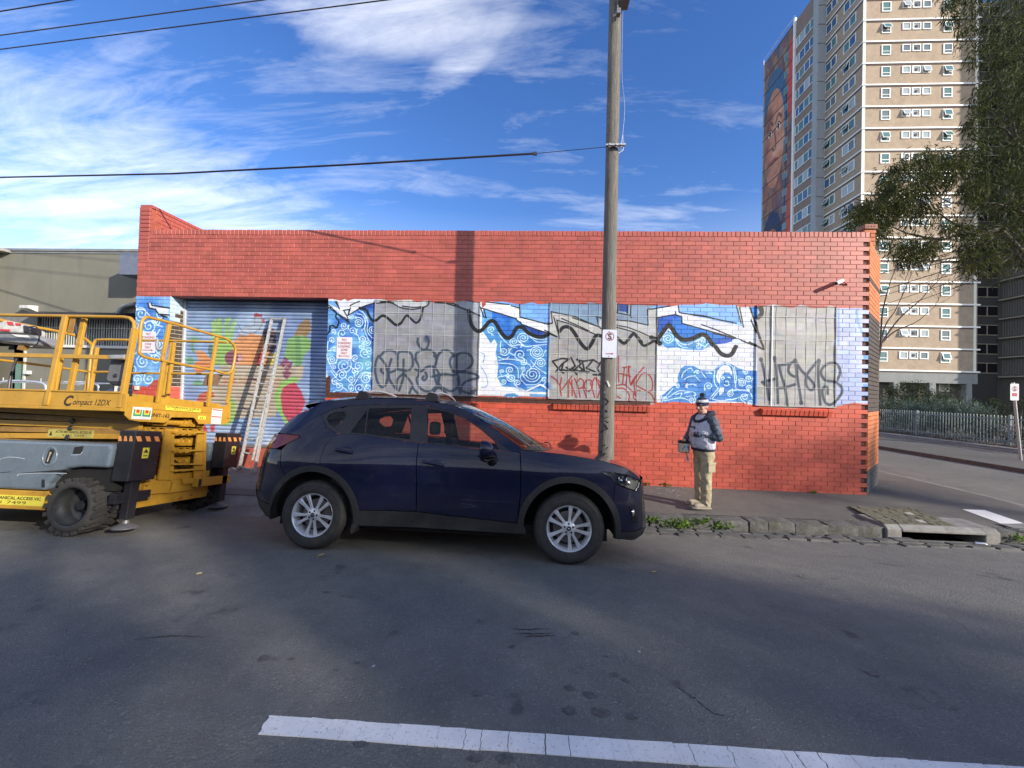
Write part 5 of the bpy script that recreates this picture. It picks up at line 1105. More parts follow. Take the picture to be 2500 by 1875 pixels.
# ------------------------------------------------------------------ residential tower
def mk_tower():
    def panel(name, a, b, bs=16):
        t = NT(name); p = t.pos(); c = t.ramp(t.noise(p, 1.6, 9, .75), [(.32, a), (.68, b)]); c = t.mix(t.rng(t.noise(p, .5, 7, .6, st=(1, 1, .15)), .55, .75, 0, .25), c, (.16, .14, .12, 1)); return t.done(c, .9)
    MP = panel('pebble_panel', (.30, .235, .175), (.42, .335, .25)); MBR = panel('brown_panel', (.20, .155, .135), (.27, .21, .18)); MC = panel('blue_grey_concrete', (.30, .33, .36), (.36, .39, .42)); MCA = panel('arcade_concrete', (.20, .215, .215), (.25, .265, .265))
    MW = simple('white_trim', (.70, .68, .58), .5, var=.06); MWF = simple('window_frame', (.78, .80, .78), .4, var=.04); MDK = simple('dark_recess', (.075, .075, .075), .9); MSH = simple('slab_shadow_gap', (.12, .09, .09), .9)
    def gm(name, c): t = NT(name); return t.done(c, .06)
    GL = [gm('glass_green', (.10, .20, .20, 1)), gm('glass_blue', (.05, .12, .24, 1)), gm('glass_grey', (.14, .18, .20, 1)), gm('curtain', (.34, .40, .42, 1))]
    X0, X1, Y0 = 39.7, 53.0, 49.1; Y1 = 55.1; XS = 38.8; ZB, FL = 5.37, 2.7; NF = 20; ZT = ZB+FL*NF
    T = thing('residential_tower', 'tall pebble-panelled apartment tower with a painted end wall, behind the shop', 'tower', (46, 52, 0))
    part('front_wall', MB().box((X0, Y0, ZB), (X1, Y0+.3, ZT)), MP, T); part('flank_wall', MB().box((X0, Y0+.3, ZB), (X0+.3, Y1, ZT)), MP, T)
    part('core', MB().box((X0+.4, Y0+.4, ZB), (X1-.01, 68, ZT-.2)), MBR, T); part('east_wall', MB().box((X1, Y0+.02, ZB), (X1+.25, 58, ZT)), MBR, T)
    part('corner_column', MB().box((XS-.25, Y1, 0), (X0+.3, Y1+1.0, ZT)), MC, T); part('brown_wall', MB().box((XS+.02, Y1+1.0, 0), (XS+.4, 60.1, ZT)), MBR, T)
    part('corner_trim', MB().box((X0-.05, Y0-.06, ZB), (X0+.28, Y0+.02, ZT)).box((X1-.25, Y0-.06, ZB), (X1+.05, Y0+.02, ZT)), MW, T)
    part('post_trim', MB().box((XS-.20, 60.1, 0), (XS+.1, 60.45, ZT+.5)), MWF, T)
    # generic two-portrait end wall
    sp = thing('', '', '') if False else None
    CV = Canvas(60.4, 68.4, 5, ZT+.6, 24, (92, 72, 74))
    rs = np.random.default_rng(3); pal = [(120, 60, 52), (60, 84, 112), (110, 84, 66), (150, 92, 60), (70, 60, 80), (128, 120, 80), (44, 56, 76)]
    for k in range(160):
        c = pal[rs.integers(len(pal))]; x = rs.uniform(60.4, 68.4); z = rs.uniform(6, ZT); CV.stroke([(x, z), (x+rs.uniform(-1, 1), z+rs.uniform(1, 3)), (x+rs.uniform(-1.5, 1.5), z+rs.uniform(3, 6))], rs.uniform(.3, .9), c, .45, soft=8)
    def face(cx, cz, rx, rz, skin, dark, hood):
        el = lambda a, b, kx, kz, n=26: [(a+kx*math.cos(2*math.pi*i/n), b+kz*math.sin(2*math.pi*i/n)) for i in range(n)]
        CV.poly(el(cx, cz+rz*.35, rx*1.25, rz*1.05), hood, .95); CV.poly(el(cx, cz, rx, rz), skin, 1); CV.blobs(cx-rx*.9, cx+rx*.1, cz-rz*.5, cz+rz*.5, 14, .8, 1.8, tuple(min(255, q+34) for q in skin), .5)
        CV.blobs(cx+rx*.3, cx+rx*.9, cz-rz*.7, cz+rz*.6, 12, .8, 2, dark, .55)
        for s in (-.42, .38):
            CV.stroke([(cx+rx*(s-.28), cz+rz*.30), (cx+rx*s, cz+rz*.40), (cx+rx*(s+.28), cz+rz*.28)], .4, dark, .8, soft=3); CV.poly(el(cx+rx*s, cz+rz*.16, rx*.2, rz*.06), (190, 180, 170)); CV.poly(el(cx+rx*s, cz+rz*.16, rx*.09, rz*.06), (34, 26, 26)); CV.stroke([(cx+rx*(s-.24), cz+rz*.16), (cx+rx*s, cz+rz*.25), (cx+rx*(s+.24), cz+rz*.15)], .16, dark)
        CV.stroke([(cx-rx*.05, cz+rz*.15), (cx-rx*.2, cz-rz*.16), (cx-rx*.02, cz-rz*.24), (cx+rx*.16, cz-rz*.18)], .35, dark, .7, soft=3); CV.stroke([(cx-rx*.34, cz-rz*.48), (cx-rx*.05, cz-rz*.44), (cx+rx*.3, cz-rz*.47)], .5, (110, 54, 54), .9, soft=2); CV.stroke([(cx-rx*.3, cz-rz*.5), (cx+rx*.3, cz-rz*.5)], .12, dark)
    face(65.2, 44.5, 2.7, 8.2, (150, 104, 84), (74, 48, 50), (44, 78, 108)); face(65.4, 22.5, 2.5, 7.0, (118, 80, 66), (58, 40, 42), (34, 48, 74))
    CV.poly([(60.4, 20), (62.2, 24), (61.8, 34), (60.4, 38)], (166, 66, 48), .7); CV.poly([(60.4, 44), (62, 47), (61.6, 57), (60.4, 58)], (170, 56, 46), .8); CV.poly([(61, 10), (63, 14), (62.4, 22), (61.6, 18)], (150, 140, 70), .6)
    CV.stroke([(62.2, 50), (62.0, 38), (62.6, 30), (64, 28)], .25, (34, 34, 44), .8); CV.poly([(68.0, 5), (68.4, 5), (68.4, ZT), (68.0, ZT)], (120, 118, 108)); CV.tone(.05, 9); CV.a = np.clip((CV.a-.35)*1.25+.47, .03, 1)
    MM = canvas_mat('portrait_wall', CV, .85, axis='Y')
    part('painted_wall', MB().box((XS, 60.45, 0), (XS+.3, 68.35, ZT)), MM, T)
    seam = MB()
    for k in range(NF+1): z = ZB+FL*k; seam.box((XS-.05, 60.45, z-.05), (XS-.0, 68.3, z+.05))
    part('joint_strip', seam, MSH, T)
    part('parapet_rail', MB().tube([(XS, 60.4, ZT+1), (XS, 68.35, ZT+1)], .05, 5).tube([(XS, 68.35, ZT), (XS, 68.35, ZT+1)], .05, 5), MWF, T)
    # slab edges
    sl = MB().box((X0-.13, Y0-.13, -.09), (X1+.45, Y0, .08)).box((X0-.13, Y0, -.09), (X0, Y1, .08)); sme = sl.mesh('slab_edge', MWF)
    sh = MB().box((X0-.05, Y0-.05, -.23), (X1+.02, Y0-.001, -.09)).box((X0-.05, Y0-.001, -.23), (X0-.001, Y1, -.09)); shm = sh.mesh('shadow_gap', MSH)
    for k in range(NF+1):
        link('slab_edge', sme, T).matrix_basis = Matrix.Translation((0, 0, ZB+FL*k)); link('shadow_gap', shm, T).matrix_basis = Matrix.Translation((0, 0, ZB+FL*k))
    for k in range(NF+1): part('column_joint', MB().box((XS-.28, Y1-.03, ZB+FL*k-.03), (X0, Y1-.0, ZB+FL*k+.03)), MSH, T)
    # windows: frame with a pane (and a tilted sash on some), shared meshes
    fx = lambda px: onY(px, 150, Y0).x
    def wmesh(w, h, low, fr=.11):
        m = MB(); m.box((-w/2, -.09, -h/2), (w/2, 0, -h/2+fr)).box((-w/2, -.09, h/2-fr), (w/2, 0, h/2)).box((-w/2, -.09, -h/2+fr), (-w/2+fr, 0, h/2-fr)).box((w/2-fr, -.09, -h/2+fr), (w/2, 0, h/2-fr))
        if low: m.box((-w/2+fr, -.08, -h/2+low), (w/2-fr, -.01, -h/2+low+.07))
        return m.mesh('window', MWF)
    def pmesh(w, h, g): return MB().box((-w/2, -.035, -h/2), (w/2, -.02, h/2)).mesh('pane', g)
    def sash(w, h, g):
        m = MB(); f = .07; m.box((-w/2, -.04, -h), (w/2, 0, -h+f)).box((-w/2, -.04, -f), (w/2, 0, 0)).box((-w/2, -.04, -h+f), (-w/2+f, 0, -f)).box((w/2-f, -.04, -h+f), (w/2, 0, -f)); m.box((-w/2+f, -.03, -h+f), (w/2-f, -.015, -f), mi=1); return m.mesh('sash', [MWF, g])
    wA, wS = fx(2173.5)-fx(2151), fx(2222)-fx(2201.5); hA, hS = 1.26, .90
    mA, mS = wmesh(wA, hA, .42), wmesh(wS, hS, 0); panes = {('A', i): pmesh(wA-.1, hA-.1, g) for i, g in enumerate(GL)}; panes.update({('S', i): pmesh(wS-.1, hS-.1, g) for i, g in enumerate(GL)}); sA = sash(wA-.16, hA*.64, GL[0]); sS = sash(wS-.14, hS-.16, GL[3])
    cols = [((2151+2173.5)/2, 'A'), (2211.7, 'S'), (2236.5, 'S'), (2261.5, 'S'), (2313, 'A')]
    for k in range(NF-1):
        for j, (px, kd) in enumerate(cols):
            x = fx(px); z = ZB+FL*k+(1.66 if kd == 'A' else 1.86); me = mA if kd == 'A' else mS
            w = link('window', me, T); w.matrix_basis = Matrix.Translation((x, Y0, z))
            gi = (0 if rng.random() < .6 else 2) if kd == 'A' else (3 if rng.random() < .7 else 2)
            p = link('pane', panes[(kd, gi)], w, world=False)
            if rng.random() < .26 and j != 2:
                s = link('sash', sA if kd == 'A' else sS, w, world=False); s.matrix_basis = Matrix.Translation((0, -.10, (hA if kd == 'A' else hS)/2-.08)) @ Matrix.Rotation(R(-rng.uniform(12, 28)), 4, 'X')
            if j == 2:
                v = link('vent_fan', FAN, w, world=False) if 'FAN' in globals() else part('vent_fan', MB().lathe([(0, -.1), (.16, -.1), (.19, -.04)], 10), MSH, w, world=False)
                if 'FAN' not in globals(): globals()['FAN'] = v.data
    Ry = Matrix.Rotation(R(-90), 4, 'Z')       # flank faces -X
    def yflank(px): d = ray(px, 400); return (CAM+d*(X0/d.x)).y
    def mkflank(x, y0, y1, zlo, zhi, nsp, name='window', tilt=.3, gset=(0, 1, 0, 1, 2)):
        w = abs(y1-y0); h = zhi-zlo; m = MB(); fr = .10
        m.box((-w/2, -.08, -h/2), (w/2, 0, -h/2+fr)).box((-w/2, -.08, h/2-fr), (w/2, 0, h/2)).box((-w/2, -.08, -h/2+fr), (-w/2+fr, 0, h/2-fr)).box((w/2-fr, -.08, -h/2+fr), (w/2, 0, h/2-fr))
        for q in nsp: m.box((-w/2+w*q-.045, -.078, -h/2+fr), (-w/2+w*q+.045, 0, h/2-fr))
        return m.mesh(name, MWF), w, h
    ya0, ya1, yb0, yb1 = yflank(2087), yflank(2056.5), yflank(2040), yflank(2013)
    for (y0_, y1_, z0_, z1_, sp_, xx) in ((ya0, ya1, .95, 2.25, (.5,), X0), (yb0, yb1, .95, 2.25, (.52,), X0), (56.2, 59.95, .90, 2.35, (.2, .5, .78), XS+.02)):
        me, w, h = mkflank(xx, y0_, y1_, z0_, z1_, sp_); edges = (0,)+tuple(sp_)+(1,)
        pm = {}
        for e in range(len(edges)-1):
            for gi, g in enumerate(GL): pm[e, gi] = MB().box((-w/2+w*edges[e], -.03, -h/2), (-w/2+w*edges[e+1], -.015, h/2)).mesh('pane', g)
        sh_ = sash(w*.45, h*.6, GL[0])
        for k in range(NF-1):
            o = link('window', me, T); o.matrix_basis = Matrix.Translation((xx, (y0_+y1_)/2, ZB+FL*k+(z0_+z1_)/2)) @ Ry
            for e in range(len(edges)-1): link('pane', pm[e, int(rng.choice([0, 1, 0, 1, 2, 3] if len(sp_) == 1 else [0, 1, 1, 0, 0, 3]))], o, world=False)
            if rng.random() < .35 and len(sp_) == 1: s = link('sash', sh_, o, world=False); s.matrix_basis = Matrix.Translation((-w*.24, -.09, h/2-.1)) @ Matrix.Rotation(R(-22), 4, 'X')
    # painted side window slots
    sm = MB().box((-.5, -.06, -.5), (.5, 0, .5)).mesh('window', MC)
    for k in range(1, NF-1):
        o = link('window', sm, T); o.matrix_basis = Matrix.Translation((XS, 62.2, ZB+FL*k+1.6)) @ Ry
        link('pane', MB().box((-.4, -.07, -.4), (.4, -.062, .4)).mesh('pane', GL[0]) if k == 1 else PN, o, world=False); 
        if k == 1: globals()['PN'] = o.children[0].data
    # arcade at the foot
    a = MB(); a.box((X0-3, Y0+.0, ZB-1.45), (X1+.3, Y0+.6, ZB-.12)); xs_ = [fx(q) for q in (2100, 2188, 2204, 2279, 2293, 2366, 2380)]
    for p, q in ((2188, 2207), (2275, 2294), (2364, 2381), (2090, 2108)): a.prism([(fx(p), Y0, -1), (fx(q), Y0, -1), (fx(q)-.1, Y0, ZB-1.45), (fx(p)+.1, Y0, ZB-1.45)], (0, .6, 0))
    part('arcade', a, MCA, T); part('arcade_back', MB().box((X0-3, Y0+1.2, -1), (X1, Y0+1.4, ZB-.3)), simple('grey_brickwork', (.15, .14, .13), .9, var=.3, scale=3, streak=(1, 1, 6)), T)
    lm = MB(); 
    for px in (2150, 2230, 2337):
        x = fx(px); w = MB().box((-.6, -.05, -.5), (.6, 0, -.4)).box((-.6, -.05, .4), (.6, 0, .5)).box((-.6, -.05, -.4), (-.5, 0, .4)).box((.5, -.05, -.4), (.6, 0, .4))
        o = part('louvre_vent', w, MW, T); o.matrix_basis = Matrix.Translation((x, Y0+1.2, ZB-1.9))
        for j in range(6): part('louvre_slat', MB().prism([(-.5, -.02, -.36+j*.13), (-.5, -.06, -.40+j*.13), (-.5, -.05, -.42+j*.13), (-.5, -.01, -.38+j*.13)], (1, 0, 0)), MW, o, world=False)
    # recessed dark link and the second wing
    part('link_wall', MB().box((X1+.1, 58, -1), (65.6, 58.3, ZT)), MDK, T); rowm = {}
    fm = MB(); gm2 = MB(); L0, L1 = X1+.3, 65.5
    fm.box((L0, 57.9, .9), (L1, 57.99, 1.0)).box((L0, 57.9, 2.3), (L1, 57.99, 2.4))
    for q in (0.02, .13, .37, .58, .64, .88): fm.box((L0+(L1-L0)*q, 57.91, 1.0), (L0+(L1-L0)*q+.12, 57.985, 2.3))
    fmm = fm.mesh('window', MWF2 if 'MWF2' in globals() else simple('dim_frame', (.42, .40, .30), .6)); gme = MB().box((L0, 57.95, 1.0), (L1, 57.97, 2.3)).mesh('pane', gm('glass_dark', (.02, .018, .025, 1)))
    for k in range(NF): 
        o = link('window', fmm, T); o.matrix_basis = Matrix.Translation((0, 0, ZB+FL*k-.4)); link('pane', gme, o, world=False)
    W2 = thing('second_tower_wing', 'darker ribbed wing of the apartment block at the right edge, past the recess', 'building', (66, 50, 0))
    MR = panel('ribbed_panel', (.17, .165, .15), (.22, .21, .19)); part('wall', MB().box((65.6, 40, -1), (70, 58, ZT)), MR, W2)
    rb = MB()
    for i in range(60): y = 40.2+i*.29; rb.box((65.54, y, 0), (65.6, y+.12, 2.0))
    rbm = rb.mesh('ribbed_panel', simple('rib_grey', (.26, .26, .255), .8)); sm2 = MB().box((65.2, 40, -.08), (65.6, 57.6, .08)).mesh('slab_edge', MW)
    for k in range(NF): link('ribbed_panel', rbm, W2).matrix_basis = Matrix.Translation((0, 0, ZB+FL*k+.3)); link('slab_edge', sm2, W2).matrix_basis = Matrix.Translation((0, 0, ZB+FL*k))
mk_tower()

# ------------------------------------------------------------------ foliage
def leafmat(name, lo, hi, tr=.25):
    t = NT(name); p = t.pos(); c = t.ramp(t.noise(p, 2.2, 3, .6), [(.35, lo), (.65, hi)]); c2 = t.ramp(t.noise(p, 31, 2), [(.35, (.6, .6, .6)), (.65, (1.5, 1.5, 1.35))]); c = t.mix(1, c, c2, 'MULTIPLY')
    t.inp(t.p, 'Base Color', c); t.p.inputs['Roughness'].default_value = .7; t.p.inputs['Specular IOR Level'].default_value = .15
    tl = t.N('ShaderNodeBsdfTranslucent'); t.l.new(c, tl.inputs[0]); mx = t.N('ShaderNodeMixShader'); mx.inputs[0].default_value = tr
    t.l.new(t.p.outputs[0], mx.inputs[1]); t.l.new(tl.outputs[0], mx.inputs[2]); t.l.new(mx.outputs[0], t.out.inputs[0]); return t.m
def leaves(centres, radii, counts, L, W, droop=.6, seed=0, flat=1.0, out=.0, sway=0):
    """kite-shaped leaves scattered through clumps; returns verts, faces as numpy"""
    g = np.random.default_rng(seed); VS = []
    for c, r, n in zip(centres, radii, counts):
        bias = np.array([g.normal(0, .5), g.normal(0, .5), -.5])*sway; d = g.normal(0, 1, (n, 3)); d /= np.linalg.norm(d, axis=1)[:, None]; q = d*(g.uniform(0, 1, n)**.45)[:, None]*r; q[:, 2] *= flat
        p = np.array(c)[None]+q; ax = g.normal(0, 1, (n, 3)); ax += d*out+bias; ax[:, 2] -= droop*1.6; ax /= np.linalg.norm(ax, axis=1)[:, None]
        s = np.cross(ax, g.normal(0, 1, (n, 3))); s /= np.linalg.norm(s, axis=1)[:, None]+1e-9
        l = L*g.uniform(.6, 1.25, n)[:, None]; w = W*g.uniform(.7, 1.2, n)[:, None]
        VS.append(np.stack([p, p+ax*l*.45+s*w, p+ax*l, p+ax*l*.45-s*w], 1))
    V = np.concatenate(VS).reshape(-1, 3); n = len(V)//4; return V, n
def leafmesh(name, V, n, mat):
    me = bpy.data.meshes.new(name); me.vertices.add(len(V)); me.vertices.foreach_set('co', V.astype(np.float32).ravel()); me.loops.add(n*4); me.polygons.add(n)
    me.loops.foreach_set('vertex_index', np.arange(n*4, dtype=np.int32)); me.polygons.foreach_set('loop_start', np.arange(0, n*4, 4, dtype=np.int32)); me.polygons.foreach_set('loop_total', np.full(n, 4, np.int32))
    me.materials.append(mat); me.update(calc_edges=True); me.validate(); return me
def branch(mb, a, b, r0, r1, seed, bend=.12, n=6):
    a = Vector(a); b = Vector(b); P = []; L = (b-a).length
    for i in range(n+1): t = i/n; P.append(a.lerp(b, t)+Vector(mnoise.noise_vector(Vector((seed*1.7, t*2.2, seed))))*L*bend*math.sin(t*math.pi))
    mb.tube(P, [r0+(r1-r0)*i/n for i in range(n+1)], 6, cap=False); return P
ML_DARK = leafmat('wattle_leaf', (.018, .028, .014), (.085, .095, .030)); M_BARK = simple('bark', (.10, .085, .07), .95, var=.4, scale=14, bump=.8, bscale=40)
def mk_tree():
    t = thing('feathery_tree', 'large dark feathery-leaved street tree reaching in from the right edge', 'tree', (20.5, 15.2, -.3))
    g = np.random.default_rng(5); C = []; Rr = []; N_ = []
    def addc(px, py, Y, r, n): p = onY(px, py, Y); C.append((p.x, p.y, p.z)); Rr.append(r); N_.append(n)
    left = lambda y: interp(y, [-60, 0, 60, 110, 160, 200, 270, 340, 380, 430, 520, 640, 680], [2290, 2318, 2345, 2368, 2395, 2410, 2390, 2362, 2380, 2400, 2395, 2410, 2470])
    for _ in range(400):
        py = g.uniform(-120, 660); px = left(py)+g.uniform(0, 1)**.8*(2640-left(py))+10; Y = g.uniform(12.5, 17.5); addc(px, py, Y, g.uniform(.35, .75), int(g.uniform(60, 130)))
    for _ in range(60): py = g.uniform(-100, 560); addc(left(py)+g.uniform(-14, 10), py, g.uniform(13, 16), g.uniform(.18, .32), 40)
    blobs = [(2225, 440, 60, 50, 34), (2170, 480, 45, 45, 26), (2130, 520, 55, 30, 26), (2095, 540, 25, 14, 8), (2290, 420, 40, 40, 14), (2360, 440, 45, 55, 26), (2240, 515, 55, 30, 16), (2210, 610, 40, 28, 18), (2265, 605, 30, 22, 10), (2330, 560, 30, 40, 10), (2370, 620, 35, 35, 18), (2175, 420, 30, 18, 6), (2260, 380, 22, 18, 6), (2320, 390, 35, 20, 8), (2410, 600, 50, 50, 22), (2155, 575, 22, 20, 5)]
    for cx, cy, rx, ry, k in blobs:
        for _ in range(k): a = g.uniform(0, 6.28); q = g.uniform(0, 1)**.5; addc(cx+rx*q*math.cos(a), cy+ry*q*math.sin(a), g.uniform(12.5, 15.0), g.uniform(.18, .40), int(g.uniform(36, 80)))
    V, n = leaves(C, Rr, N_, .23, .017, .6, 5, 1.25, .5, 1.9); part('foliage', leafmesh('foliage', V, n, ML_DARK), None, t) if False else None
    o = link('crown', leafmesh('crown', V, n, ML_DARK), t); o['kind'] = 'stuff'
    tr = MB(); base = Vector((20.5, 15.2, -.4)); fork = Vector((20.3, 15.0, 3.2))
    branch(tr, base, fork, .28, .2, 1, .05)
    def P(px, py, Y=14): return onY(px, py, Y)
    lim = MB()
    for i, (a, b, r0, r1) in enumerate(((fork, P(2440, 560), .13, .09), (P(2440, 560), P(2300, 585), .075, .045), (P(2300, 585), P(2180, 555), .045, .018), (P(2300, 582), P(2210, 570), .035, .012), (P(2380, 565), P(2250, 500), .04, .018), (P(2250, 500), P(2190, 450), .02, .008),
            (P(2500, 520), P(2290, 480), .05, .015), (P(2290, 480), P(2240, 420), .02, .008), (fork, P(2520, 380, 15), .14, .08), (P(2520, 380, 15), P(2440, 200, 15), .08, .04), (P(2440, 200, 15), P(2380, 60, 15), .04, .015), (P(2520, 380, 15), P(2420, 300, 14.5), .06, .02), (fork, P(2600, 100, 16), .15, .08), (P(2600, 100, 16), P(2500, -60, 15), .07, .03),
            (P(2330, 640), P(2250, 650), .03, .008), (P(2440, 600), P(2330, 630), .05, .03), (P(2330, 630), P(2220, 655), .03, .012), (P(2470, 620, 13), P(2440, 650, 13), .03, .01), (P(2480, 610, 13), P(2500, 640, 13), .02, .01))):
        branch(lim, a, b, r0, r1, i+3)
    part('trunk', tr, M_BARK, t, 70); part('limbs', lim, M_BARK, t, 70)
mk_tree()
def mk_bare():
    t = thing('bare_tree', 'small bare winter tree with dry seed heads beside the shop corner', 'tree', (14.6, 15.8, -.1)); g = random.Random(4); mb = MB(); tips = []
    Mtw = simple('twig', (.06, .042, .04), .9)
    def grow(p, d, L, r, dep):
        n = 5; P = [p]; dd = d.copy()
        for i in range(n): dd = (dd+Vector((g.uniform(-.2, .2), g.uniform(-.2, .2), g.uniform(-.10, .14)))).normalized(); P.append(P[-1]+dd*L/n)
        mb.tube(P, [r*(1-.45*i/n) for i in range(n+1)], 4 if dep > 1 else 6, cap=False)
        if dep >= 5 or r < .002: tips.append((P[-1], dep)); return
        for i in range(2 if dep else 3):
            q = P[g.choice([2, 3, 4, 5])]; nd = (dd+Vector((g.uniform(-.9, .9), g.uniform(-.6, .6), g.uniform(-.35, .55)))).normalized(); grow(q, nd, L*g.uniform(.55, .8), r*.55, dep+1)
        grow(P[-1], dd, L*.75, r*.6, dep+1)
    base = onY(2120, 1000, 15.0); b0 = Vector((base.x, 15.0, -.1)); q = onY(2150, 840, 15.0)
    mb.tube([b0, Vector((base.x, 15, 1.4)), q], [.09, .07, .05], 8, cap=False)
    for (tx, ty) in ((2185, 760), (2230, 790), (2170, 700), (2250, 730)):
        e = onY(tx, ty, 15.0); d = (e-q); mb.tube(smoothpath([q, q+d*.5+Vector((0, .1, .1)), e], 4), [.032-.002*i for i in range(9)], 6, cap=False); grow(e, d.normalized(), 1.25, .014, 1)
    part('branches', mb, Mtw, t, 60)
    C = [tuple(p) for p, _ in tips]; V, n = leaves(C, [.10]*len(C), [5]*len(C), .05, .014, .5, 9); o = link('seed_heads', leafmesh('seed_heads', V, n, leafmat('dry_seed', (.09, .05, .045), (.16, .10, .07))), t); o['kind'] = 'stuff'
mk_bare()
def mk_hedges():
    def shrub(name, lab, cat, C, Rr, N_, L, W, mat, dr, seed, out=0, core=None):
        t = thing(name, lab, cat, (C[0][0], C[0][1], -.1)); V, n = leaves(C, Rr, N_, L, W, dr, seed, .8, out); o = link('leaves', leafmesh('leaves', V, n, mat), t); o['kind'] = 'stuff'
        m = MB(); g = random.Random(seed)
        for c in C[::3]: m.tube([(c[0]+g.uniform(-.1, .1), c[1], -.1), (c[0], c[1]+g.uniform(-.1, .1), c[2])], [.03, .01], 5)
        part('stems', m, M_BARK, t, 60)
    g = np.random.default_rng(11)
    def line(x0, y0, x1, y1, n, zlo, zhi, r, dx=.5):
        C = []
        for i in range(n): q = g.uniform(); C.append((x0+(x1-x0)*q+g.uniform(-dx, dx), y0+(y1-y0)*q+g.uniform(-.4, .4), g.uniform(zlo, zhi)))
        return C, [g.uniform(*r) for _ in range(n)]
    C, r = line(21.6, 15, 21.6, 25, 130, .1, 1.95, (.3, .55)); shrub('dark_hedge', 'long dark leafy hedge behind the right half of the railing', 'hedge', C, r, [150]*130, .085, .022, leafmat('hedge_leaf', (.022, .034, .014), (.05, .07, .03)), .1, 1)
    C, r = line(20.6, 18.5, 20.9, 24.0, 70, .2, 1.55, (.3, .5), .3); shrub('grey_shrub', 'spiky silver-green shrub poking over the railing', 'shrub', C, r, [120]*70, .26, .012, leafmat('grey_leaf', (.09, .13, .115), (.17, .22, .19)), -.5, 2, 1.0)
    C, r = line(20.5, 24.5, 20.8, 33, 80, .1, 1.45, (.3, .5), .3); shrub('green_shrub', 'mid-green bushy shrub behind the railing beside the brick corner', 'shrub', C, r, [120]*80, .085, .024, leafmat('green_leaf', (.03, .05, .012), (.075, .10, .03)), .1, 3)
    C, r = line(24.3, 24, 27, 31, 90, .5, 2.75, (.4, .6), .5); shrub('tall_hedge', 'tall dark rounded hedge against the tower arcade', 'hedge', C, r, [150]*90, .09, .025, leafmat('hedge_leaf2', (.02, .03, .014), (.045, .06, .028)), .1, 4)
    # railing
    MF = simple('railing_grey', (.17, .20, .21), .5, .2, var=.25); FX = 19.2
    f = thing('railing', 'grey steel picket railing along the raised garden bed across the side street', 'railing', (FX, 20, 0))
    pm = MB().prism([(-.012, -.012, .10), (.012, -.012, .10), (.012, .012, .10), (-.012, .012, .10)], (0, 0, 1.10)).add([(-.012, -.012, 1.2), (.012, -.012, 1.2), (.012, .012, 1.2), (-.012, .012, 1.2), (0, 0, 1.25)], [(0, 1, 4), (1, 2, 4), (2, 3, 4), (3, 0, 4)]).mesh('picket', MF)
    y = 13.2
    while y < 32: link('picket', pm, f).matrix_basis = Matrix.Translation((FX, y, .0)); y += .125
    for z in (.22, 1.10): part('rail', MB().box((FX-.02, 13.1, z-.02), (FX+.02, 32, z+.02)), MF, f)
    po = MB().box((-.04, -.04, 0), (.04, .04, 1.28)).mesh('post', MF)
    for y in (13.2, 16.55, 20.3, 24.1, 27.9): link('post', po, f).matrix_basis = Matrix.Translation((FX, y, 0))
    bed = struct('garden_bed', MB().box((17.9, 12, -.6), (38, 48, .04)), M_EARTH); struct('retaining_kerb', MB().box((17.45, 11, -.6), (17.9, 60, .10)).box((17.25, 11, -.6), (17.45, 60, .03)), M_CONC)
    struct('far_kerb', MB().box((13.30, 8.6, -.5), (13.52, 60, -.015)), M_BLUE)
    V, n = leaves([(18.6+g.uniform(-.5, .5), g.uniform(13, 26), .06) for _ in range(60)], [.3]*60, [14]*60, .09, .025, 0, 21, .1); lt = link('leaf_litter', leafmesh('leaf_litter', V, n, leafmat('dry_leaf', (.10, .06, .04), (.22, .13, .09)))); lt['kind'] = 'stuff'; lt['label'] = 'brown fallen leaves under the railing'; lt['category'] = 'leaf litter'
    # street sign at the right edge
    sg = thing('street_sign', 'tall thin sign post with a small white plate at the right edge', 'sign', (15.25, 12.9, -.02)); a = onY(2492, 1124, 12.84); b = onY(2473, 940, 12.84)
    part('post', MB().tube([a, b+Vector((0, 0, .08))], .035, 10), M_STEEL, sg, 60); w, h = .125, .26; c = b+Vector((-.02, -.05, -.22))
    part('sign_plate', plate(c.x-w, c.x+w, c.z-h, c.z+h, c.y-.01, .03), M_SIGN, sg)
    n = 20; part('ring', MB().add([(c.x+q*math.cos(2*math.pi*k/n), c.y-.012, c.z+.1+q*math.sin(2*math.pi*k/n)) for q in (.085, .068) for k in range(n)], [(k, (k+1) % n, n+(k+1) % n, n+k) for k in range(n)]), M_SIGNRED, sg)
    lettering('S', (c.x, c.y-.014, c.z+.1), (1, 0, 0), (0, 0, 1), .11, M_BLACK, sg, bold=.03); part('red_band', MB().box((c.x-.07, c.y-.013, c.z-.13), (c.x+.07, c.y-.011, c.z-.03)), M_SIGNRED, sg)
mk_hedges()
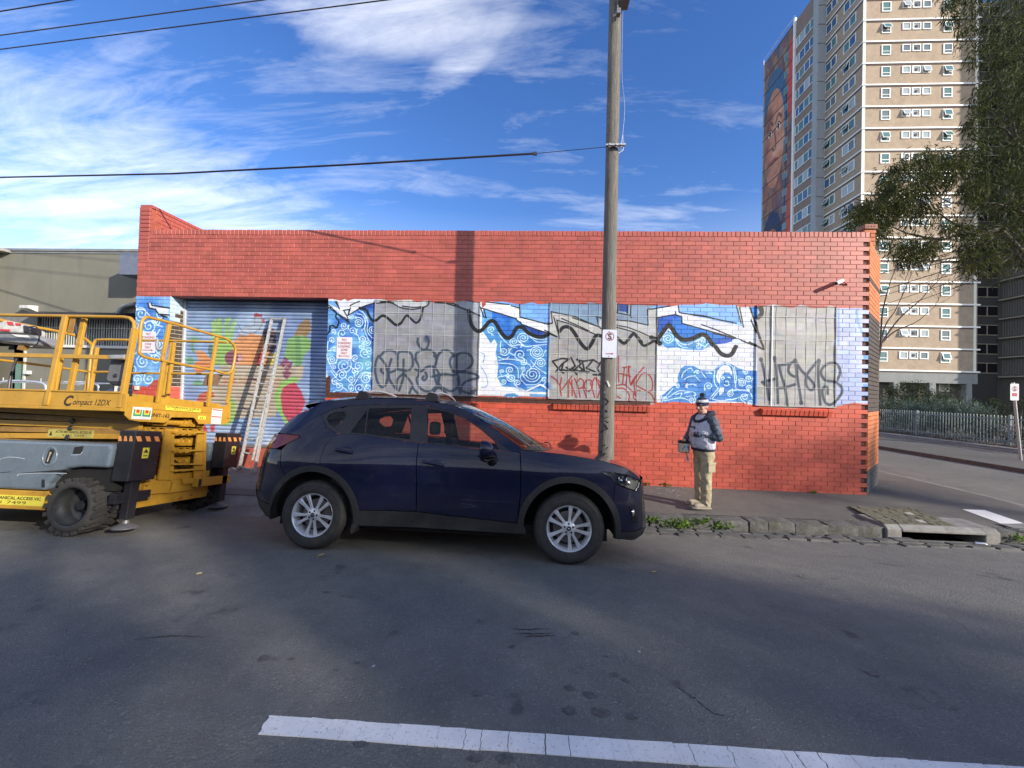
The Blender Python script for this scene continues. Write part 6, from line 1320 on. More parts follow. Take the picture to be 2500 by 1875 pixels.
# ------------------------------------------------------------------ scissor lift, leaning with the road's camber
ML = Matrix.Translation((-5.12, 4.04, 0)) @ Matrix.Rotation(R(-7.5), 4, 'X'); MLi = ML.inverted()
def lpl(px, py, axis, val):
    o = MLi @ CAM; d = MLi.to_3x3() @ ray(px, py); return o+d*((val-o[axis])/d[axis])
def lv(view, s, axis, val):
    ox, oy, k = {'l': (300, 740, 5.184), '1': (0, 740, 6.38), '3': (0, 980, 4.879), '4': (280, 1000, 5.185)}[view]
    return [lpl(ox+x/k, oy+y/k, axis, val) for x, y in pts(s)]
def mk_lift():
    YL = NT('lift_yellow'); p = YL.pos(); c = YL.ramp(YL.noise(p, 5, 6, .6), [(.3, (.41, .22, .022)), (.7, (.50, .285, .032))]); c = YL.mix(YL.rng(YL.noise(p, 11, 10, .78), .55, .70, 0, .75), c, (.15, .095, .045, 1)); c = YL.mix(YL.rng(YL.noise(p, 40, 4, .8, st=(1, 1, .15)), .64, .70, 0, .6), c, (.10, .07, .05, 1)); YL.bump(YL.noise(p, 60, 3), .08, .003); YL = YL.done(c, .38)
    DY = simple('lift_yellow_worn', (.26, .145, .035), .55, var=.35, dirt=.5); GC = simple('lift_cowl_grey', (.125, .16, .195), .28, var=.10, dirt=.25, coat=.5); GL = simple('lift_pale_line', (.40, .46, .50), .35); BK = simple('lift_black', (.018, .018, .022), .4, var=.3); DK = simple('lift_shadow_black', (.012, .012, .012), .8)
    TY = simple('lug_tyre', (.035, .033, .031), .85, var=.4, bump=.5, dirt=.7); RM = simple('lift_rim', (.05, .055, .06), .45, .5, var=.5, dirt=.4); OR = simple('reflective_orange', (.75, .30, .08), .4); LY = simple('label_yellow', (.66, .58, .06), .5); LW = simple('label_white', (.68, .68, .66), .5); LR = simple('label_red', (.55, .04, .05), .5); LG = simple('label_green', (.03, .26, .12), .5); TX = simple('print_black', (.03, .02, .015), .6)
    T = thing('scissor_lift', 'yellow scissor lift with a grey cowl and chunky tyres parked at the left', 'scissor lift', M=ML)
    def P(name, mb, mat, par=None, smooth=0, bevel=0, seg=2, **k): return part(name, mb, mat, par or T, smooth, bevel, world=False, seg=seg, **k)
    def PC(name, mb, mat, par, smooth=0, bevel=0): return part(name, mb, mat, par, smooth, bevel, world=False)
    # chassis and cowl
    P('chassis', MB().box((-2.75, .34, .24), (.30, 1.46, .62)), YL, bevel=.01)
    P('side_sill', MB().prism([(-2.75, .05, .25), (-.42, .05, .25), (-.38, .05, .30), (-.38, .05, .44), (-.42, .05, .46), (-2.75, .05, .46)], (0, .3, 0)), YL, bevel=.008)
    for sgn, y in ((1, .03), (-1, 1.77)):
        ol = [(-2.75, .47), (-.44, .47), (-.42, .55), (-.34, .66), (-.22, .725), (-.05, .75), (.275, .75), (.285, .97), (.25, 1.03), (-2.75, 1.03)]
        o = P('cowl', MB().prism([(x, y, z) for x, z in ol], (0, .36*sgn, 0)), GC, bevel=.035, seg=4, recalc=True)
        if sgn < 0: continue
        c = lv('3', '595,655', 1, .03)[0]
        rg = MB(); n = 28; r = []
        for q in range(n): a = 2*math.pi*q/n; r.append((c.x+.085*math.cos(a), .028, c.z+.105*math.sin(a)))
        PC('vent_ring', MB().tube(r, .009, 6, closed=True), GC, o, 70)
        sl = [(c.x+x, .0265, c.z+z) for x, z in ((-.042, -.075), (.012, -.082), (.042, .05), (.040, .075), (-.008, .085), (-.028, .06))]
        PC('vent_slot', MB().prism(sl, (0, .01, 0)), DK, o); PC('vent_leaf', MB().tube([(c.x-.012, .025, c.z-.06), (c.x-.004, .025, c.z), (c.x+.008, .024, c.z+.05)], [.006, .005, .012], 6), simple('dry_tan', (.30, .26, .2), .8), o, 60)
        q = lv('3', '885,545 995,530 970,625 860,625', 1, .026); PC('recess', MB().prism(q, (0, .012, 0)), DK, o, bevel=.004)
        q = lv('3', '845,640 955,635 985,600', 1, .028); PC('recess_lip', MB().tube(q, .004, 5), GL, o, 60)
        for s in ('0,690 60,672 150,665 290,682', '205,885 240,868 450,855 790,858'): PC('cowl_crease', MB().tube(smoothpath(lv('3', s, 1, .028), 4), .0045, 5), GL, o, 60)
        for s in ('240,852 450,835 850,805 690,842 400,860', '0,845 130,835 130,842 0,852'): PC('cowl_slot', MB().prism(lv('3', s, 1, .0275), (0, .004, 0)), DK, o)
        q = lv('3', '495,930 530,930 525,1025 492,1025', 1, .027); PC('keyhole', MB().prism(q, (0, .006, 0)), BK, o)
    P('wheel_well', MB().box((-.45, .12, .48), (.28, .4, .76)), DK); P('wheel_well', MB().box((-.45, 1.4, .48), (.28, 1.68, .76)), DK)
    P('axle', MB().box((-.16, .28, .2), (.06, 1.5, .42)), DY, bevel=.01)
    def wheel(x, y, s):
        M = Matrix.Translation((x, y, .312)); e = bpy.data.objects.new('wheel', None); COL.objects.link(e); e.parent = T; e.matrix_basis = M; e.empty_display_size = .1
        t = MB().lathe([(.215, .0), (.235, -.012), (.265, -.008), (.285, .01), (.29, .05), (.29, .25), (.285, .285), (.26, .30), (.2, .30), (.19, .25)], 44); g = random.Random(2)
        for k in range(20):
            for h in (0, 1):
                a = 2*math.pi*(k+.5*h)/20; da = .17; y0, y1 = (.0, .165) if h == 0 else (.30, .135); w = .075; pr = []
                for (aa, yy, rr) in ((a, y0, .0), (a+da, y1, .0)):
                    for da2 in (-w, w):
                        for rad in (.283, .318-.004*(yy in (0, .30))): pr.append(Vector((rad*math.cos(aa+da2), yy, rad*math.sin(aa+da2))))
                t.add(pr, [(0, 2, 3, 1), (4, 5, 7, 6), (1, 3, 7, 5), (0, 1, 5, 4), (2, 6, 7, 3), (0, 4, 6, 2)])
                q = [Vector((rad*math.cos(a+d2), y0+(-.004 if h == 0 else .004)*(rad > .3), rad*math.sin(a+d2))) for d2 in (-w, w) for rad in (.262, .318)]; t.add(q+[v+Vector((0, .02 if h == 0 else -.02, 0)) for v in q], [(0, 2, 3, 1), (4, 5, 7, 6), (1, 3, 7, 5), (0, 1, 5, 4), (2, 6, 7, 3)])
        part('tyre', t, TY, e, 40, world=False)
        part('rim', MB().lathe([(.222, -.006), (.212, -.002), (.206, .02), (.200, .07), (.188, .085), (.183, .16), (.15, .18), (.0, .185)], 40), RM, e, 40, world=False)
        part('hub', MB().lathe([(0, .10), (.05, .10), (.06, .12), (.06, .18)], 16).lathe([(.11, .165), (.11, .18)], 8), BK, e, 40, world=False)
        if s < 0: e.matrix_basis = M @ Matrix.Rotation(R(180), 4, 'Z')
        return e
    wheel(-.05, 0, 1); wheel(-.03, 1.80, -1); wheel(-2.35, 0, 1); wheel(-2.35, 1.80, -1)
    # scissor pack: stacked arms seen from the side, cross tubes at the end
    for i in range(5):
        z = 1.075+i*.078; sk = .018*(i-2); a = MB()
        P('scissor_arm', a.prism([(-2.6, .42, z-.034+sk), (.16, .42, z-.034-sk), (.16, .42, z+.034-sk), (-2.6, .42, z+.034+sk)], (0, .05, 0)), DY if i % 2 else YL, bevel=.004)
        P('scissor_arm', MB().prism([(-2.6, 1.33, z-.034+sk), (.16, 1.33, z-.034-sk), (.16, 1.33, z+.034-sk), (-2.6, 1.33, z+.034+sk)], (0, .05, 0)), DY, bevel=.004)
    for px, py in ((172, 1045), (165, 1068), (176, 1028)): c = lpl(px, py, 1, .41); P('pivot_cap', MB().lathe([(0, -.012), (.028, -.012), (.034, 0)], 16, Matrix.Translation((c.x, .41, c.z))), BK, smooth=40)
    for i in range(6):
        z = .64+i*.135
        P('cross_tube', MB().tube([(.12+.02*(i % 2), .50, z), (.12+.02*(i % 2), 1.36, z)], .045, 14), YL, smooth=60)
        for y in (.55+.02*(i % 3), .68, 1.02+.03*(i % 2), 1.12, 1.27):
            b = MB(); x0, x1 = .09, .215; w = .052; th = .006
            for a_, b_ in (((x0, y-w, z-.055), (x1, y+w, z-.055+th)), ((x0, y-w, z+.055-th), (x1, y+w, z+.055)), ((x0, y-w, z-.055+th), (x1, y-w+th, z+.055-th)), ((x0, y+w-th, z-.055+th), (x1, y+w, z+.055-th))): b.box(a_, b_)
            P('arm_end', b, YL, bevel=.002)
    P('pack_core', MB().box((-2.6, .50, .62), (.08, 1.33, 1.42)), simple('pack_dark', (.10, .06, .02), .8, var=.5))
    P('hydraulic_box', MB().box((.14, 1.33, .62), (.22, 1.74, .96)), YL, bevel=.01); P('hydraulic_box_face', MB().box((.222, 1.36, .64), (.232, 1.70, .88)), YL, bevel=.01)
    # hydraulic hoses looping through the end of the pack
    for k, s in enumerate(('120,700 60,880 150,1010 420,1000', '480,760 430,850 500,900 640,930', '760,640 830,720 800,830 870,880', '520,330 470,480 520,620 470,740', '980,560 1010,700 960,830 1020,900')): P('hose', MB().tube(smoothpath(lv('4', s, 0, .20+.02*k), 5), .009, 6), BK, smooth=60)
    # end frame: ladder, bumper beams
    def lad(s, x=.33): return lv('4', s, 0, x)
    for s in ('620,270 705,265 690,890 530,890', '1035,290 1115,275 1105,870 1050,1000 985,1000 985,720'): P('ladder_side', MB().prism(lad(s), (.03, 0, 0)), YL, bevel=.004, recalc=True)
    P('ladder_edge', MB().bar(*[q+Vector((.03, 0, 0)) for q in lad('703,268 693,890')], .012, .05), YL); P('ladder_edge', MB().bar(*[q+Vector((.03, 0, 0)) for q in lad('1114,275 1104,870')], .012, .05), YL)
    for s in ('705,285 1115,290', '705,520 1105,515', '700,690 1100,690', '695,775 1100,750'): a, b = lad(s, .36); P('ladder_rung', MB().bar(a, b, .09, .022), YL, bevel=.004)
    P('bumper_plate', MB().prism(lad('360,890 700,890 690,980 650,1060 560,1060 310,1080', .30), (.04, 0, 0)), YL, bevel=.006, recalc=True)
    P('bumper_plate', MB().prism(lad('690,900 1050,870 1110,860 1140,930 1060,1000 650,1060', .31), (.03, 0, 0)), YL, bevel=.006, recalc=True)
    P('tie_box', MB().prism(lad('835,870 1050,868 1045,925 850,945', .345), (.03, 0, 0)), YL, bevel=.006, recalc=True)
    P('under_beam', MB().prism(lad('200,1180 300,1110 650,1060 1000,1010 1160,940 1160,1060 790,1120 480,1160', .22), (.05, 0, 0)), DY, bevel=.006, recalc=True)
    for s in ((.44, .52), (.48, .36), (.95, .30), (1.1, .31)): P('bolt', MB().lathe([(0, .385), (.012, .385), (.014, .372)], 8, Matrix.Translation((0, s[0], s[1])), axis='X'), DY)
    # outriggers
    for s, ya in ((1, .07), (-1, 1.73)):
        y0, y1 = (ya, ya+.33) if s > 0 else (ya-.28, ya); x0, x1 = .30, .50; zt, zb = 1.185, .60 if s > 0 else .66
        o = P('outrigger', MB().box((x0, y0, zb), (x1, y1, zt)), BK, bevel=.012)
        P('outrigger_leg', MB().box((x0+.05, (y0+y1)/2-.05, .16), (x0+.14, (y0+y1)/2+.05, zb)), BK, bevel=.006); P('outrigger_strut', MB().bar((x0+.0, y0+.05, .25), (x0+.05, y1-.03, zb), .03), BK)
        c = ((x0+.095), (y0+y1)/2, .0); P('foot_pad', MB().lathe([(0, .13), (.03, .125), (.04, .09), (.115, .06), (.13, .045), (.13, .035), (0, .035)], 20, Matrix.Translation((c[0], c[1], .02+.02*(s < 0))), axis='Z'), simple('pad_steel', (.14, .14, .14), .5, .5, var=.4), smooth=40)
        for i in range(3): x = x0+.005+.068*i; PC('stripe', MB().prism([(x, y0-.001, 1.06), (x+.045, y0-.001, 1.06), (x+.025, y0-.001, 1.12), (x-.0, y0-.001, 1.12)], (0, -.001, 0)), OR, o)
        for i in range(3): y = y0+.01+.11*i; PC('stripe', MB().prism([(x1+.001, y+.03, 1.06), (x1+.001, min(y1, y+.085), 1.06), (x1+.001, y+.055, 1.12), (x1+.001, y, 1.12)], (.001, 0, 0)), OR, o)
        PC('warning_label', MB().box((x1, y0+.12, .86), (x1+.0015, y0+.20, .985)), LY, o); PC('label_triangle', MB().prism([(x1+.0016, y0+.13, .925), (x1+.0016, y0+.19, .925), (x1+.0016, y0+.16, .972)], (.0008, 0, 0)), TX, o); PC('label_bar', MB().box((x1+.0016, y0+.135, .885), (x1+.0024, y0+.185, .895)), TX, o)
    P('outrigger_beam', MB().box((.36, 1.10, .42), (.44, 1.70, .54)), YL, bevel=.006); P('beam_mouth', MB().box((.441, 1.12, .43), (.446, 1.16, .53)), DK); P('outrigger_beam', MB().box((.30, .08, .34), (.38, .5, .46)), BK, bevel=.006)
    # platform
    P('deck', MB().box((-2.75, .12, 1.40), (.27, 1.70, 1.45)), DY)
    P('side_panel', MB().box((-2.75, .075, 1.445), (.29, .115, 1.615)), YL, bevel=.003); P('side_flange', MB().box((-2.75, .05, 1.405), (.29, .12, 1.443)), YL, bevel=.004); P('top_flange', MB().box((-2.75, .06, 1.617), (.25, .135, 1.637)), YL, bevel=.003)
    P('far_panel', MB().box((-2.75, 1.66, 1.445), (.27, 1.70, 1.60)), YL)
    for px in (113, 298): a = lpl(px, 975, 1, .07); P('panel_rib', MB().box((a.x-.04, .068, 1.45), (a.x-.0, .076, 1.612)), DY)
    ol = lv('l', '8,1360 14,1420 70,1475 200,1500 520,1515 560,1490 610,1445 890,1450 915,1475 950,1530 1270,1535 1335,1500 1352,1430 1362,1250 1290,1300 1200,1312 1050,1312 470,1280 380,1255 230,1248 160,1215 110,1182 30,1178', 0, .29)
    ep = P('end_plate', MB().prism(ol, (.012, 0, 0)), YL, recalc=True, bevel=.003)
    P('kick_strip', MB().prism(lv('l', '390,1290 1105,1340 1105,1392 390,1348', 0, .303), (.008, 0, 0)), YL, bevel=.003, recalc=True); P('inner_board', MB().box((.12, .3, 1.50), (.14, 1.66, 1.64)), YL)
    for s in ('15,1383', '1330,1458'): c = lv('l', s, 0, .304)[0]; P('plate_hole', MB().lathe([(0, c.x), (.011, c.x)], 10, Matrix.Translation((0, c.y, c.z)), axis='X'), DK)
    r = .019
    def tube(name, P_, rr=r, curve=0, mat=YL): return P(name, MB().tube(smoothpath(P_, 6) if curve else P_, rr, 8), mat, smooth=60)
    def sq(name, a, b, w=.05, h=.035, up=(1, 0, 0)): return P(name, MB().bar(a, b, w, h, up), YL, bevel=.005)
    y = .095
    tube('top_rail', [(-2.75, y, 2.565), (.06, y, 2.565), (.15, y, 2.55), (.205, y, 2.50), (.23, y, 2.41), (.235, y, 2.3)], .021)
    P('mid_rail', MB().bar((-2.75, y, 2.055), (.22, y, 2.055), .028, .05, (0, 0, 1)), YL, bevel=.004)
    for x in (.235,): sq('corner_post', (x, y, 1.45), (x, y, 2.42), .06, .045)
    sq('post', (-.69, y-.015, 1.45), (-.69, y-.015, 2.565), .035, .06); sq('post', (-.555, y+.08, 1.63), (-.555, y+.08, 2.56), .035, .06)
    P('post_shade_plate', MB().box((-.66, y+.01, 2.35), (-.59, y+.02, 2.55)), DY)
    # gate loop and posts across the end
    P('end_gate', MB().tube(smoothpath(lv('l', '215,540 232,270 285,185 360,188 700,275 1120,395 1310,452 1395,520 1425,600 1400,780 1365,870 1290,890 1150,850 800,785 500,728 300,690 210,630', 0, .26), 5, closed=True), .019, 8, closed=True), YL, smooth=60)
    for s in ('440,1265 520,720', '500,720 590,262', '1078,1308 1120,850', '1120,850 1192,432', '1318,1270 1400,800'): a, b = lv('l', s, 0, .25); sq('gate_post', a, b, .045, .035)
    for s in ('1165,845', '490,722'): c = lv('l', s, 0, .285)[0]; P('gate_pin', MB().lathe([(0, .29), (.012, .29), (.014, .26)], 8, Matrix.Translation((0, c.y, c.z)), axis='X'), DY)
    # inner gate across, further left, and the far side rails
    xc = lpl(0+1420/6.38, 740+640/6.38, 1, 1.66).x
    tube('inner_gate', lv('1', '-500,120 0,260 450,355 900,440 1250,525 1370,590 1435,690 1400,900 1330,1380', 0, xc), .022, 1)
    tube('inner_gate_rail', lv('1', '-400,780 0,885 800,985 1340,1065', 0, xc), .018)
    tube('far_rail', lv('1', '1375,1375 1410,900 1440,690 1480,600 1560,570 2050,575', 1, 1.66), .022, 1)
    tube('far_mid_rail', lv('1', '1370,1072 1670,1072 2000,1075', 1, 1.66), .019)
    for s in ('1410,1380 1515,690', '880,1375 960,800'): a, b = lv('1', s, 1, 1.66 if s[0] == '1' else .9); sq('far_post', a, b, .05, .03)
    tube('far_rail', lv('l', '215,470 560,475 1180,490 1330,500', 1, 1.64), .019); tube('far_mid_rail', lv('l', '120,885 600,890 1080,895', 1, 1.64), .019)
    for s in ('500,1235 620,500', '560,1235 650,500'): a, b = lv('l', s, 1, 1.64); sq('far_post', a, b, .045, .035)
    P('timber_offcut', MB().prism(lv('l', '1075,895 1270,905 1200,1040 1020,1040', 0, .20), (-.02, 0, 0)), simple('dirty_ply', (.13, .085, .055), .9, var=.5), recalc=True)
    P('bent_pipe', MB().tube(smoothpath(lv('l', '440,460 430,540 460,590 530,600', 1, 1.5), 5), .022, 8), simple('dull_grey_pipe', (.25, .26, .27), .5), smooth=60)
    # grey document box, stickers, straps
    bx = lv('1', '1720,875 1985,870 1940,1180 1900,1225 1690,1225 1650,1190', 1, .18); o = P('document_box', MB().prism(bx, (0, .07, 0)), simple('box_grey', (.12, .125, .135), .6, var=.2), bevel=.012, seg=3, recalc=True)
    PC('box_latch', MB().lathe([(0, .168), (.022, .17), (.026, .18)], 14, Matrix.Translation(lv('1', '1795,1130', 1, 0)[0]*Vector((0, 0, 0)).length) if False else Matrix.Translation((lv('1', '1795,1130', 1, .18)[0].x, 0, lv('1', '1795,1130', 1, .18)[0].z))), BK, o, 40)
    P('box_hanger', MB().prism(lv('1', '1680,805 1945,800 1920,865 1700,870', 1, .07), (0, .1, 0)), simple('hanger_grey', (.28, .29, .30), .5, var=.4), bevel=.008, recalc=True); P('box_foot', MB().prism(lv('1', '1645,1215 1930,1215 1900,1285 1740,1275', 1, .19), (0, .06, 0)), BK, bevel=.008, recalc=True)
    P('data_plate', MB().prism(lv('1', '1785,1290 1928,1300 1910,1395 1775,1385', 1, .16), (0, .003, 0)), LW, recalc=True); P('data_plate_mark', MB().prism(lv('1', '1830,1320 1870,1320 1865,1370 1825,1370', 1, .158), (0, .001, 0)), simple('mark_grey', (.3, .3, .3), .6), recalc=True)
    for s in ('1140,210 1150,330 1200,500 1240,690', '260,860 210,1000 160,1180 140,1340', '1170,300 1190,400 1215,560'): P('strap', MB().tube(smoothpath(lv('1', s, 1, .45), 4), .016, 6), BK, smooth=60)
    # control box
    cb = P('control_box', MB().prism(lv('1', '-300,470 180,480 560,500 610,600 570,650 280,620 -300,560', 1, .5), (0, .25, 0)), simple('control_grey', (.20, .21, .22), .45, var=.3), bevel=.015, recalc=True)
    PC('control_label', MB().prism(lv('1', '180,485 430,500 500,560 250,520', 1, .49), (0, -.004, 0)), LW, cb)
    PC('control_housing', MB().prism(lv('1', '-300,260 120,270 330,330 450,400 440,480 330,465 -300,440', 1, .56), (0, .2, 0)), simple('housing_white', (.5, .5, .48), .5, var=.4), cb, bevel=.02)
    PC('joystick_guard', MB().prism(lv('1', '340,335 450,365 450,470 350,465', 1, .55), (0, .15, 0)), BK, cb, bevel=.02)
    for s in ('-100,400 160,410 150,440 -100,425', '110,285 200,295 220,350 130,340', '240,310 330,320 325,350 250,345'): PC('control_sticker', MB().prism(lv('1', s, 1, .553), (0, -.004, 0)), LR, cb)
    PC('control_cable', MB().tube(smoothpath(lv('1', '460,370 560,370 610,460 600,600 520,690', 1, .5), 5), .007, 6), BK, cb); PC('control_bracket', MB().prism(lv('1', '290,640 380,650 330,730 260,720', 1, .55), (0, .06, 0)), DY, cb)
    # lettering and labels
    yy = .0735; a, b = lv('1', '1000,1520 1140,1520', 1, yy); z = lv('1', '1070,1520', 1, yy)[0].z
    lettering('C', ((a.x+b.x)/2, yy, z), (1, 0, 0), (0, 0, 1), .118, TX, T, 'lettering', width=b.x-a.x, shear=.25, bold=.035).matrix_parent_inverse = Matrix.Identity(4)
    a, b = lv('1', '1135,1550 1725,1560', 1, yy); lettering('ompact 12DX', ((a.x+b.x)/2, yy, z-.022), (1, 0, 0), (0, 0, 1), .070, TX, T, 'lettering', width=b.x-a.x, shear=.25, bold=.012).matrix_parent_inverse = Matrix.Identity(4)
    def label(poly, axis, val, th, mat, name='label'): e = [0, 0, 0]; e[axis] = th; return P(name, MB().prism(poly, e), mat, recalc=True)
    def two_lines(c, r, W, H, o):
        c = Vector(c); u = Vector((0, 0, 1))
        for k, (tx, f, h, dz) in enumerate((('ACTIVE MECHANICAL ACCESS VIC', .92, .30, .22), ('9331 7499', .55, .30, -.22))):
            l = lettering(tx, c+u*H*dz, r, u, H*h, TX, T, 'lettering', width=W*f, bold=.03 if k == 0 else .0); l.matrix_parent_inverse = Matrix.Identity(4); l.parent = o
    q = lv('3', '-430,1075 535,1140 520,1245 -430,1190', 1, .049); W = q[1].x-q[0].x; cz = (q[1].z+q[2].z)/2; q = [Vector((q[1].x-.95, .049, cz-.055)), Vector((q[1].x, .049, cz-.055)), Vector((q[1].x, .049, cz+.055)), Vector((q[1].x-.95, .049, cz+.055))]
    o = label(q, 1, 0, -.0015, LY); two_lines(((q[0].x+q[1].x)/2, .0468, cz), (1, 0, 0), .95, .11, o)
    q = lv('3', '10,305 740,395', 1, .418); cz = 1.115; q = [Vector((-1.05, .418, cz-.05)), Vector((-.43, .418, cz-.05)), Vector((-.43, .418, cz+.05)), Vector((-1.05, .418, cz+.05))]
    o = label(q, 1, 0, -.0015, simple('label_dull', (.36, .32, .08), .6, var=.3)); two_lines((-.70, .4158, cz), (1, 0, 0), .54, .10, o); PC('label_triangle', MB().prism([(-1.03, .4163, cz-.03), (-.985, .4163, cz-.03), (-1.007, .4163, cz+.03)], (0, -.001, 0)), TX, o)
    q = lv('l', '540,1292 985,1338 980,1385 540,1352', 0, .3125); o = label(q, 0, 0, .0015, LY); c = (q[0]+q[2])/2; r_ = (q[1]-q[0]); r_.x = 0
    for k, (tx, f, dz) in enumerate((('ACTIVE MECHANICAL ACCESS VIC', .93, .20), ('9331 7499', .55, -.22))): l = lettering(tx, (.3148, c.y, c.z+(q[0].z-q[3].z)*dz), r_, (0, 0, 1), .020, TX, T, width=r_.length*f, bold=.03 if not k else 0); l.matrix_parent_inverse = Matrix.Identity(4); l.parent = o
    q = lv('l', '345,1390 595,1400 590,1452 345,1440', 0, .3035); c = (q[0]+q[2])/2; l = lettering('UNIT-162', (.3035, c.y, c.z), (0, 1, 0), (0, 0, 1), .045, TX, T, width=(q[1]-q[0]).length, bold=.03); l.matrix_parent_inverse = Matrix.Identity(4)
    q = lv('l', '128,1312 370,1325 350,1475 105,1465', 0, .3035); o = label(q, 0, 0, .0015, LW); c = (q[0]+q[2])/2; w = abs(q[1].y-q[0].y); h = abs(q[0].z-q[3].z)
    for sg in (-1, 1):
        cy = c.y+sg*w*.235
        for k, (m, f) in enumerate(((LG, .42), (LY, .27), (LR, .16))): PC('coloured_square', MB().box((.305+.0006*k, cy-w*f*.5, c.z-h*f*.72+h*(.04+.05*k)), (.3056+.0006*k, cy+w*f*.5, c.z+h*.30)), m, o)
    q = lv('l', '950,1425 1050,1430 1045,1475 948,1470', 0, .3035); o = label(q, 0, 0, .0015, LY); c = (q[0]+q[2])/2
    for dy in (-.02, .012): PC('label_triangle', MB().prism([(.3052, c.y+dy-.012, c.z-.014), (.3052, c.y+dy+.012, c.z-.014), (.3052, c.y+dy, c.z+.014)], (.0006, 0, 0)), TX, o)
    q = lv('l', '1130,1335 1260,1342 1235,1530 1112,1525', 0, .3035); o = label(q, 0, 0, .0015, LW); c = (q[0]+q[2])/2; w = abs(q[1].y-q[0].y)*.45; h = abs(q[0].z-q[3].z)
    for dz in (.43, -.03): PC('label_band', MB().box((.3052, c.y-w, c.z+h*dz-.008), (.306, c.y+w, c.z+h*dz+.008)), LR, o)
    for i in range(3):
        for dz in (.2, -.28): PC('pictogram', MB().lathe([(.010, .3054), (.013, .3054)], 12, Matrix.Translation((0, c.y-w*.62+i*w*.62, c.z+h*dz)), axis='X'), TX, o)
mk_lift()
# ------------------------------------------------------------------ ladder leaning on the shutter
def mk_ladder():
    M = simple('paint_spattered_aluminium', (.46, .46, .45), .45, .35, var=.35, scale=22, dirt=.35); T = thing('extension_ladder', 'paint-spattered aluminium extension ladder leaning on the roller shutter', 'ladder', (-5.6, 7.3, 0))
    q = lambda s, Y: onY(420+s[0]/3.95, 740+s[1]/3.95, Y)
    tl, tr = q((963, 150), 7.88), q((1087, 150), 7.88); bl, br = q((676, 1535), 7.30), q((792, 1640), 7.26); bl = br+(bl-br).normalized()*.42; bl.z = .06
    b2 = q((765, 1540), 7.26)
    part('stile', MB().bar(bl, tl, .03, .065, (0, 1, 0)), M, T, bevel=.004); part('stile', MB().bar(br, tr, .03, .065, (0, 1, 0)), M, T, bevel=.004)
    o = Vector((.035, .055, 0)); part('inner_stile', MB().bar(br-o*.9+Vector((0, .03, .25)), tr-o*.9+Vector((0, .04, -.25)), .022, .05, (0, 1, 0)), M, T, bevel=.003)
    for k in range(12):
        t = .015+k*.0895; a = bl.lerp(tl, t); b = br.lerp(tr, t+.0); part('rung', MB().tube([a, b], .016, 8), M, T, 60)
    for c in (tl, tr, br, bl): part('end_cap', MB().cbox(c, (.036, .075, .05)), simple('cap_grey', (.2, .2, .2), .6), T, bevel=.006)
    tag(part('ladder_hook', MB().tube(smoothpath([tl+Vector((0, 0, 0)), tl+Vector((0, .03, .03)), tl+Vector((0, .06, 0))], 3), .008, 5), M, T), '', '') if False else None
mk_ladder()
# ------------------------------------------------------------------ dark blue SUV
MC = Matrix.Translation((-2.344, 3.969, -.01)) @ Matrix.Rotation(R(-1.2), 4, 'Z') @ Matrix.Rotation(R(-6), 4, 'X'); MCi = MC.inverted()
MC3 = MCi.to_3x3(); CO = MCi @ CAM; YC = .92; WB = 2.75
def cside(x, z):
    """how far inside the widest plane the body side lies"""
    y = float(np.interp(z, [.2, .35, .5, .62, .80, .92, 1.02, 1.12, 1.25, 1.40, 1.56, 1.68], [.06, .042, .012, .0, .004, .002, .022, .050, .092, .155, .232, .30]))
    y += .012*math.exp(-((z-.60)/.10)**2)*max(0, 1-abs(x-1.4)/.95)                      # waist above the sill
    for cx in (0, WB):                                                             # fenders swell over the wheels
        y -= .018*math.exp(-((x-cx)/.55)**2-((z-.88)/.16)**2)
    y += .010*math.exp(-((z-(1.035-.055*(x-1)))/.018)**2)*(1 if x < 3 else 0)*.0
    xr = float(np.interp(z, [.25, .37, .5, .6, .85, 1.02, 1.22, 1.44, 1.56, 1.68], [-.74, -.85, -.89, -.905, -.87, -.85, -.78, -.60, -.52, -.46]))
    xf = float(np.interp(z, [.22, .30, .36, .6, .78, .88, 1.0, 1.2], [3.50, 3.61, 3.62, 3.60, 3.59, 3.585, 3.6, 3.6]))
    xc = (xr+xf)/2; u = min(.9999, abs(x-xc)/((xf-xr)/2)); n = 6.5 if x > xc else 5.5
    return y+(YC-y)*(1-(1-u**n)**(1/n))
def chit(px, py, off=0.0):
    d = MC3 @ ray(px, py); y = .03
    for _ in range(12):
        k = (y-CO.y)/d.y; p = CO+d*k; y = .5*y+.5*(cside(p.x, p.z)+off)
    return (p.x, p.z)
CV_ = {'R': (620, 940, 3.771), 'F': (1240, 1040, 4.608), 'M': (1000, 940, 5.53), 'z': (600, 920, 2.1686)}
def cp(view, s):
    ox, oy, k = CV_[view]; return [chit(ox+x/k, oy+y/k) for x, y in pts(s)]
def inpoly(x, y, P):
    c = False; n = len(P)
    for i in range(n):
        x0, y0 = P[i]; x1, y1 = P[(i+1) % n]
        if (y0 > y) != (y1 > y) and x < (x1-x0)*(y-y0)/(y1-y0)+x0: c = not c
    return c
def dseg(x, y, P):
    m = 9; n = len(P)
    for i in range(n):
        x0, y0 = P[i]; x1, y1 = P[(i+1) % n]; L = (x1-x0)**2+(y1-y0)**2+1e-12; t = max(0, min(1, ((x-x0)*(x1-x0)+(y-y0)*(y1-y0))/L)); m = min(m, math.hypot(x-x0-t*(x1-x0), y-y0-t*(y1-y0)))
    return m
def dens(P, s=.045):
    out = []
    for i in range(len(P)):
        a = P[i]; b = P[(i+1) % len(P)]; n = max(1, int(math.hypot(b[0]-a[0], b[1]-a[1])/s))
        for j in range(n): out.append((a[0]+(b[0]-a[0])*j/n, a[1]+(b[1]-a[1])*j/n))
    return out
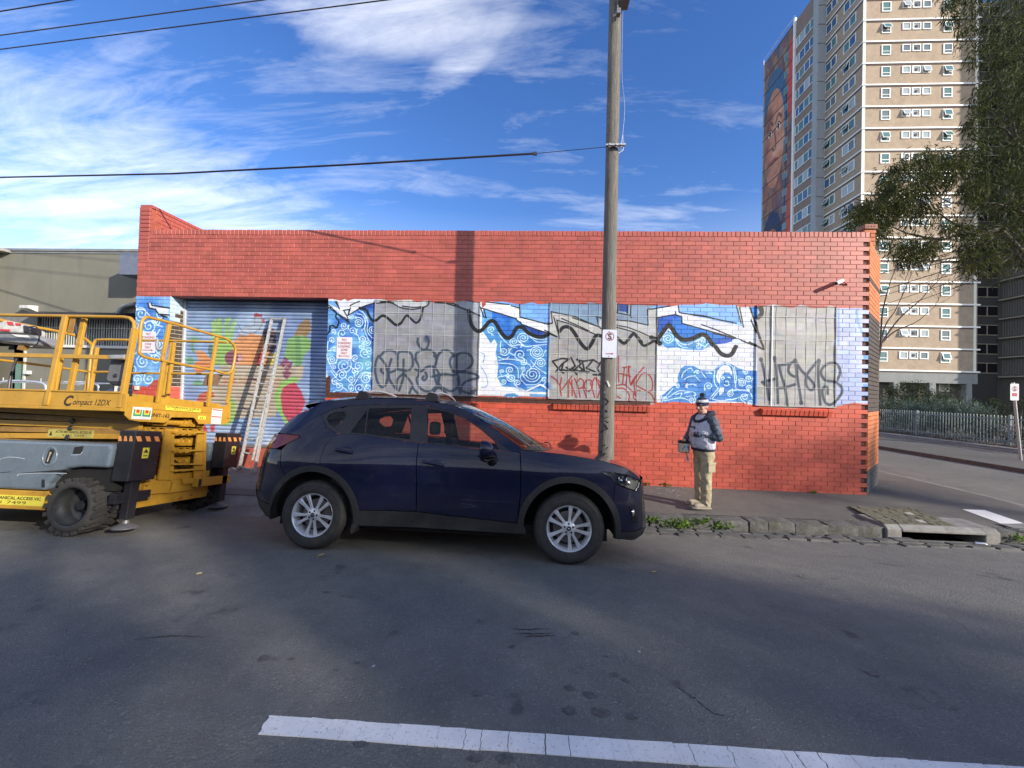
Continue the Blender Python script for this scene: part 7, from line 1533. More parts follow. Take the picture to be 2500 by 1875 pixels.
def cpanel(outer, holes=(), off=0, mirror=False, step=.04, fn=cside, th=0):
    outer = dens(outer); holes = [dens(h) for h in holes]; V = [Vector(p) for p in outer]; E = [(i, (i+1) % len(outer)) for i in range(len(outer))]
    for h in holes: b = len(V); V += [Vector(p) for p in h]; E += [(b+i, b+(i+1) % len(h)) for i in range(len(h))]
    xs_ = [p[0] for p in outer]; zs_ = [p[1] for p in outer]; x = min(xs_)+step/2; r = 0
    while x < max(xs_):
        z = min(zs_)+step/2*(1+r % 2*.9)
        while z < max(zs_):
            if inpoly(x, z, outer) and not any(inpoly(x, z, h) for h in holes) and dseg(x, z, outer) > step*.35 and all(dseg(x, z, h) > step*.35 for h in holes): V.append(Vector((x, z)))
            z += step
        x += step; r += 1
    res = delaunay_2d_cdt(V, E, [], 0, 1e-5); vs = res[0]; fs = []
    for f in res[2]:
        cx = sum(vs[i].x for i in f)/len(f); cz = sum(vs[i].y for i in f)/len(f)
        if inpoly(cx, cz, outer) and not any(inpoly(cx, cz, h) for h in holes): fs.append(tuple(f))
    v3 = [((v.x, (2*YC-(fn(v.x, v.y)+off)) if mirror else fn(v.x, v.y)+off, v.y)) for v in vs]
    a = Vector(v3[fs[0][0]]); n = (Vector(v3[fs[0][1]])-a).cross(Vector(v3[fs[0][2]])-a); want = 1 if mirror else -1
    if n.y*want < 0: fs = [f[::-1] for f in fs]
    mb = MB().add(v3, fs)
    if th:      # turned edge so the panel has thickness and its gaps read dark
        cnt = {}
        for f in fs:
            for i in range(len(f)): e = (f[i], f[(i+1) % len(f)]); cnt[e] = 1
        s = th*(-1 if mirror else 1); edge = [e for e in cnt if (e[1], e[0]) not in cnt]
        for a_, b_ in edge: A, B = v3[a_], v3[b_]; mb.add([A, B, (B[0], B[1]+s, B[2]), (A[0], A[1]+s, A[2])], [(1, 0, 3, 2)])
    return mb
def arc(cx, r, a0, a1, n=14, cz=.365): return [(cx+r*math.cos(R(a0+(a1-a0)*i/n)), cz+r*math.sin(R(a0+(a1-a0)*i/n))) for i in range(n+1)]
def inset(P, d=.0022):
    n = len(P); A = sum(P[i][0]*P[(i+1) % n][1]-P[(i+1) % n][0]*P[i][1] for i in range(n)); s = 1 if A > 0 else -1; out = []
    for i in range(n):
        p0, p1, p2 = P[i-1], P[i], P[(i+1) % n]; e1 = Vector((p1[0]-p0[0], p1[1]-p0[1])); e2 = Vector((p2[0]-p1[0], p2[1]-p1[1]))
        if e1.length < 1e-6 or e2.length < 1e-6: out.append(p1); continue
        e1.normalize(); e2.normalize(); nn = Vector((-(e1.y+e2.y), e1.x+e2.x)); 
        if nn.length < .2: out.append(p1); continue
        nn.normalize(); out.append((p1[0]+nn.x*d*s, p1[1]+nn.y*d*s))
    return out
def mk_car():
    t = NT('navy_paint'); p = t.pos(); fl = t.voro(p, 900, out='Color')
    c = t.mix(.3, (.0018, .0034, .022, 1), t.ramp(fl, [(.0, (.001, .002, .010)), (1, (.004, .008, .045))])); t.p.inputs['Coat IOR'].default_value = 1.42; d = t.noise(p, 7, 8, .7); c = t.mix(t.rng(d, .5, .8, 0, .05), c, (.2, .18, .15, 1)); zz = t.N('ShaderNodeSeparateXYZ'); t.l.new(p, zz.inputs[0]); c = t.mix(t.math('MULTIPLY', t.rng(zz.outputs[2], .75, .3, 0, .07), t.noise(p, 22, 6, .7)), c, (.25, .23, .2, 1))
    t.p.inputs['Coat Weight'].default_value = 1; t.p.inputs['Coat Roughness'].default_value = .02; t.p.inputs['Specular IOR Level'].default_value = .6; t.p.inputs['Specular IOR Level'].default_value = .15; PA = t.done(c, .55, 0)
    CL = simple('black_cladding', (.019, .020, .021), .62, var=.3, dirt=.35, bump=.15, bscale=300); BK = simple('gloss_black_trim', (.012, .012, .014), .22, var=.2); DK = simple('car_shadow_black', (.006, .006, .006), .9)
    GL = glassmat('window_glass', (.74, .80, .78), 1.36); PR = glassmat('privacy_glass', (.56, .62, .62), 1.38); CH = simple('car_chrome', (.6, .6, .62), .12, 1.0, var=.05); RED_ = NT('lamp_red').done((.20, .006, .012, 1), .08); SEAT = simple('seat_charcoal', (.05, .05, .052), .9, var=.15); TAN = simple('lining_pale', (.32, .31, .28), .8, var=.08)
    T = thing('suv', 'dark navy blue SUV with silver roof bars parked at the kerb, side on', 'car', M=MC)
    def P(name, mb, mat, par=None, smooth=0, bevel=0, seg=2, **k): return part(name, mb, mat, par or T, smooth, bevel, world=False, seg=seg, **k)
    ra = arc(0, .53, 0, 180); G_top = cp('z', '1404,396 1340,348 1260,283 1170,220 1080,180 1000,160 915,146 760,144 640,147 520,157 455,172 397,203'); G_bot = cp('z', '430,270 478,300 545,303 640,310 750,325 860,343 905,347 960,352 1100,368 1290,386')
    shutR = [(.112, 1.195), (.068, 1.10), (.058, .99)]; aR = arc(0, .53, 83.7, 9, 12); seam = [(-.34, .772), (-.405, .85), (-.455, 1.045)]
    E = [(-.60, 1.235), (-.585, 1.32), (-.50, 1.425), (-.40, 1.475), (-.30, 1.50), (-.165, 1.603), (0, 1.628), (.214, 1.648), (.55, 1.664), (.909, 1.667), (1.174, 1.645), (1.393, 1.612), (1.577, 1.56), (1.70, 1.50), (1.884, 1.398), (2.053, 1.281), (2.214, 1.172)]
    body = seam+[(-.405, 1.110), (-.262, 1.189), (-.277, 1.209), (-.469, 1.221), (-.545, 1.219)]+E+[(2.232, 1.125)]+G_top+G_bot[:3]+shutR+arc(0, .53, 83.7, 127.5, 8)
    gi = min(range(len(G_bot)), key=lambda i: abs(G_bot[i][0]-.19)); belt = [q for q in G_bot if q[0] > .2]
    rearB = [q for q in belt if q[0] < 1.105]; frontB = [q for q in belt if q[0] > 1.12]; zb = float(np.interp(1.115, [q[0] for q in belt], [q[1] for q in belt]))
    rear_door = [(.205, G_bot[2][1]-.004)]+rearB+[(1.110, zb), (1.118, 1.0), (1.138, .75), (1.146, .48), (1.14, .466), (.8, .462), (.521, .447)]+arc(0, .53, 9, 83.7, 12)+shutR[::-1]
    front_door = [(1.115, zb)]+frontB+[(2.19, 1.121), (2.222, 1.113), (2.238, .95), (2.243, .73), (2.232, .55), (2.212, .40), (1.6, .437), (1.15, .466), (1.151, .60), (1.143, .75), (1.123, 1.0)]
    af = arc(WB, .53, 172, 32.5, 16)
    fender = [(2.218, 1.168), (2.274, 1.136), (2.47, 1.130), (2.663, 1.117), (2.9, 1.088), (3.136, 1.051), (3.322, 1.0), (3.46, .916), (3.515, .862), (3.475, .873), (3.338, .927), (3.2, .95), (3.06, .959), (3.157, .897), (3.213, .845), (3.197, .652)]+af[::-1][1:]+[(2.218, .42), (2.238, .55), (2.249, .73), (2.244, .95), (2.228, 1.113)]
    lamp = [(3.062, .956), (3.2, .947), (3.338, .924), (3.474, .870), (3.50, .845), (3.485, .80), (3.449, .76), (3.383, .780), (3.293, .812), (3.213, .843), (3.16, .897)]
    fb = [(3.199, .65), (3.215, .838), (3.293, .806), (3.383, .774), (3.449, .753), (3.49, .795), (3.52, .855), (3.53, .8), (3.53, .6), (3.535, .5), (3.535, .375), (3.45, .352), (3.255, .352)]+arc(WB, .53, -1.4, 32.5, 6)[1:-1]
    flip = [(3.25, .349), (3.45, .349), (3.535, .372), (3.54, .30), (3.46, .238), (3.30, .27), (3.25, .27)]
    tl = [(-.266, 1.190), (-.28, 1.206), (-.469, 1.218), (-.545, 1.216), (-.66, 1.205), (-.72, 1.14), (-.74, 1.05), (-.617, 1.052), (-.54, 1.052), (-.406, 1.112)]
    rb = [(-.343, .772), (-.409, .85), (-.458, 1.04), (-.54, 1.048), (-.617, 1.048), (-.74, 1.046), (-.79, 1.03), (-.805, .85), (-.835, .62), (-.80, .53), (-.68, .475), (-.525, .445)]+arc(0, .53, 171, 130, 6)[1:-1]
    rlow = [(-.527, .440), (-.68, .470), (-.80, .525), (-.835, .612), (-.83, .5), (-.79, .37), (-.70, .295), (-.52, .275), (-.522, .36)]
    sill = [(.522, .443), (.8, .457), (1.14, .461), (1.6, .432), (2.214, .395), (2.222, .362), (2.30, .36), (2.31, .288), (1.5, .293), (1.146, .297), (.53, .284), (.525, .36)]
    # window band
    trimG = G_top+G_bot
    gq = cp('z', '427,222 440,203 475,188 523,184 532,204 508,240 472,268 442,250'); gfx = cp('z', '553,296 641,178 627,302'); grd = cp('z', '634,302 652,168 878,164 868,332 750,318'); gfd = cp('z', '962,168 1060,184 1160,222 1250,284 1315,343 1335,372 1335,385 1290,381 1100,362 960,348')
    for mir in (False, True):
        k = dict(mirror=mir)
        P('body_side', cpanel(inset(body), th=.03, **k), PA, smooth=50); rd = P('rear_door', cpanel(inset(rear_door), th=.03, **k), PA, smooth=50); fd = P('front_door', cpanel(inset(front_door), th=.03, **k), PA, smooth=50)
        P('front_fender', cpanel(inset(fender), th=.03, **k), PA, smooth=50); P('front_bumper_side', cpanel(inset(fb), th=.03, **k), PA, smooth=50); P('rear_bumper_side', cpanel(inset(rb), th=.03, **k), PA, smooth=50)
        P('front_lip', cpanel(inset(flip), off=-.004, th=.04, **k), CL, smooth=50); P('rear_lip', cpanel(inset(rlow), off=-.004, th=.04, **k), CL, smooth=50); P('sill_cladding', cpanel(inset(sill), off=-.010, th=.04, **k), CL, smooth=50)
        P('window_trim', cpanel(inset(trimG, .001), [gq, gfx, grd, gfd], off=.004, th=.03, **k), BK, smooth=50)
        for nm, poly, m in (('quarter_glass', gq, PR), ('rear_fixed_glass', gfx, PR), ('rear_door_glass', grd, PR), ('front_door_glass', gfd, GL)): P(nm, cpanel(inset(poly, -.006), off=.010, **k), m, smooth=60)
        for cx in (0, WB):
            a0, a1 = (-9, 189) if cx == 0 else (-1.5, 181.5)
            if cx == 0: o_, i_ = arc(0, .532, -9, 171, 30)+arc(0, .532, 171, 187, 4), arc(0, .467, -9, 187, 34)
            else: o_, i_ = arc(WB, .532, -10, 188, 34), arc(WB, .467, -10, 188, 34)
            P('arch_trim', cpanel(o_+i_[::-1], off=-.014, th=.06, step=.03, **k), CL, smooth=50)
            yy = 2*YC-.03 if mir else .03; s = -1 if mir else 1; n = 24; w = MB(); A = arc(cx, .47, -8, 188, n)
            w.add([(x, yy, z) for x, z in A]+[(x, yy+s*.36, z) for x, z in A], [(i, i+1, n+2+i, n+1+i) for i in range(n)]).add([(x, yy+s*.36, z) for x, z in A], [tuple(range(n+1))]); P('wheel_well', w, DK)
        y = lambda q, o=0: (2*YC-(q+o)) if mir else q+o
        hl = P('headlamp', cpanel(inset(lamp), off=-.002, th=.02, **k), glassmat('lamp_lens', (.88, .9, .9), 1.5, .02), smooth=60)
        part('lamp_bowl', cpanel(inset(lamp, .004), off=.035, **k), NT('lamp_bowl_'+str(mir)).done((.22, .22, .22, 1), .3, .6), hl, 60, world=False)
        for (lx, lz, lr) in ((3.26, .880, .035), (3.345, .862, .045)):
            yy = y(cside(lx, lz), .03); part('lamp_unit', MB().lathe([(0, 0), (lr*.5, -.008), (lr*.9, -.02), (lr, -.024), (lr*1.1, -.018)], 18, Matrix.Translation((lx, yy, lz)) @ Matrix.Rotation(R(50 if not mir else 130), 4, 'Z')), simple('lamp_chrome', (.75, .75, .75), .12, 1, var=.05), hl, 60, world=False)
        P('tail_lamp', cpanel(inset(tl), off=-.006, th=.03, **k), RED_, smooth=60).children
        st = cp('R', '140,540 190,478 215,488 160,545'); P('tail_lamp_strip', cpanel(st, off=-.0085, step=.02, **k), simple('lamp_clear', (.45, .45, .5), .1, .4), smooth=60)
        # handles
        for nm, door, (hx, hz, ln) in (('handle', rd, (.295, 1.064, .20)), ('handle', fd, (1.30, .970, .22))):
            base = cside(hx, hz); s = -1 if mir else 1; yq = y(base)
            cup = MB().sphere((hx+.03, yq+s*.012, hz-.012), (.088, .018, .052), 20, 10); part('handle_cup', cup, BK if False else NT('cup_paint_%s%.1f' % (mir, hx)).done((.003, .004, .016, 1), .25), door, 60, world=False)
            hp = smoothpath([(hx-ln/2, yq-s*.004, hz+.014), (hx-ln*.3, yq-s*.03, hz+.010), (hx+ln*.1, yq-s*.034, hz), (hx+ln*.42, yq-s*.022, hz-.012), (hx+ln/2, yq-s*.002, hz-.014)], 4); part(nm, MB().tube(hp, .0155, 8), PA, door, 60, world=False)
        # fog lamp
        fl_ = cp('F', '1368,900 1475,925 1470,960 1448,1095 1400,1090'); P('fog_recess', cpanel(fl_, off=-.003, th=.0, step=.02, **k), BK, smooth=60); c_ = cp('F', '1415,975')[0]; yy = y(cside(*c_), -.008)
        P('fog_lamp', MB().lathe([(0, -.004), (.022, -.003), (.032, .004)], 16, Matrix.Translation((c_[0], yy, c_[1])) @ Matrix.Rotation(R(50 if not mir else 130), 4, 'Z')), CH, smooth=60)
    # upper skin: lofted between the two side edges over the crown
    def loft(name, pairs, mat, nv=14, crown=2.4, th=None, **kw):
        vs = []; fs = []; m = nv
        for (ex, ez), (cx, cz) in pairs:
            ye = cside(ex, ez)+.001
            for j in range(m+1):
                v = -1+2*j/m; a = abs(v)**crown; vs.append((cx+(ex-cx)*a, YC+v*(YC-ye), cz+(ez-cz)*a))
        for i in range(len(pairs)-1):
            for j in range(m): q = i*(m+1)+j; fs.append((q, q+1, q+m+2, q+m+1))
        return P(name, MB().add(vs, fs), mat, smooth=60, recalc=False, **kw)
    def fine(pairs, k=3):
        A = smoothpath([(a[0], a[1], 0) for a, b in pairs], k); B = smoothpath([(b[0], b[1], 0) for a, b in pairs], k); return [((a.x, a.y), (b.x, b.y)) for a, b in zip(A, B)]
    loft('bonnet', fine([((3.512, .865), (3.60, .885)), ((3.46, .917), (3.56, .930)), ((3.322, 1.001), (3.40, 1.012)), ((3.136, 1.052), (3.2, 1.066)), ((2.9, 1.089), (2.97, 1.105)), ((2.663, 1.118), (2.76, 1.132)), ((2.47, 1.131), (2.60, 1.145))]), PA)
    loft('cowl_panel', [((2.47, 1.131), (2.60, 1.143)), ((2.274, 1.137), (2.56, 1.130))], BK)
    ws = fine([((2.268, 1.142), (2.57, 1.132)), ((2.214, 1.173), (2.50, 1.175)), ((2.053, 1.282), (2.24, 1.325)), ((1.884, 1.399), (2.0, 1.452)), ((1.70, 1.501), (1.76, 1.560)), ((1.577, 1.561), (1.60, 1.625))])
    ws2 = [((a[0]+.0, a[1]), b) for a, b in ws]
    loft('windscreen', ws2, glassmat('windscreen_glass', (.72, .80, .76), 1.45), crown=3.0)
    loft('windscreen_frit', ws2[:3], BK, crown=3.0).location.z += .0015
    loft('roof', fine([((1.577, 1.561), (1.60, 1.625)), ((1.393, 1.613), (1.45, 1.672)), ((1.174, 1.646), (1.2, 1.705)), ((.909, 1.668), (.9, 1.722)), ((.55, 1.665), (.5, 1.722)), ((.214, 1.649), (.2, 1.708)), ((0, 1.629), (-.02, 1.690)), ((-.165, 1.604), (-.18, 1.668))]), PA, crown=3.2)
    loft('spoiler', fine([((-.165, 1.604), (-.18, 1.668)), ((-.30, 1.585), (-.36, 1.640)), ((-.40, 1.563), (-.50, 1.605)), ((-.395, 1.548), (-.50, 1.588)), ((-.30, 1.515), (-.42, 1.56))]), PA, crown=3.2)
    loft('rear_screen', fine([((-.30, 1.50), (-.42, 1.56)), ((-.50, 1.425), (-.62, 1.45)), ((-.585, 1.32), (-.76, 1.30)), ((-.60, 1.235), (-.84, 1.19))]), PR, crown=3.0)
    loft('tailgate', fine([((-.60, 1.235), (-.84, 1.19)), ((-.70, 1.19), (-.87, 1.12)), ((-.78, 1.04), (-.90, 1.0)), ((-.80, .85), (-.885, .85)), ((-.83, .64), (-.91, .64))]), PA, crown=4)
    loft('rear_bumper', fine([((-.83, .63), (-.925, .63)), ((-.835, .56), (-.925, .56)), ((-.80, .42), (-.88, .47)), ((-.72, .30), (-.74, .42))]), CL, crown=4)
    P('number_plate', MB().box((-.925, YC-.19, .86), (-.90, YC+.19, .97)), simple('plate_white', (.6, .6, .6), .4), bevel=.004)
    loft('front_grille', fine([((3.512, .862), (3.60, .882)), ((3.53, .78), (3.61, .80)), ((3.53, .60), (3.615, .60))]), BK, crown=5); loft('front_bumper', fine([((3.53, .60), (3.62, .60)), ((3.535, .45), (3.64, .47)), ((3.535, .37), (3.64, .37))]), PA, crown=5); loft('front_skirt', fine([((3.535, .37), (3.64, .40)), ((3.54, .30), (3.63, .35)), ((3.46, .24), (3.50, .32))]), CL, crown=5)
    # floor, dash, seats
    P('underbody', MB().box((-.42, .14, .235), (3.15, 1.76, .36)), DK); P('bounce_block', MB().box((.5, 1.66, .13), (2.2, 1.70, .3)), DK)  # far-side plate added to keep red bounce light off the road below
    P('exhaust_box', MB().box((.5, .5, .20), (1.2, 1.2, .28)), DK, bevel=.02)
    for yy in (.16, 1.62): P('door_lining', MB().box((.12, yy, .36), (2.25, yy+.06, 1.09)), simple('lining_dark', (.03, .03, .03), .9))
    P('boot_floor', MB().box((-.68, .2, .36), (.1, 1.64, .95)), DK)
    P('dashboard', MB().prism([(2.10, .2, .7), (2.45, .2, .7), (2.42, .2, 1.08), (2.20, .2, 1.11), (2.02, .2, 1.02)], (0, 1.44, 0)), simple('dash', (.035, .035, .035), .8), bevel=.02)
    for (sx, sy) in ((1.28, .56), (1.28, 1.28), (.42, .52), (.42, .92), (.42, 1.32)):
        f = sx > 1; st = P('seat', MB().prism([(sx-.05, sy-.22, .5), (sx+.48, sy-.22, .5), (sx+.50, sy-.22, .68), (sx+.10, sy-.22, .66)], (0, .44, 0)), SEAT, bevel=.04, seg=3)
        bk = MB().prism([(sx-.06, sy-.21, .6), (sx+.10, sy-.21, .6), (sx-.04, sy-.19, 1.22), (sx-.17, sy-.19, 1.22)], (0, .41, 0)); part('backrest', bk, SEAT, st, 0, .04, world=False, seg=3); 
        part('headrest', MB().cbox((sx-.125+(0 if f else .0), sy, 1.34 if f else 1.28), (.09, .25, .16 if f else .12)), SEAT, st, 0, .035, world=False, seg=3)
    P('steering_wheel', MB().tube([Vector((1.93+.05*math.sin(a), 1.28+.18*math.cos(a), 1.0+.17*math.sin(a))) for a in [2*math.pi*i/20 for i in range(20)]], .014, 6, closed=True), BK, smooth=60)
    P('belt_strap', MB().box((1.10, .30, 1.0), (1.14, .31, 1.45)).box((1.10, 1.53, 1.0), (1.14, 1.54, 1.45)), simple('belt_grey', (.25, .25, .24), .8)); P('headlining', MB().box((-.1, .42, 1.585), (1.45, 1.42, 1.60)), TAN)
    P('sun_visor', MB().prism([(1.50, 1.0, 1.56), (1.70, 1.0, 1.50), (1.70, 1.4, 1.50), (1.5, 1.4, 1.56)], (0, 0, .012)), TAN)
    # mirror
    for s, y0 in ((1, 0), (-1, 2*YC)):
        def Y(v): return y0+s*v
        mr = P('wing_mirror', MB().sphere((1.86, Y(-.135), 1.145), (.105, .085, .088), 20, 12), PA, smooth=60); q = mr.data
        for v in q.vertices:
            dx = v.co.x-1.86
            if dx < -.02: v.co.x = 1.84+max(dx+.02, -.02)*.4; 
            if v.co.z < 1.10: v.co.z = 1.10-(1.10-v.co.z)*.6
        part('mirror_glass', MB().box((1.826, min(Y(-.20), Y(-.07)), 1.10), (1.829, max(Y(-.20), Y(-.07)), 1.19)), CH, mr, 0, world=False)
        part('mirror_foot', MB().sphere((1.885, Y(-.07), 1.072), (.10, .085, .026), 16, 8), BK, mr, 60, world=False); part('mirror_arm', MB().tube(smoothpath([(1.90, Y(-.10), 1.07), (1.915, Y(-.03), 1.045), (1.93, Y(.03), 1.02)], 4), [.05, .05, .048, .046, .046, .048, .05, .055, .06], 12), BK, mr, 60, world=False)
    # wipers
    P('wiper', MB().tube([(2.52, 1.1, 1.165), (2.46, .75, 1.20), (2.36, .42, 1.215)], .008, 5), BK); P('wiper_arm', MB().tube(smoothpath([(2.58, 1.2, 1.155), (2.55, 1.35, 1.195), (2.50, 1.5, 1.19)], 3), .010, 5), BK)
    # roof bars
    ct = []
    for xx in (.335, 1.165):
        rbar = P('roof_bar', MB().tube(smoothpath([(xx, .30, 1.70), (xx, .5, 1.765), (xx, YC, 1.79), (xx, 1.34, 1.765), (xx, 1.54, 1.70)], 5), .016, 8), simple('bar_silver', (.55, .55, .56), .42, .5, var=.1), smooth=60)
        for v in rbar.data.vertices: v.co.x = xx+(v.co.x-xx)*2.0
        for s, yy in ((1, .285), (-1, 2*YC-.285)):
            zf = 1.655 if xx > 1 else 1.652; part('bar_foot', MB().prism([(xx-.10, yy, zf-.012), (xx+.085, yy, zf-.012), (xx+.08, yy, zf+.05), (xx+.05, yy, zf+.085), (xx-.02, yy, zf+.10), (xx-.055, yy, zf+.085), (xx-.07, yy, zf+.035)], (0, s*.09, 0)), simple('foot_black', (.02, .02, .022), .4), rbar, 0, .01, world=False, recalc=True)
    P('roof_seam', MB().tube([(x, cside(x, z)+.03, z+.006) for x, z in ((-.1, 1.613), (.214, 1.65), (.55, 1.668), (.909, 1.671), (1.174, 1.65))], .006, 5), BK, smooth=60)
    # wheels
    TY = simple('tyre_rubber', (.034, .033, .031), .8, var=.35, dirt=.45, scale=12); AL = simple('alloy_silver', (.66, .67, .69), .36, .45, var=.08); DRK = simple('alloy_inner_dark', (.018, .018, .02), .6)
    prof = [(.228, .018), (.236, .004), (.25, .0), (.29, -.006), (.325, .002), (.343, .018), (.352, .034), (.360, .060), (.363, .1), (.363, .15), (.358, .19), (.343, .215), (.30, .225), (.23, .21)]
    tym = MB().lathe(prof, 72); n = 72
    for k in range(n):            # shoulder grooves: small blocks around the edge
        a = 2*math.pi*k/n; da = .030; q = [Vector((r*math.cos(a+s_*da), h, r*math.sin(a+s_*da))) for s_ in (-1, 1) for r, h in ((.346, .019), (.3655, .050), (.3655, .11), (.345, .11))]
        tym.add(q, [(0, 1, 2, 3), (7, 6, 5, 4), (0, 4, 5, 1), (1, 5, 6, 2), (2, 6, 7, 3), (3, 7, 4, 0)])
    for rr in (.255, .315): tym.lathe([(rr-.002, -.004), (rr, -.0065), (rr+.002, -.004)], 72)
    tym = tym.mesh('tyre', TY, 35)
    rim = MB().lathe([(.226, .022), (.231, .010), (.228, .006), (.222, .010), (.216, .03), (.205, .045), (.200, .09), (.195, .16)], 64).mesh('rim', AL, 40)
    rng_ = MB().lathe([(.16, .10), (.135, .095), (.06, .095)], 40).mesh('brake_disc', simple('disc_steel', (.22, .2, .19), .4, .8), 40); bck = MB().lathe([(.20, .15), (0, .15)], 40).mesh('inner_barrel', DRK, 0)
    spk = MB()
    for k in range(10):
        a = 2*math.pi*(k+.5)/10+(.055 if k % 2 else -.055); u = Vector((math.cos(a), 0, math.sin(a))); w = Vector((-math.sin(a), 0, math.cos(a))); Y_ = Vector((0, 1, 0))
        tw = .012*(1 if k % 2 else -1)
        st_ = [(.052, .020, .024, 0), (.10, .0145, .030, .3), (.15, .017, .026, .6), (.19, .022, .020, .9), (.219, .027, .017, 1)]
        vs = []
        for r, hw, h, t_ in st_:
            c = u*r+w*tw*t_*.4; vs += [c-w*hw+Y_*(h+.012), c-w*hw*.55+Y_*h, c+w*hw*.75+Y_*(h-.002), c+w*hw+Y_*(h+.014), c+Y_*(h+.04)]
        fs = []
        for i in range(len(st_)-1):
            for j in range(5): fs.append((i*5+j, i*5+(j+1) % 5, i*5+5+(j+1) % 5, i*5+5+j))
        spk.add(vs, fs)
    hub = MB().lathe([(0, .018), (.03, .018), (.034, .021), (.058, .022), (.068, .030), (.070, .05)], 32).mesh('hub', AL, 40); spm = spk.mesh('spoke_set', AL, 30)
    capm = MB().lathe([(0, .0135), (.022, .0135), (.0245, .016), (.0245, .02)], 28).mesh('centre_cap', BK, 40)
    emb = MB().tube([Vector((.0165*math.cos(2*math.pi*i/24)*1.15, .0125, .0165*math.sin(2*math.pi*i/24))) for i in range(24)], .0016, 5, closed=True).tube(smoothpath([(-.015, .0122, .009), (-.006, .0122, .004), (0, .0122, -.006), (.006, .0122, .004), (.015, .0122, .009)], 3), .0018, 5); emm = emb.mesh('emblem', CH, 60)
    nut = MB().lathe([(0, -.004), (.006, -.004), (.0105, .0), (.0125, .012)], 6).lathe([(.0125, .012), (.0155, .012)], 16).mesh('wheel_nut', BK)
    for x, y, s, a in ((0, .035, 1, 20), (WB, .035, 1, 0), (0, 2*YC-.035, -1, 40), (WB, 2*YC-.035, -1, 10)):
        e = bpy.data.objects.new('wheel', None); COL.objects.link(e); e.parent = T; e.empty_display_size = .1
        e.matrix_basis = Matrix.Translation((x, y, .365)) @ Matrix.Rotation(R(180 if s < 0 else 0), 4, 'Z') @ Matrix.Rotation(R(a), 4, 'Y')
        for nm, m in (('tyre', tym), ('rim', rim), ('brake_disc', rng_), ('inner_barrel', bck), ('hub', hub), ('spoke_set', spm), ('centre_cap', capm), ('emblem', emm)):
            o = link(nm, m, e, world=False)
        for k in range(5): t = 2*math.pi*(k+.25)/5; o = link('wheel_nut', nut, e, world=False); o.matrix_basis = Matrix.Translation((.046*math.cos(t), .018, .046*math.sin(t)))
    for cx in (.40,): P('mud_flap', MB().prism([(cx+.06, .02, .30), (cx+.13, .02, .30), (cx+.07, .02, .20), (cx+.05, .02, .21)], (0, .2, 0)), CL, recalc=True)
mk_car()
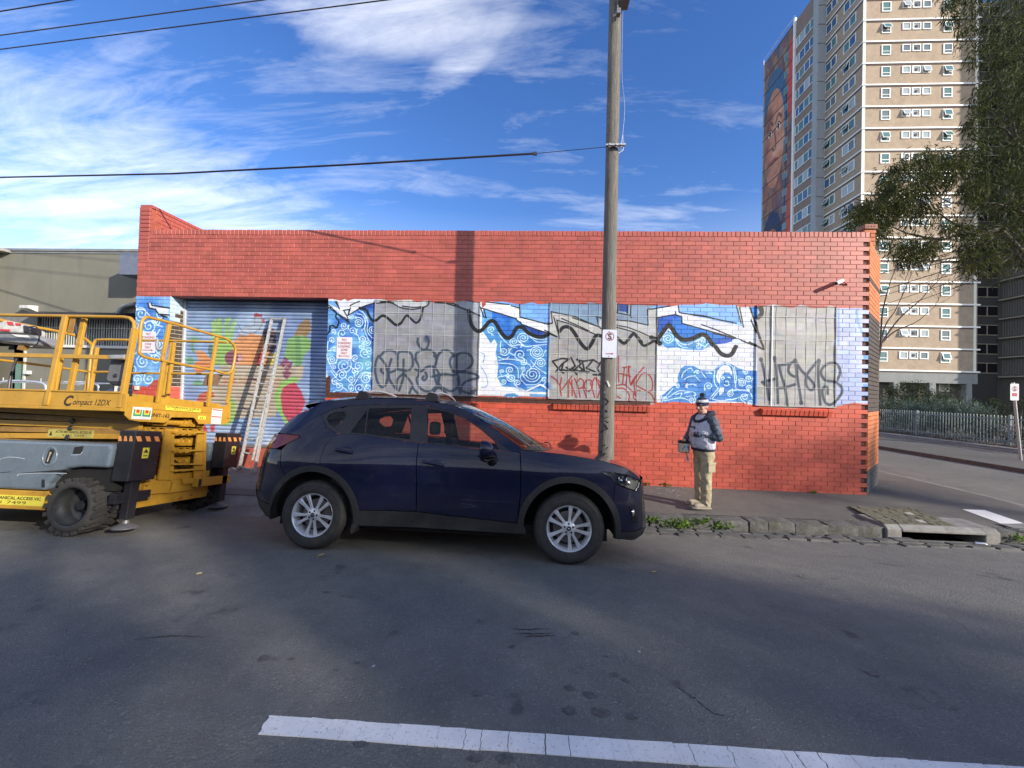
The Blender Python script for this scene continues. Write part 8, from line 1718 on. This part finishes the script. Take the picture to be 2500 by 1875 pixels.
# ------------------------------------------------------------------ person with a paint tin
PH = R(-70); MP_ = Matrix.Translation((2.76, 6.36, -.035)) @ Matrix.Rotation(PH, 4, 'Z')
def remesh(o, vox, disp=0, scale=.06, sm=True):
    m = o.modifiers.new('remesh', 'REMESH'); m.mode = 'VOXEL'; m.voxel_size = vox; m.use_smooth_shade = sm
    s = o.modifiers.new('smooth', 'SMOOTH'); s.iterations = 4; s.factor = .5
    if disp:
        tx = bpy.data.textures.new('folds', 'CLOUDS'); tx.noise_scale = scale; tx.noise_depth = 2; d = o.modifiers.new('folds', 'DISPLACE'); d.texture = tx; d.strength = disp; d.mid_level = .5; d.texture_coords = 'GLOBAL'
def mk_person():
    T = thing('person', 'person in a grey and navy hoodie, beanie and khaki cargo trousers holding a paint tin', 'person', M=MP_)
    def P(name, mb, mat, par=None, smooth=60, bevel=0, **k): return part(name, mb, mat, par or T, smooth, bevel, world=False, **k)
    SK = simple('skin', (.52, .30, .22), .55, var=.12, scale=30); HG = simple('hoodie_grey', (.48, .48, .56), .95, var=.14, scale=18); HN = simple('hoodie_navy', (.022, .026, .05), .9, var=.3); SL = simple('sleeve_mottled', (.07, .085, .11), .9, var=.75, scale=16); KH = simple('khaki', (.36, .31, .205), .95, var=.12, scale=12); BT = simple('tan_boot', (.36, .31, .23), .8, var=.2); BD = simple('dark_boot', (.09, .08, .07), .8); BE = simple('beanie_navy', (.015, .02, .06), .95, var=.3, scale=60); WH = simple('beanie_white', (.5, .5, .52), .95, var=.15)
    def cap(mb, a, b, r0, r1, n=10, k=5):
        a = Vector(a); b = Vector(b); mb.tube([a.lerp(b, i/k) for i in range(k+1)], [r0+(r1-r0)*i/k for i in range(k+1)], n); mb.sphere(a, r0*.99, n, 6); mb.sphere(b, r1*.99, n, 6)
    hipL, hipR, knL, knR, anL, anR = (.085, 0, .90), (-.085, .02, .90), (.105, -.03, .50), (-.10, .03, .50), (.10, -.02, .10), (-.115, .06, .10)
    shL, shR, elL, elR, wrL, wrR = (.185, .0, 1.39), (-.185, .01, 1.39), (.265, .05, 1.13), (-.255, -.02, 1.14), (.05, -.185, 1.165), (-.175, -.185, 1.075)
    b = MB()
    for p, q, r0, r1 in ((hipL, knL, .08, .055), (knL, anL, .052, .035), (hipR, knR, .08, .055), (knR, anR, .052, .035), ((0, 0, .92), (0, -.01, 1.2), .12, .13), ((0, -.01, 1.2), (0, .01, 1.36), .13, .12), (shL, shR, .06, .06), (shL, elL, .05, .04), (elL, wrL, .038, .026), (shR, elR, .05, .04), (elR, wrR, .038, .026), ((0, .01, 1.36), (0, -.01, 1.53), .06, .055)): cap(b, p, q, r0, r1)
    # right hand closed round the tin's bail
    w = Vector(wrR); pc = w+Vector((.0, -.035, -.03)); cap(b, w, pc, .026, .030)
    for i in range(4):
        x = -.027+.018*i; L = (.034, .040, .037, .030)[i]; k0 = pc+Vector((x, -.018, -.012)); k1 = k0+Vector((0, -.012, -L*.75)); k2 = k1+Vector((0, .020, -.014)); k3 = k2+Vector((0, .016, .012))
        for p, q, r0, r1 in ((k0, k1, .0095, .009), (k1, k2, .009, .008), (k2, k3, .008, .007)): cap(b, p, q, r0, r1, 8, 2)
    t0 = pc+Vector((.028, .0, -.004)); t1 = t0+Vector((.012, -.016, -.022)); t2 = t1+Vector((-.010, -.018, -.016)); cap(b, t0, t1, .011, .010, 8, 2); cap(b, t1, t2, .010, .008, 8, 2)
    # left hand, half in the pouch pocket
    w = Vector(wrL); pc = w+Vector((-.05, -.012, -.01)); cap(b, w, pc, .026, .028)
    for i in range(4):
        z = .024-.016*i; k0 = pc+Vector((-.02, -.006, z)); L = (.036, .042, .038, .03)[i]; k1 = k0+Vector((-L, .004, -.004)); k2 = k1+Vector((-.022, .018, -.004)); cap(b, k0, k1, .009, .0085, 8, 2); cap(b, k1, k2, .0085, .007, 8, 2)
    cap(b, pc+Vector((.0, -.01, .026)), pc+Vector((-.035, -.02, .036)), .010, .008, 8, 2)
    # head turned a little more to the camera, with brow, nose, lips, chin, ears
    HM = Matrix.Translation((0, -.035, 1.605)) @ Matrix.Rotation(R(14), 4, 'Z') @ Matrix.Rotation(R(4), 4, 'X')
    H = lambda x, y, z: HM @ Vector((x, y, z))
    h = MB().sphere((0, 0, .02), (.076, .095, .10), 24, 16, HM).sphere((0, -.02, -.045), (.058, .068, .062), 20, 12, HM).sphere((0, -.058, -.078), (.026, .022, .020), 12, 8, HM).sphere((0, -.010, -.09), (.05, .05, .03), 12, 8, HM)
    h.tube([H(0, -.088, .022), H(0, -.105, -.002), H(0, -.116, -.018), H(0, -.098, -.028)], [.008, .011, .0145, .009], 10)
    for s in (-1, 1):
        h.sphere(H(s*.011, -.099, -.022), (.009, .010, .008), 8, 6); h.sphere(H(s*.075, .005, -.005), (.010, .020, .030), 10, 8); h.tube([H(s*.010, -.090, .034), H(s*.030, -.092, .038), H(s*.055, -.075, .030)], [.009, .010, .007], 8); h.sphere(H(s*.042, -.062, -.022), (.024, .022, .022), 10, 8)
    h.tube([H(-.022, -.086, -.052), H(0, -.096, -.049), H(.022, -.086, -.052)], [.004, .007, .004], 8).tube([H(-.019, -.084, -.060), H(0, -.093, -.061), H(.019, -.084, -.060)], [.004, .007, .004], 8)
    b.add(h.v, h.f); o = part('body', b, SK, T, 0, world=False); remesh(o, .0055)
    for s in (-1, 1):
        P('eye', MB().sphere(H(s*.030, -.084, .014), (.0115, .009, .008), 12, 8), simple('eye_white', (.5, .46, .42), .3)); P('iris', MB().sphere(H(s*.030, -.0915, .014), (.005, .003, .005), 10, 6), simple('iris_dark', (.03, .02, .015), .3)); P('eyelid', MB().tube([H(s*.018, -.091, .019), H(s*.030, -.095, .023), H(s*.043, -.087, .018)], .0028, 6), simple('lid', (.22, .11, .08), .6))
        g = [H(s*.031+.024*math.cos(a), -.100+.012*abs(s*.031+.024*math.cos(a))/.055, .012+.017*math.sin(a)) for a in [2*math.pi*i/16 for i in range(16)]]; P('glasses_rim', MB().tube(g, .0013, 6, closed=True), simple('glasses_dark', (.03, .02, .02), .3)); P('glasses_arm', MB().tube([H(s*.055, -.088, .018), H(s*.077, -.03, .018), H(s*.078, .01, .012)], .0018, 5), simple('glasses_arm_dark', (.03, .02, .02), .3))
        P('eyebrow', MB().tube([H(s*.014, -.098, .040), H(s*.032, -.100, .046), H(s*.054, -.082, .040)], [.003, .004, .002], 6), simple('brow_grey', (.16, .14, .13), .9))
    P('mouth_line', MB().tube([H(-.022, -.090, -.056), H(0, -.099, -.0555), H(.022, -.090, -.056)], .0022, 6), simple('lip_dark', (.14, .05, .045), .7))
    hair = MB()
    for s in (-1, 1): hair.sphere(H(s*.070, .025, .01), (.014, .035, .035), 10, 8)
    P('hair', hair.sphere(H(0, .07, -.01), (.055, .03, .045), 12, 8), simple('hair_grey', (.22, .21, .20), .9))
    # beanie
    bn = MB().sphere((0, .004, .045), (.090, .108, .092), 28, 14, HM); v = [q for q in bn.v]
    be = P('beanie', MB().lathe([(.094, -.004), (.098, .01), (.098, .045), (.094, .052), (.092, .06), (.084, .09), (.062, .118), (.03, .134), (0, .138)], 32, HM @ Matrix.Translation((0, .006, .02)) @ Matrix.Diagonal((.93, 1.10, 1, 1)), axis='Z'), BE)
    part('beanie_band', MB().lathe([(.0955, .052), (.0945, .060), (.090, .080), (.084, .092)], 32, HM @ Matrix.Translation((0, .006, .02)) @ Matrix.Diagonal((.935, 1.105, 1, 1)), axis='Z'), WH, be, 60, world=False)
    part('beanie_badge', MB().sphere(H(.004, -.098, .093), (.026, .012, .018), 12, 8), WH, be, 60, world=False)
    pm = MB(); g = random.Random(3)
    for i in range(260):
        d = Vector((g.gauss(0, 1), g.gauss(0, 1), g.gauss(0, 1))).normalized(); c = H(.0, .012, .185); pm.tube([c+d*.008, c+d*g.uniform(.034, .046)], [.004, .0016], 4)
    part('pompom', pm, simple('pompom_mixed', (.09, .10, .14), .95, var=.9, scale=60), be, 0, world=False)
    # hoodie
    ho = MB(); rings = [(.925, 0, .0, .190, .140), (.95, 0, -.005, .205, .158), (1.02, 0, -.02, .212, .172), (1.12, 0, -.03, .212, .172), (1.22, 0, -.025, .208, .158), (1.31, 0, -.01, .205, .140), (1.38, 0, .0, .195, .122), (1.43, 0, .005, .150, .105), (1.475, 0, .005, .09, .088)]
    n = 28; vs = [(cx+rx*math.cos(2*math.pi*k/n), cy+ry*math.sin(2*math.pi*k/n), z) for z, cx, cy, rx, ry in rings for k in range(n)]; m = len(rings)
    ho.add(vs, [(i*n+k, i*n+(k+1) % n, (i+1)*n+(k+1) % n, (i+1)*n+k) for i in range(m-1) for k in range(n)]+[tuple(range(n))[::-1], tuple((m-1)*n+k for k in range(n))])
    ho = P('hoodie', ho, HG, smooth=0); remesh(ho, .011, .022, .05)
    for sh, el, wr, s in ((shL, elL, wrL, 1), (shR, elR, wrR, -1)):
        sv = MB(); sh = Vector(sh); cap(sv, sh+Vector((-s*.03, 0, .0)), sh, .078, .080, 14); cap(sv, sh, Vector(el), .080, .066, 14, 7); cap(sv, Vector(el), Vector(el).lerp(Vector(wr), 1.0), .064, .046, 14, 7)
        q = part('sleeve', sv, SL, ho, 0, world=False); remesh(q, .009, .026, .045)
        e = Vector(el).lerp(Vector(wr), .92); f = Vector(el).lerp(Vector(wr), 1.10); part('cuff', MB().tube([e, e.lerp(f, .5), f], [.047, .044, .040], 16), HN, ho, 60, world=False)
        yk = MB(); a = sh+Vector((-s*.055, -.02, .02)); cap(yk, a, sh+Vector((-s*.10, -.085, -.03)), .05, .03, 12); q = part('raglan_panel', yk, HN, ho, 0, world=False); remesh(q, .009)
    hd = MB().tube(smoothpath([(-.10, -.095, 1.40), (-.12, -.02, 1.475), (-.10, .08, 1.50), (0, .125, 1.49), (.10, .08, 1.50), (.12, -.02, 1.475), (.10, -.095, 1.40), (0, -.145, 1.365)], 4, True), [.024+.026*(.5-.5*math.cos(2*math.pi*(min(i, 26)/26.0))) for i in range(32)], 12, closed=True); hd = part('hood', hd, HN, ho, 0, world=False); remesh(hd, .008, .012, .04)
    part('drawcord', MB().tube(smoothpath([(.05, -.17, 1.36), (.06, -.19, 1.25), (.05, -.21, 1.08), (.02, -.215, 1.0)], 4), .004, 5), WH, ho, 60, world=False)
    part('hem_band', MB().lathe([(.187, .0), (.196, .02), (.192, .045)], 28, Matrix.Translation((0, -.004, .905)) @ Matrix.Diagonal((1.02, .80, 1, 1)), axis='Z'), HN, ho, 60, world=False)
    ck = [(.0, 1.285), (-.125, 1.285), (-.125, 1.225), (.0, 1.225)]; fr = lambda x, z: -.01-.150*math.sqrt(max(0, 1-(x/.215)**2))-.016
    pt = MB(); N_ = 8
    pt.add([(.01-.135*i/N_, fr(.01-.135*i/N_, z), z) for z in (1.225, 1.285) for i in range(N_+1)], [(i, i+1, N_+2+i, N_+1+i) for i in range(N_)]); part('chest_print', pt, HN, ho, 0, world=False)
    l = MB()
    for i, (x, w_, hh) in enumerate(((-.018, .018, .03), (-.045, .014, .034), (-.068, .018, .03), (-.095, .016, .026), (-.112, .006, .006))): l.cbox((x, fr(x, 1.25)-.002, 1.25+(hh-.034)/2), (w_, .002, hh))
    part('print_marks', l, WH, ho, 0, world=False)
    # trousers with cargo pocket
    tr = MB(); cap(tr, (0, .0, .93), (0, .01, .86), .14, .135, 16)
    for hp, kn, an in ((hipL, knL, anL), (hipR, knR, anR)): cap(tr, hp, kn, .108, .082, 16, 8); cap(tr, kn, Vector(an)+Vector((0, .0, -.005)), .082, .074, 16, 8)
    tr = P('trousers', tr, KH, smooth=0); remesh(tr, .010, .034, .07)
    pk = MB().box((.150, -.07, .58), (.192, .07, .72)); o = part('cargo_pocket', pk, KH, tr, 40, .012, world=False, seg=3); part('pocket_flap', MB().box((.150, -.076, .70), (.200, .076, .74)), KH, tr, 40, .008, world=False)
    # boots
    for an, s, yaw, mt in ((anL, 1, R(-14), BT), (anR, -1, R(-18), BT)):
        Mb = Matrix.Translation((an[0], an[1], 0)) @ Matrix.Rotation(yaw, 4, 'Z'); bt = MB(); pp = [(0, .055, .05), (0, .0, .055), (0, -.08, .047), (0, -.16, .038), (0, -.195, .032)]; rr = [.045, .052, .048, .044, .030]
        bt.tube([Mb @ Vector(p) for p in pp], rr, 16); bt.tube([Mb @ Vector((0, .01, .05)), Mb @ Vector((0, .005, .16))], [.052, .050], 16)
        o = P('boot', bt, mt, smooth=0); remesh(o, .007); part('sole', MB().prism([Mb @ Vector(q) for q in ((-.045, .075, 0), (.045, .075, 0), (.05, -.05, 0), (.045, -.17, 0), (.02, -.225, 0), (-.02, -.225, 0), (-.045, -.17, 0), (-.05, -.05, 0))], (0, 0, .022)), simple('sole_pale', (.30, .27, .22), .8), o, 0, .006, world=False)
    # paint tin, a thing of its own
    c = MP_ @ Vector((-.165, -.235, .945)); tn = thing('paint_tin', 'round paint tin with a colourful label carried in the right hand', 'paint tin', c-Vector((0, 0, .095)))
    part('tin', MB().lathe([(0, -.095), (.086, -.095), (.090, -.090), (.090, .085), (.093, .092), (.088, .096), (.080, .088), (0, .086)], 32, Matrix.Translation(c), axis='Z'), simple('tin_black', (.03, .03, .035), .35, .3), tn, 40)
    t = NT('tin_label'); p = t.pos(); wv = t.noise(p, 9, 3, .5, dist=1.5); col = t.ramp(wv, [(.30, (.04, .07, .12)), (.42, (.12, .25, .38)), (.50, (.55, .60, .60)), (.56, (.70, .50, .08)), (.66, (.70, .22, .04))]); t.done(col, .35)
    part('label', MB().lathe([(.0908, -.085), (.0908, .055)], 32, Matrix.Translation(c), axis='Z'), t.m, tn, 60)
    hp = [c+Vector((.09*math.cos(a)*.8, .09*math.cos(a)*-.6*1, .07+.10*math.sin(a))) for a in [math.pi*i/12 for i in range(13)]]; part('bail_handle', MB().tube(hp, .0025, 6), M_STEEL, tn, 60)
    br = thing('paint_brush', 'small brush hanging bristles down below the paint tin', 'brush', c+Vector((.02, -.02, -.2))); a = c+Vector((.0, -.095, -.06))
    part('brush_handle', MB().tube([a, a+Vector((.03, .02, -.10))], [.006, .010], 8), simple('brush_wood', (.35, .2, .1), .5), br, 60); part('bristles', MB().prism([a+Vector((.018, .02, -.10)), a+Vector((.048, .01, -.10)), a+Vector((.062, .02, -.16)), a+Vector((.03, .03, -.165))], (0, .012, 0)), simple('bristle_pale', (.3, .3, .33), .9), br, recalc=True)
mk_person()
# ------------------------------------------------------------------ small things
def mk_small():
    cam_ = thing('security_camera', 'white bullet security camera high on the red wall near the corner', 'camera', onY(2050, 688, WALL_Y-.1)); a = onY(2041, 692, WALL_Y-.16); b = onY(2056, 685, WALL_Y-.06); w = onY(2066, 694, WALL_Y)
    part('camera_body', MB().tube([a, a.lerp(b, .1), b], [.034, .038, .038], 16), simple('cam_white', (.62, .62, .62), .4), cam_, 40); part('camera_lens', MB().tube([a-(b-a)*.02, a+(b-a)*.02], .028, 14), M_BLACK, cam_, 40)
    part('wall_bracket', MB().tube([b, w+Vector((0, -.02, 0)), w], [.014, .014, .03], 10), simple('cam_red', (.42, .12, .10), .5), cam_, 60)
    c = onY(336, 947, WALL_Y); tag(part('power_point', MB().cbox((c.x, WALL_Y-.015, c.z), (.075, .045, .085)), simple('cream_plastic', (.62, .58, .45), .5), None, bevel=.006), 'cream power outlet on the red pillar seen through the lift gate', 'power outlet')
    MLw = leafmat('weed_leaf', (.06, .13, .015), (.16, .26, .04), .35); g = np.random.default_rng(8)
    for px, py, n, s, lab in ((1668, 1280, 130, .20, 'widest bright green weed clump growing over the kerb stones'), (1752, 1290, 60, .13, 'smaller green weed clump on the kerb, right of the widest one'), (1598, 1281, 26, .10, 'mossy tuft on the kerb just ahead of the car'), (1712, 1268, 30, .10, 'low green sprig on top of the kerb between two weed clumps'), (2488, 1312, 40, .14, 'green weed on the kerb at the right edge, past the drain'), (1508+70, 1181, 12, .05, 'tiny weed at the foot of the red wall by the bonnet'), (1625, 1184, 16, .06, 'small weed at the foot of the red wall, left of the person'), (1985, 1202, 14, .05, 'small weed at the foot of the red wall near the corner')):
        c = onZ(px, py, -.14) if py > 1250 else onY(px, py, WALL_Y-.03)
        if py > 1250: c = Vector((onY(px, py, 5.83).x, 5.82, -.16 if s > .12 else -.10))
        C = [(c.x+g.uniform(-s*1.3, s*1.3), c.y+g.uniform(-.04, .05), c.z+g.uniform(-.01, .04 if s > .1 else .01)) for _ in range(max(3, n//9))]; V, m = leaves(C, [s*.42]*len(C), [24]*len(C), .05 if s > .08 else .03, .011, -.7, int(px), .7, .8)
        T_ = thing('weed', lab, 'weed', c); o = link('leaves', leafmesh('leaves', V, m, MLw), T_); o['kind'] = 'stuff'
    md = leafmat('fallen_leaf', (.30, .24, .15), (.42, .36, .25), .1)
    for px, py, L, a, lab in ((784, 1352, .075, .4, 'curled dry leaf on the road beside the rear wheel'), (1597, 1393, .06, -.5, 'pale dry leaf on the road ahead of the front wheel'), (1686, 1375, .03, .1, 'tiny white scrap on the road towards the kerb'), (1958, 1397, .03, .2, 'small pale fleck on the sunlit road at the right'), (1921, 1404, .018, .9, 'smallest pale fleck on the sunlit road'), (485, 1410, .05, .1, 'thin pale twig on the road below the lift'), (912, 1627, .020, .3, 'flattened pale gum spot above the left end of the lane line'), (1561, 1590, .018, .5, 'flattened pale gum spot in the middle of the road'), (2080, 1267, .05, .3, 'yellowish dry leaf on the footpath near the pit cover'), (221, 1612, .02, .1, 'pale chip on the road near the left edge')):
        z = -.05 if 1200 < py < 1300 else gz_main(3.5 if py < 1420 else 2.2); c = onZ(px, py, z); c.z = (path_z(c.x, c.y) if py < 1300 else gz_main(c.y))+.004; m = MB(); n = 8; gum = 'gum' in lab
        vs = []; 
        for i in range(n+1):
            t_ = i/n; wd = L*(.5 if gum else .22)*math.sin(math.pi*max(.04, min(.96, t_)))**.7
            for s in (-1, 0, 1): vs.append((c.x+math.cos(a)*L*(t_-.5)-math.sin(a)*wd*s, c.y+math.sin(a)*L*(t_-.5)+math.cos(a)*wd*s, c.z+(0 if gum else L*(.22*abs(s)+.25*t_*t_))))
        m.add(vs, [(i*3+j, i*3+j+1, i*3+j+4, i*3+j+3) for i in range(n) for j in range(2)]); o = part('gum_spot' if gum else 'dry_leaf', m, simple('gum_pale', (.38, .38, .38), .7) if gum else md); tag(o, lab, 'gum spot' if gum else 'leaf')
    # pale splashed paint on the footpath
    sp = MB()
    for _ in range(26):
        px = 1635+g.normal(0, 22); py = 1196+g.normal(0, 9); c = onZ(px, py, -.02); L = g.uniform(.01, .07); a = g.uniform(-.5, .8); w = .006; z = path_z(c.x, c.y)+.003; d = Vector((math.cos(a), math.sin(a), 0)); q = Vector((-d.y, d.x, 0))
        c.z = z; sp.add([c-d*L-q*w*.2, c-q*w, c+d*L, c+q*w], [(0, 1, 2, 3)])
    o = part('paint_spatter', sp, simple('spatter_blue', (.42, .56, .70), .6)); o['kind'] = 'stuff'; o['label'] = 'pale blue paint spatter on the footpath behind the person'; o['category'] = 'paint spatter'
    # concrete crossover in front of the shutter
    struct('driveway', sheet([(-8.2, 5.36), (-3.9, 5.36), (-4.15, 7.75), (-7.75, 7.75)], lambda x, y: interp(y, [5.36, 6.3, 7.75], [-.20, -.06, .002]), .5), simple('driveway_concrete', (.17, .165, .155), .9, var=.25, scale=3, bump=.5, bscale=120, dirt=.35))
mk_small()
# ------------------------------------------------------------------ the near side of the street: houses and street trees behind the viewer
def mk_behind():
    bw = simple('terrace_render', (.30, .28, .25), .9, var=.15, scale=1); bb = plain_brick('terrace_brick', (.16, .07, .05)); dk = simple('terrace_window', (.03, .035, .04), .1); wt = simple('terrace_trim', (.5, .5, .48), .6); rf = simple('terrace_roof', (.10, .10, .11), .7)
    x = -34; i = 0; g = random.Random(9)
    while x < 62:
        w = g.uniform(7, 11); h = g.uniform(5.2, 6.3); y = -10.2; T = thing('terrace_house', ['rendered', 'brick'][i % 2]+' two-storey terrace house across the road from the shop, number %s from the west' % ('first second third fourth fifth sixth seventh eighth ninth tenth eleventh twelfth'.split()[min(i, 11)]), 'house', (x+w/2, y, 0))
        m = bb if i % 2 else bw; part('wall', MB().box((x, y-9, -.2), (x+w-.05, y, h)), m, T); part('parapet', MB().box((x, y-.25, h), (x+w-.05, y+.12, h+.35)), wt, T)
        part('roof', MB().prism([(x, y-.6, h), (x, y-4.5, h+1.0), (x, y-8.5, h)], (w-.05, 0, 0)), rf, T)
        for k in range(3):
            xx = x+w*(k+.5)/3
            for z in (.9, 3.6):
                if k == 1 and z < 1: part('door', MB().box((xx-.45, y, -.1), (xx+.45, y+.05, 2.1)), wt, T); continue
                f = part('window', MB().box((xx-.6, y, z), (xx+.6, y+.06, z+1.4)), wt, T); part('pane', MB().box((xx-.52, y+.061, z+.08), (xx+.52, y+.07, z+1.32)), dk, f)
        x += w; i += 1
    lm = leafmat('plane_leaf', (.03, .045, .012), (.07, .09, .03))
    for j, (cx, cz, rx, rz, nn, lab) in enumerate(((17.2, 8.2, 3.1, 2.0, 50, 'tallest leafy yard tree behind the houses opposite'), (11.6, 5.9, 3.3, 1.5, 50, 'shorter leafy yard tree behind the houses opposite, west of the tallest'), (25.6, 5.7, 3.6, 1.5, 50, 'shorter leafy yard tree behind the houses opposite, east of the tallest'), (30.9, 11.3, .8, 1.1, 12, 'slender yard tree with a small high crown behind the houses opposite'), (4.5, 5.6, 3.0, 1.4, 44, 'leafy yard tree behind the houses opposite, level with the lift'))):
        T = thing('yard_tree', lab, 'tree', (cx+16.8, -18, -.1)); cx += 16.8; cz += 7.4; gg = np.random.default_rng(40+j); C = []; Rr = []
        for _ in range(nn):
            d = gg.normal(0, 1, 3); d /= np.linalg.norm(d); q = gg.uniform()**.4; C.append((cx+d[0]*q*rx, -18+d[1]*q*1.9, cz+d[2]*q*rz)); Rr.append(gg.uniform(.45, .8))
        V, n = leaves(C, Rr, [52]*nn, .26, .085, .2, 60+j); o = link('crown', leafmesh('crown', V, n, lm), T); o['kind'] = 'stuff'
        tr = MB(); branch(tr, (cx, -18, -.2), (cx+.1, -18, cz-rz*.5), .24, .12, j+2, .03)
        for c in C[::7]: branch(tr, (cx+.05, -18, cz-rz*.8), c, .07, .015, j+c[0], .1, 4)
        part('trunk', tr, M_BARK, T, 60)
mk_behind()
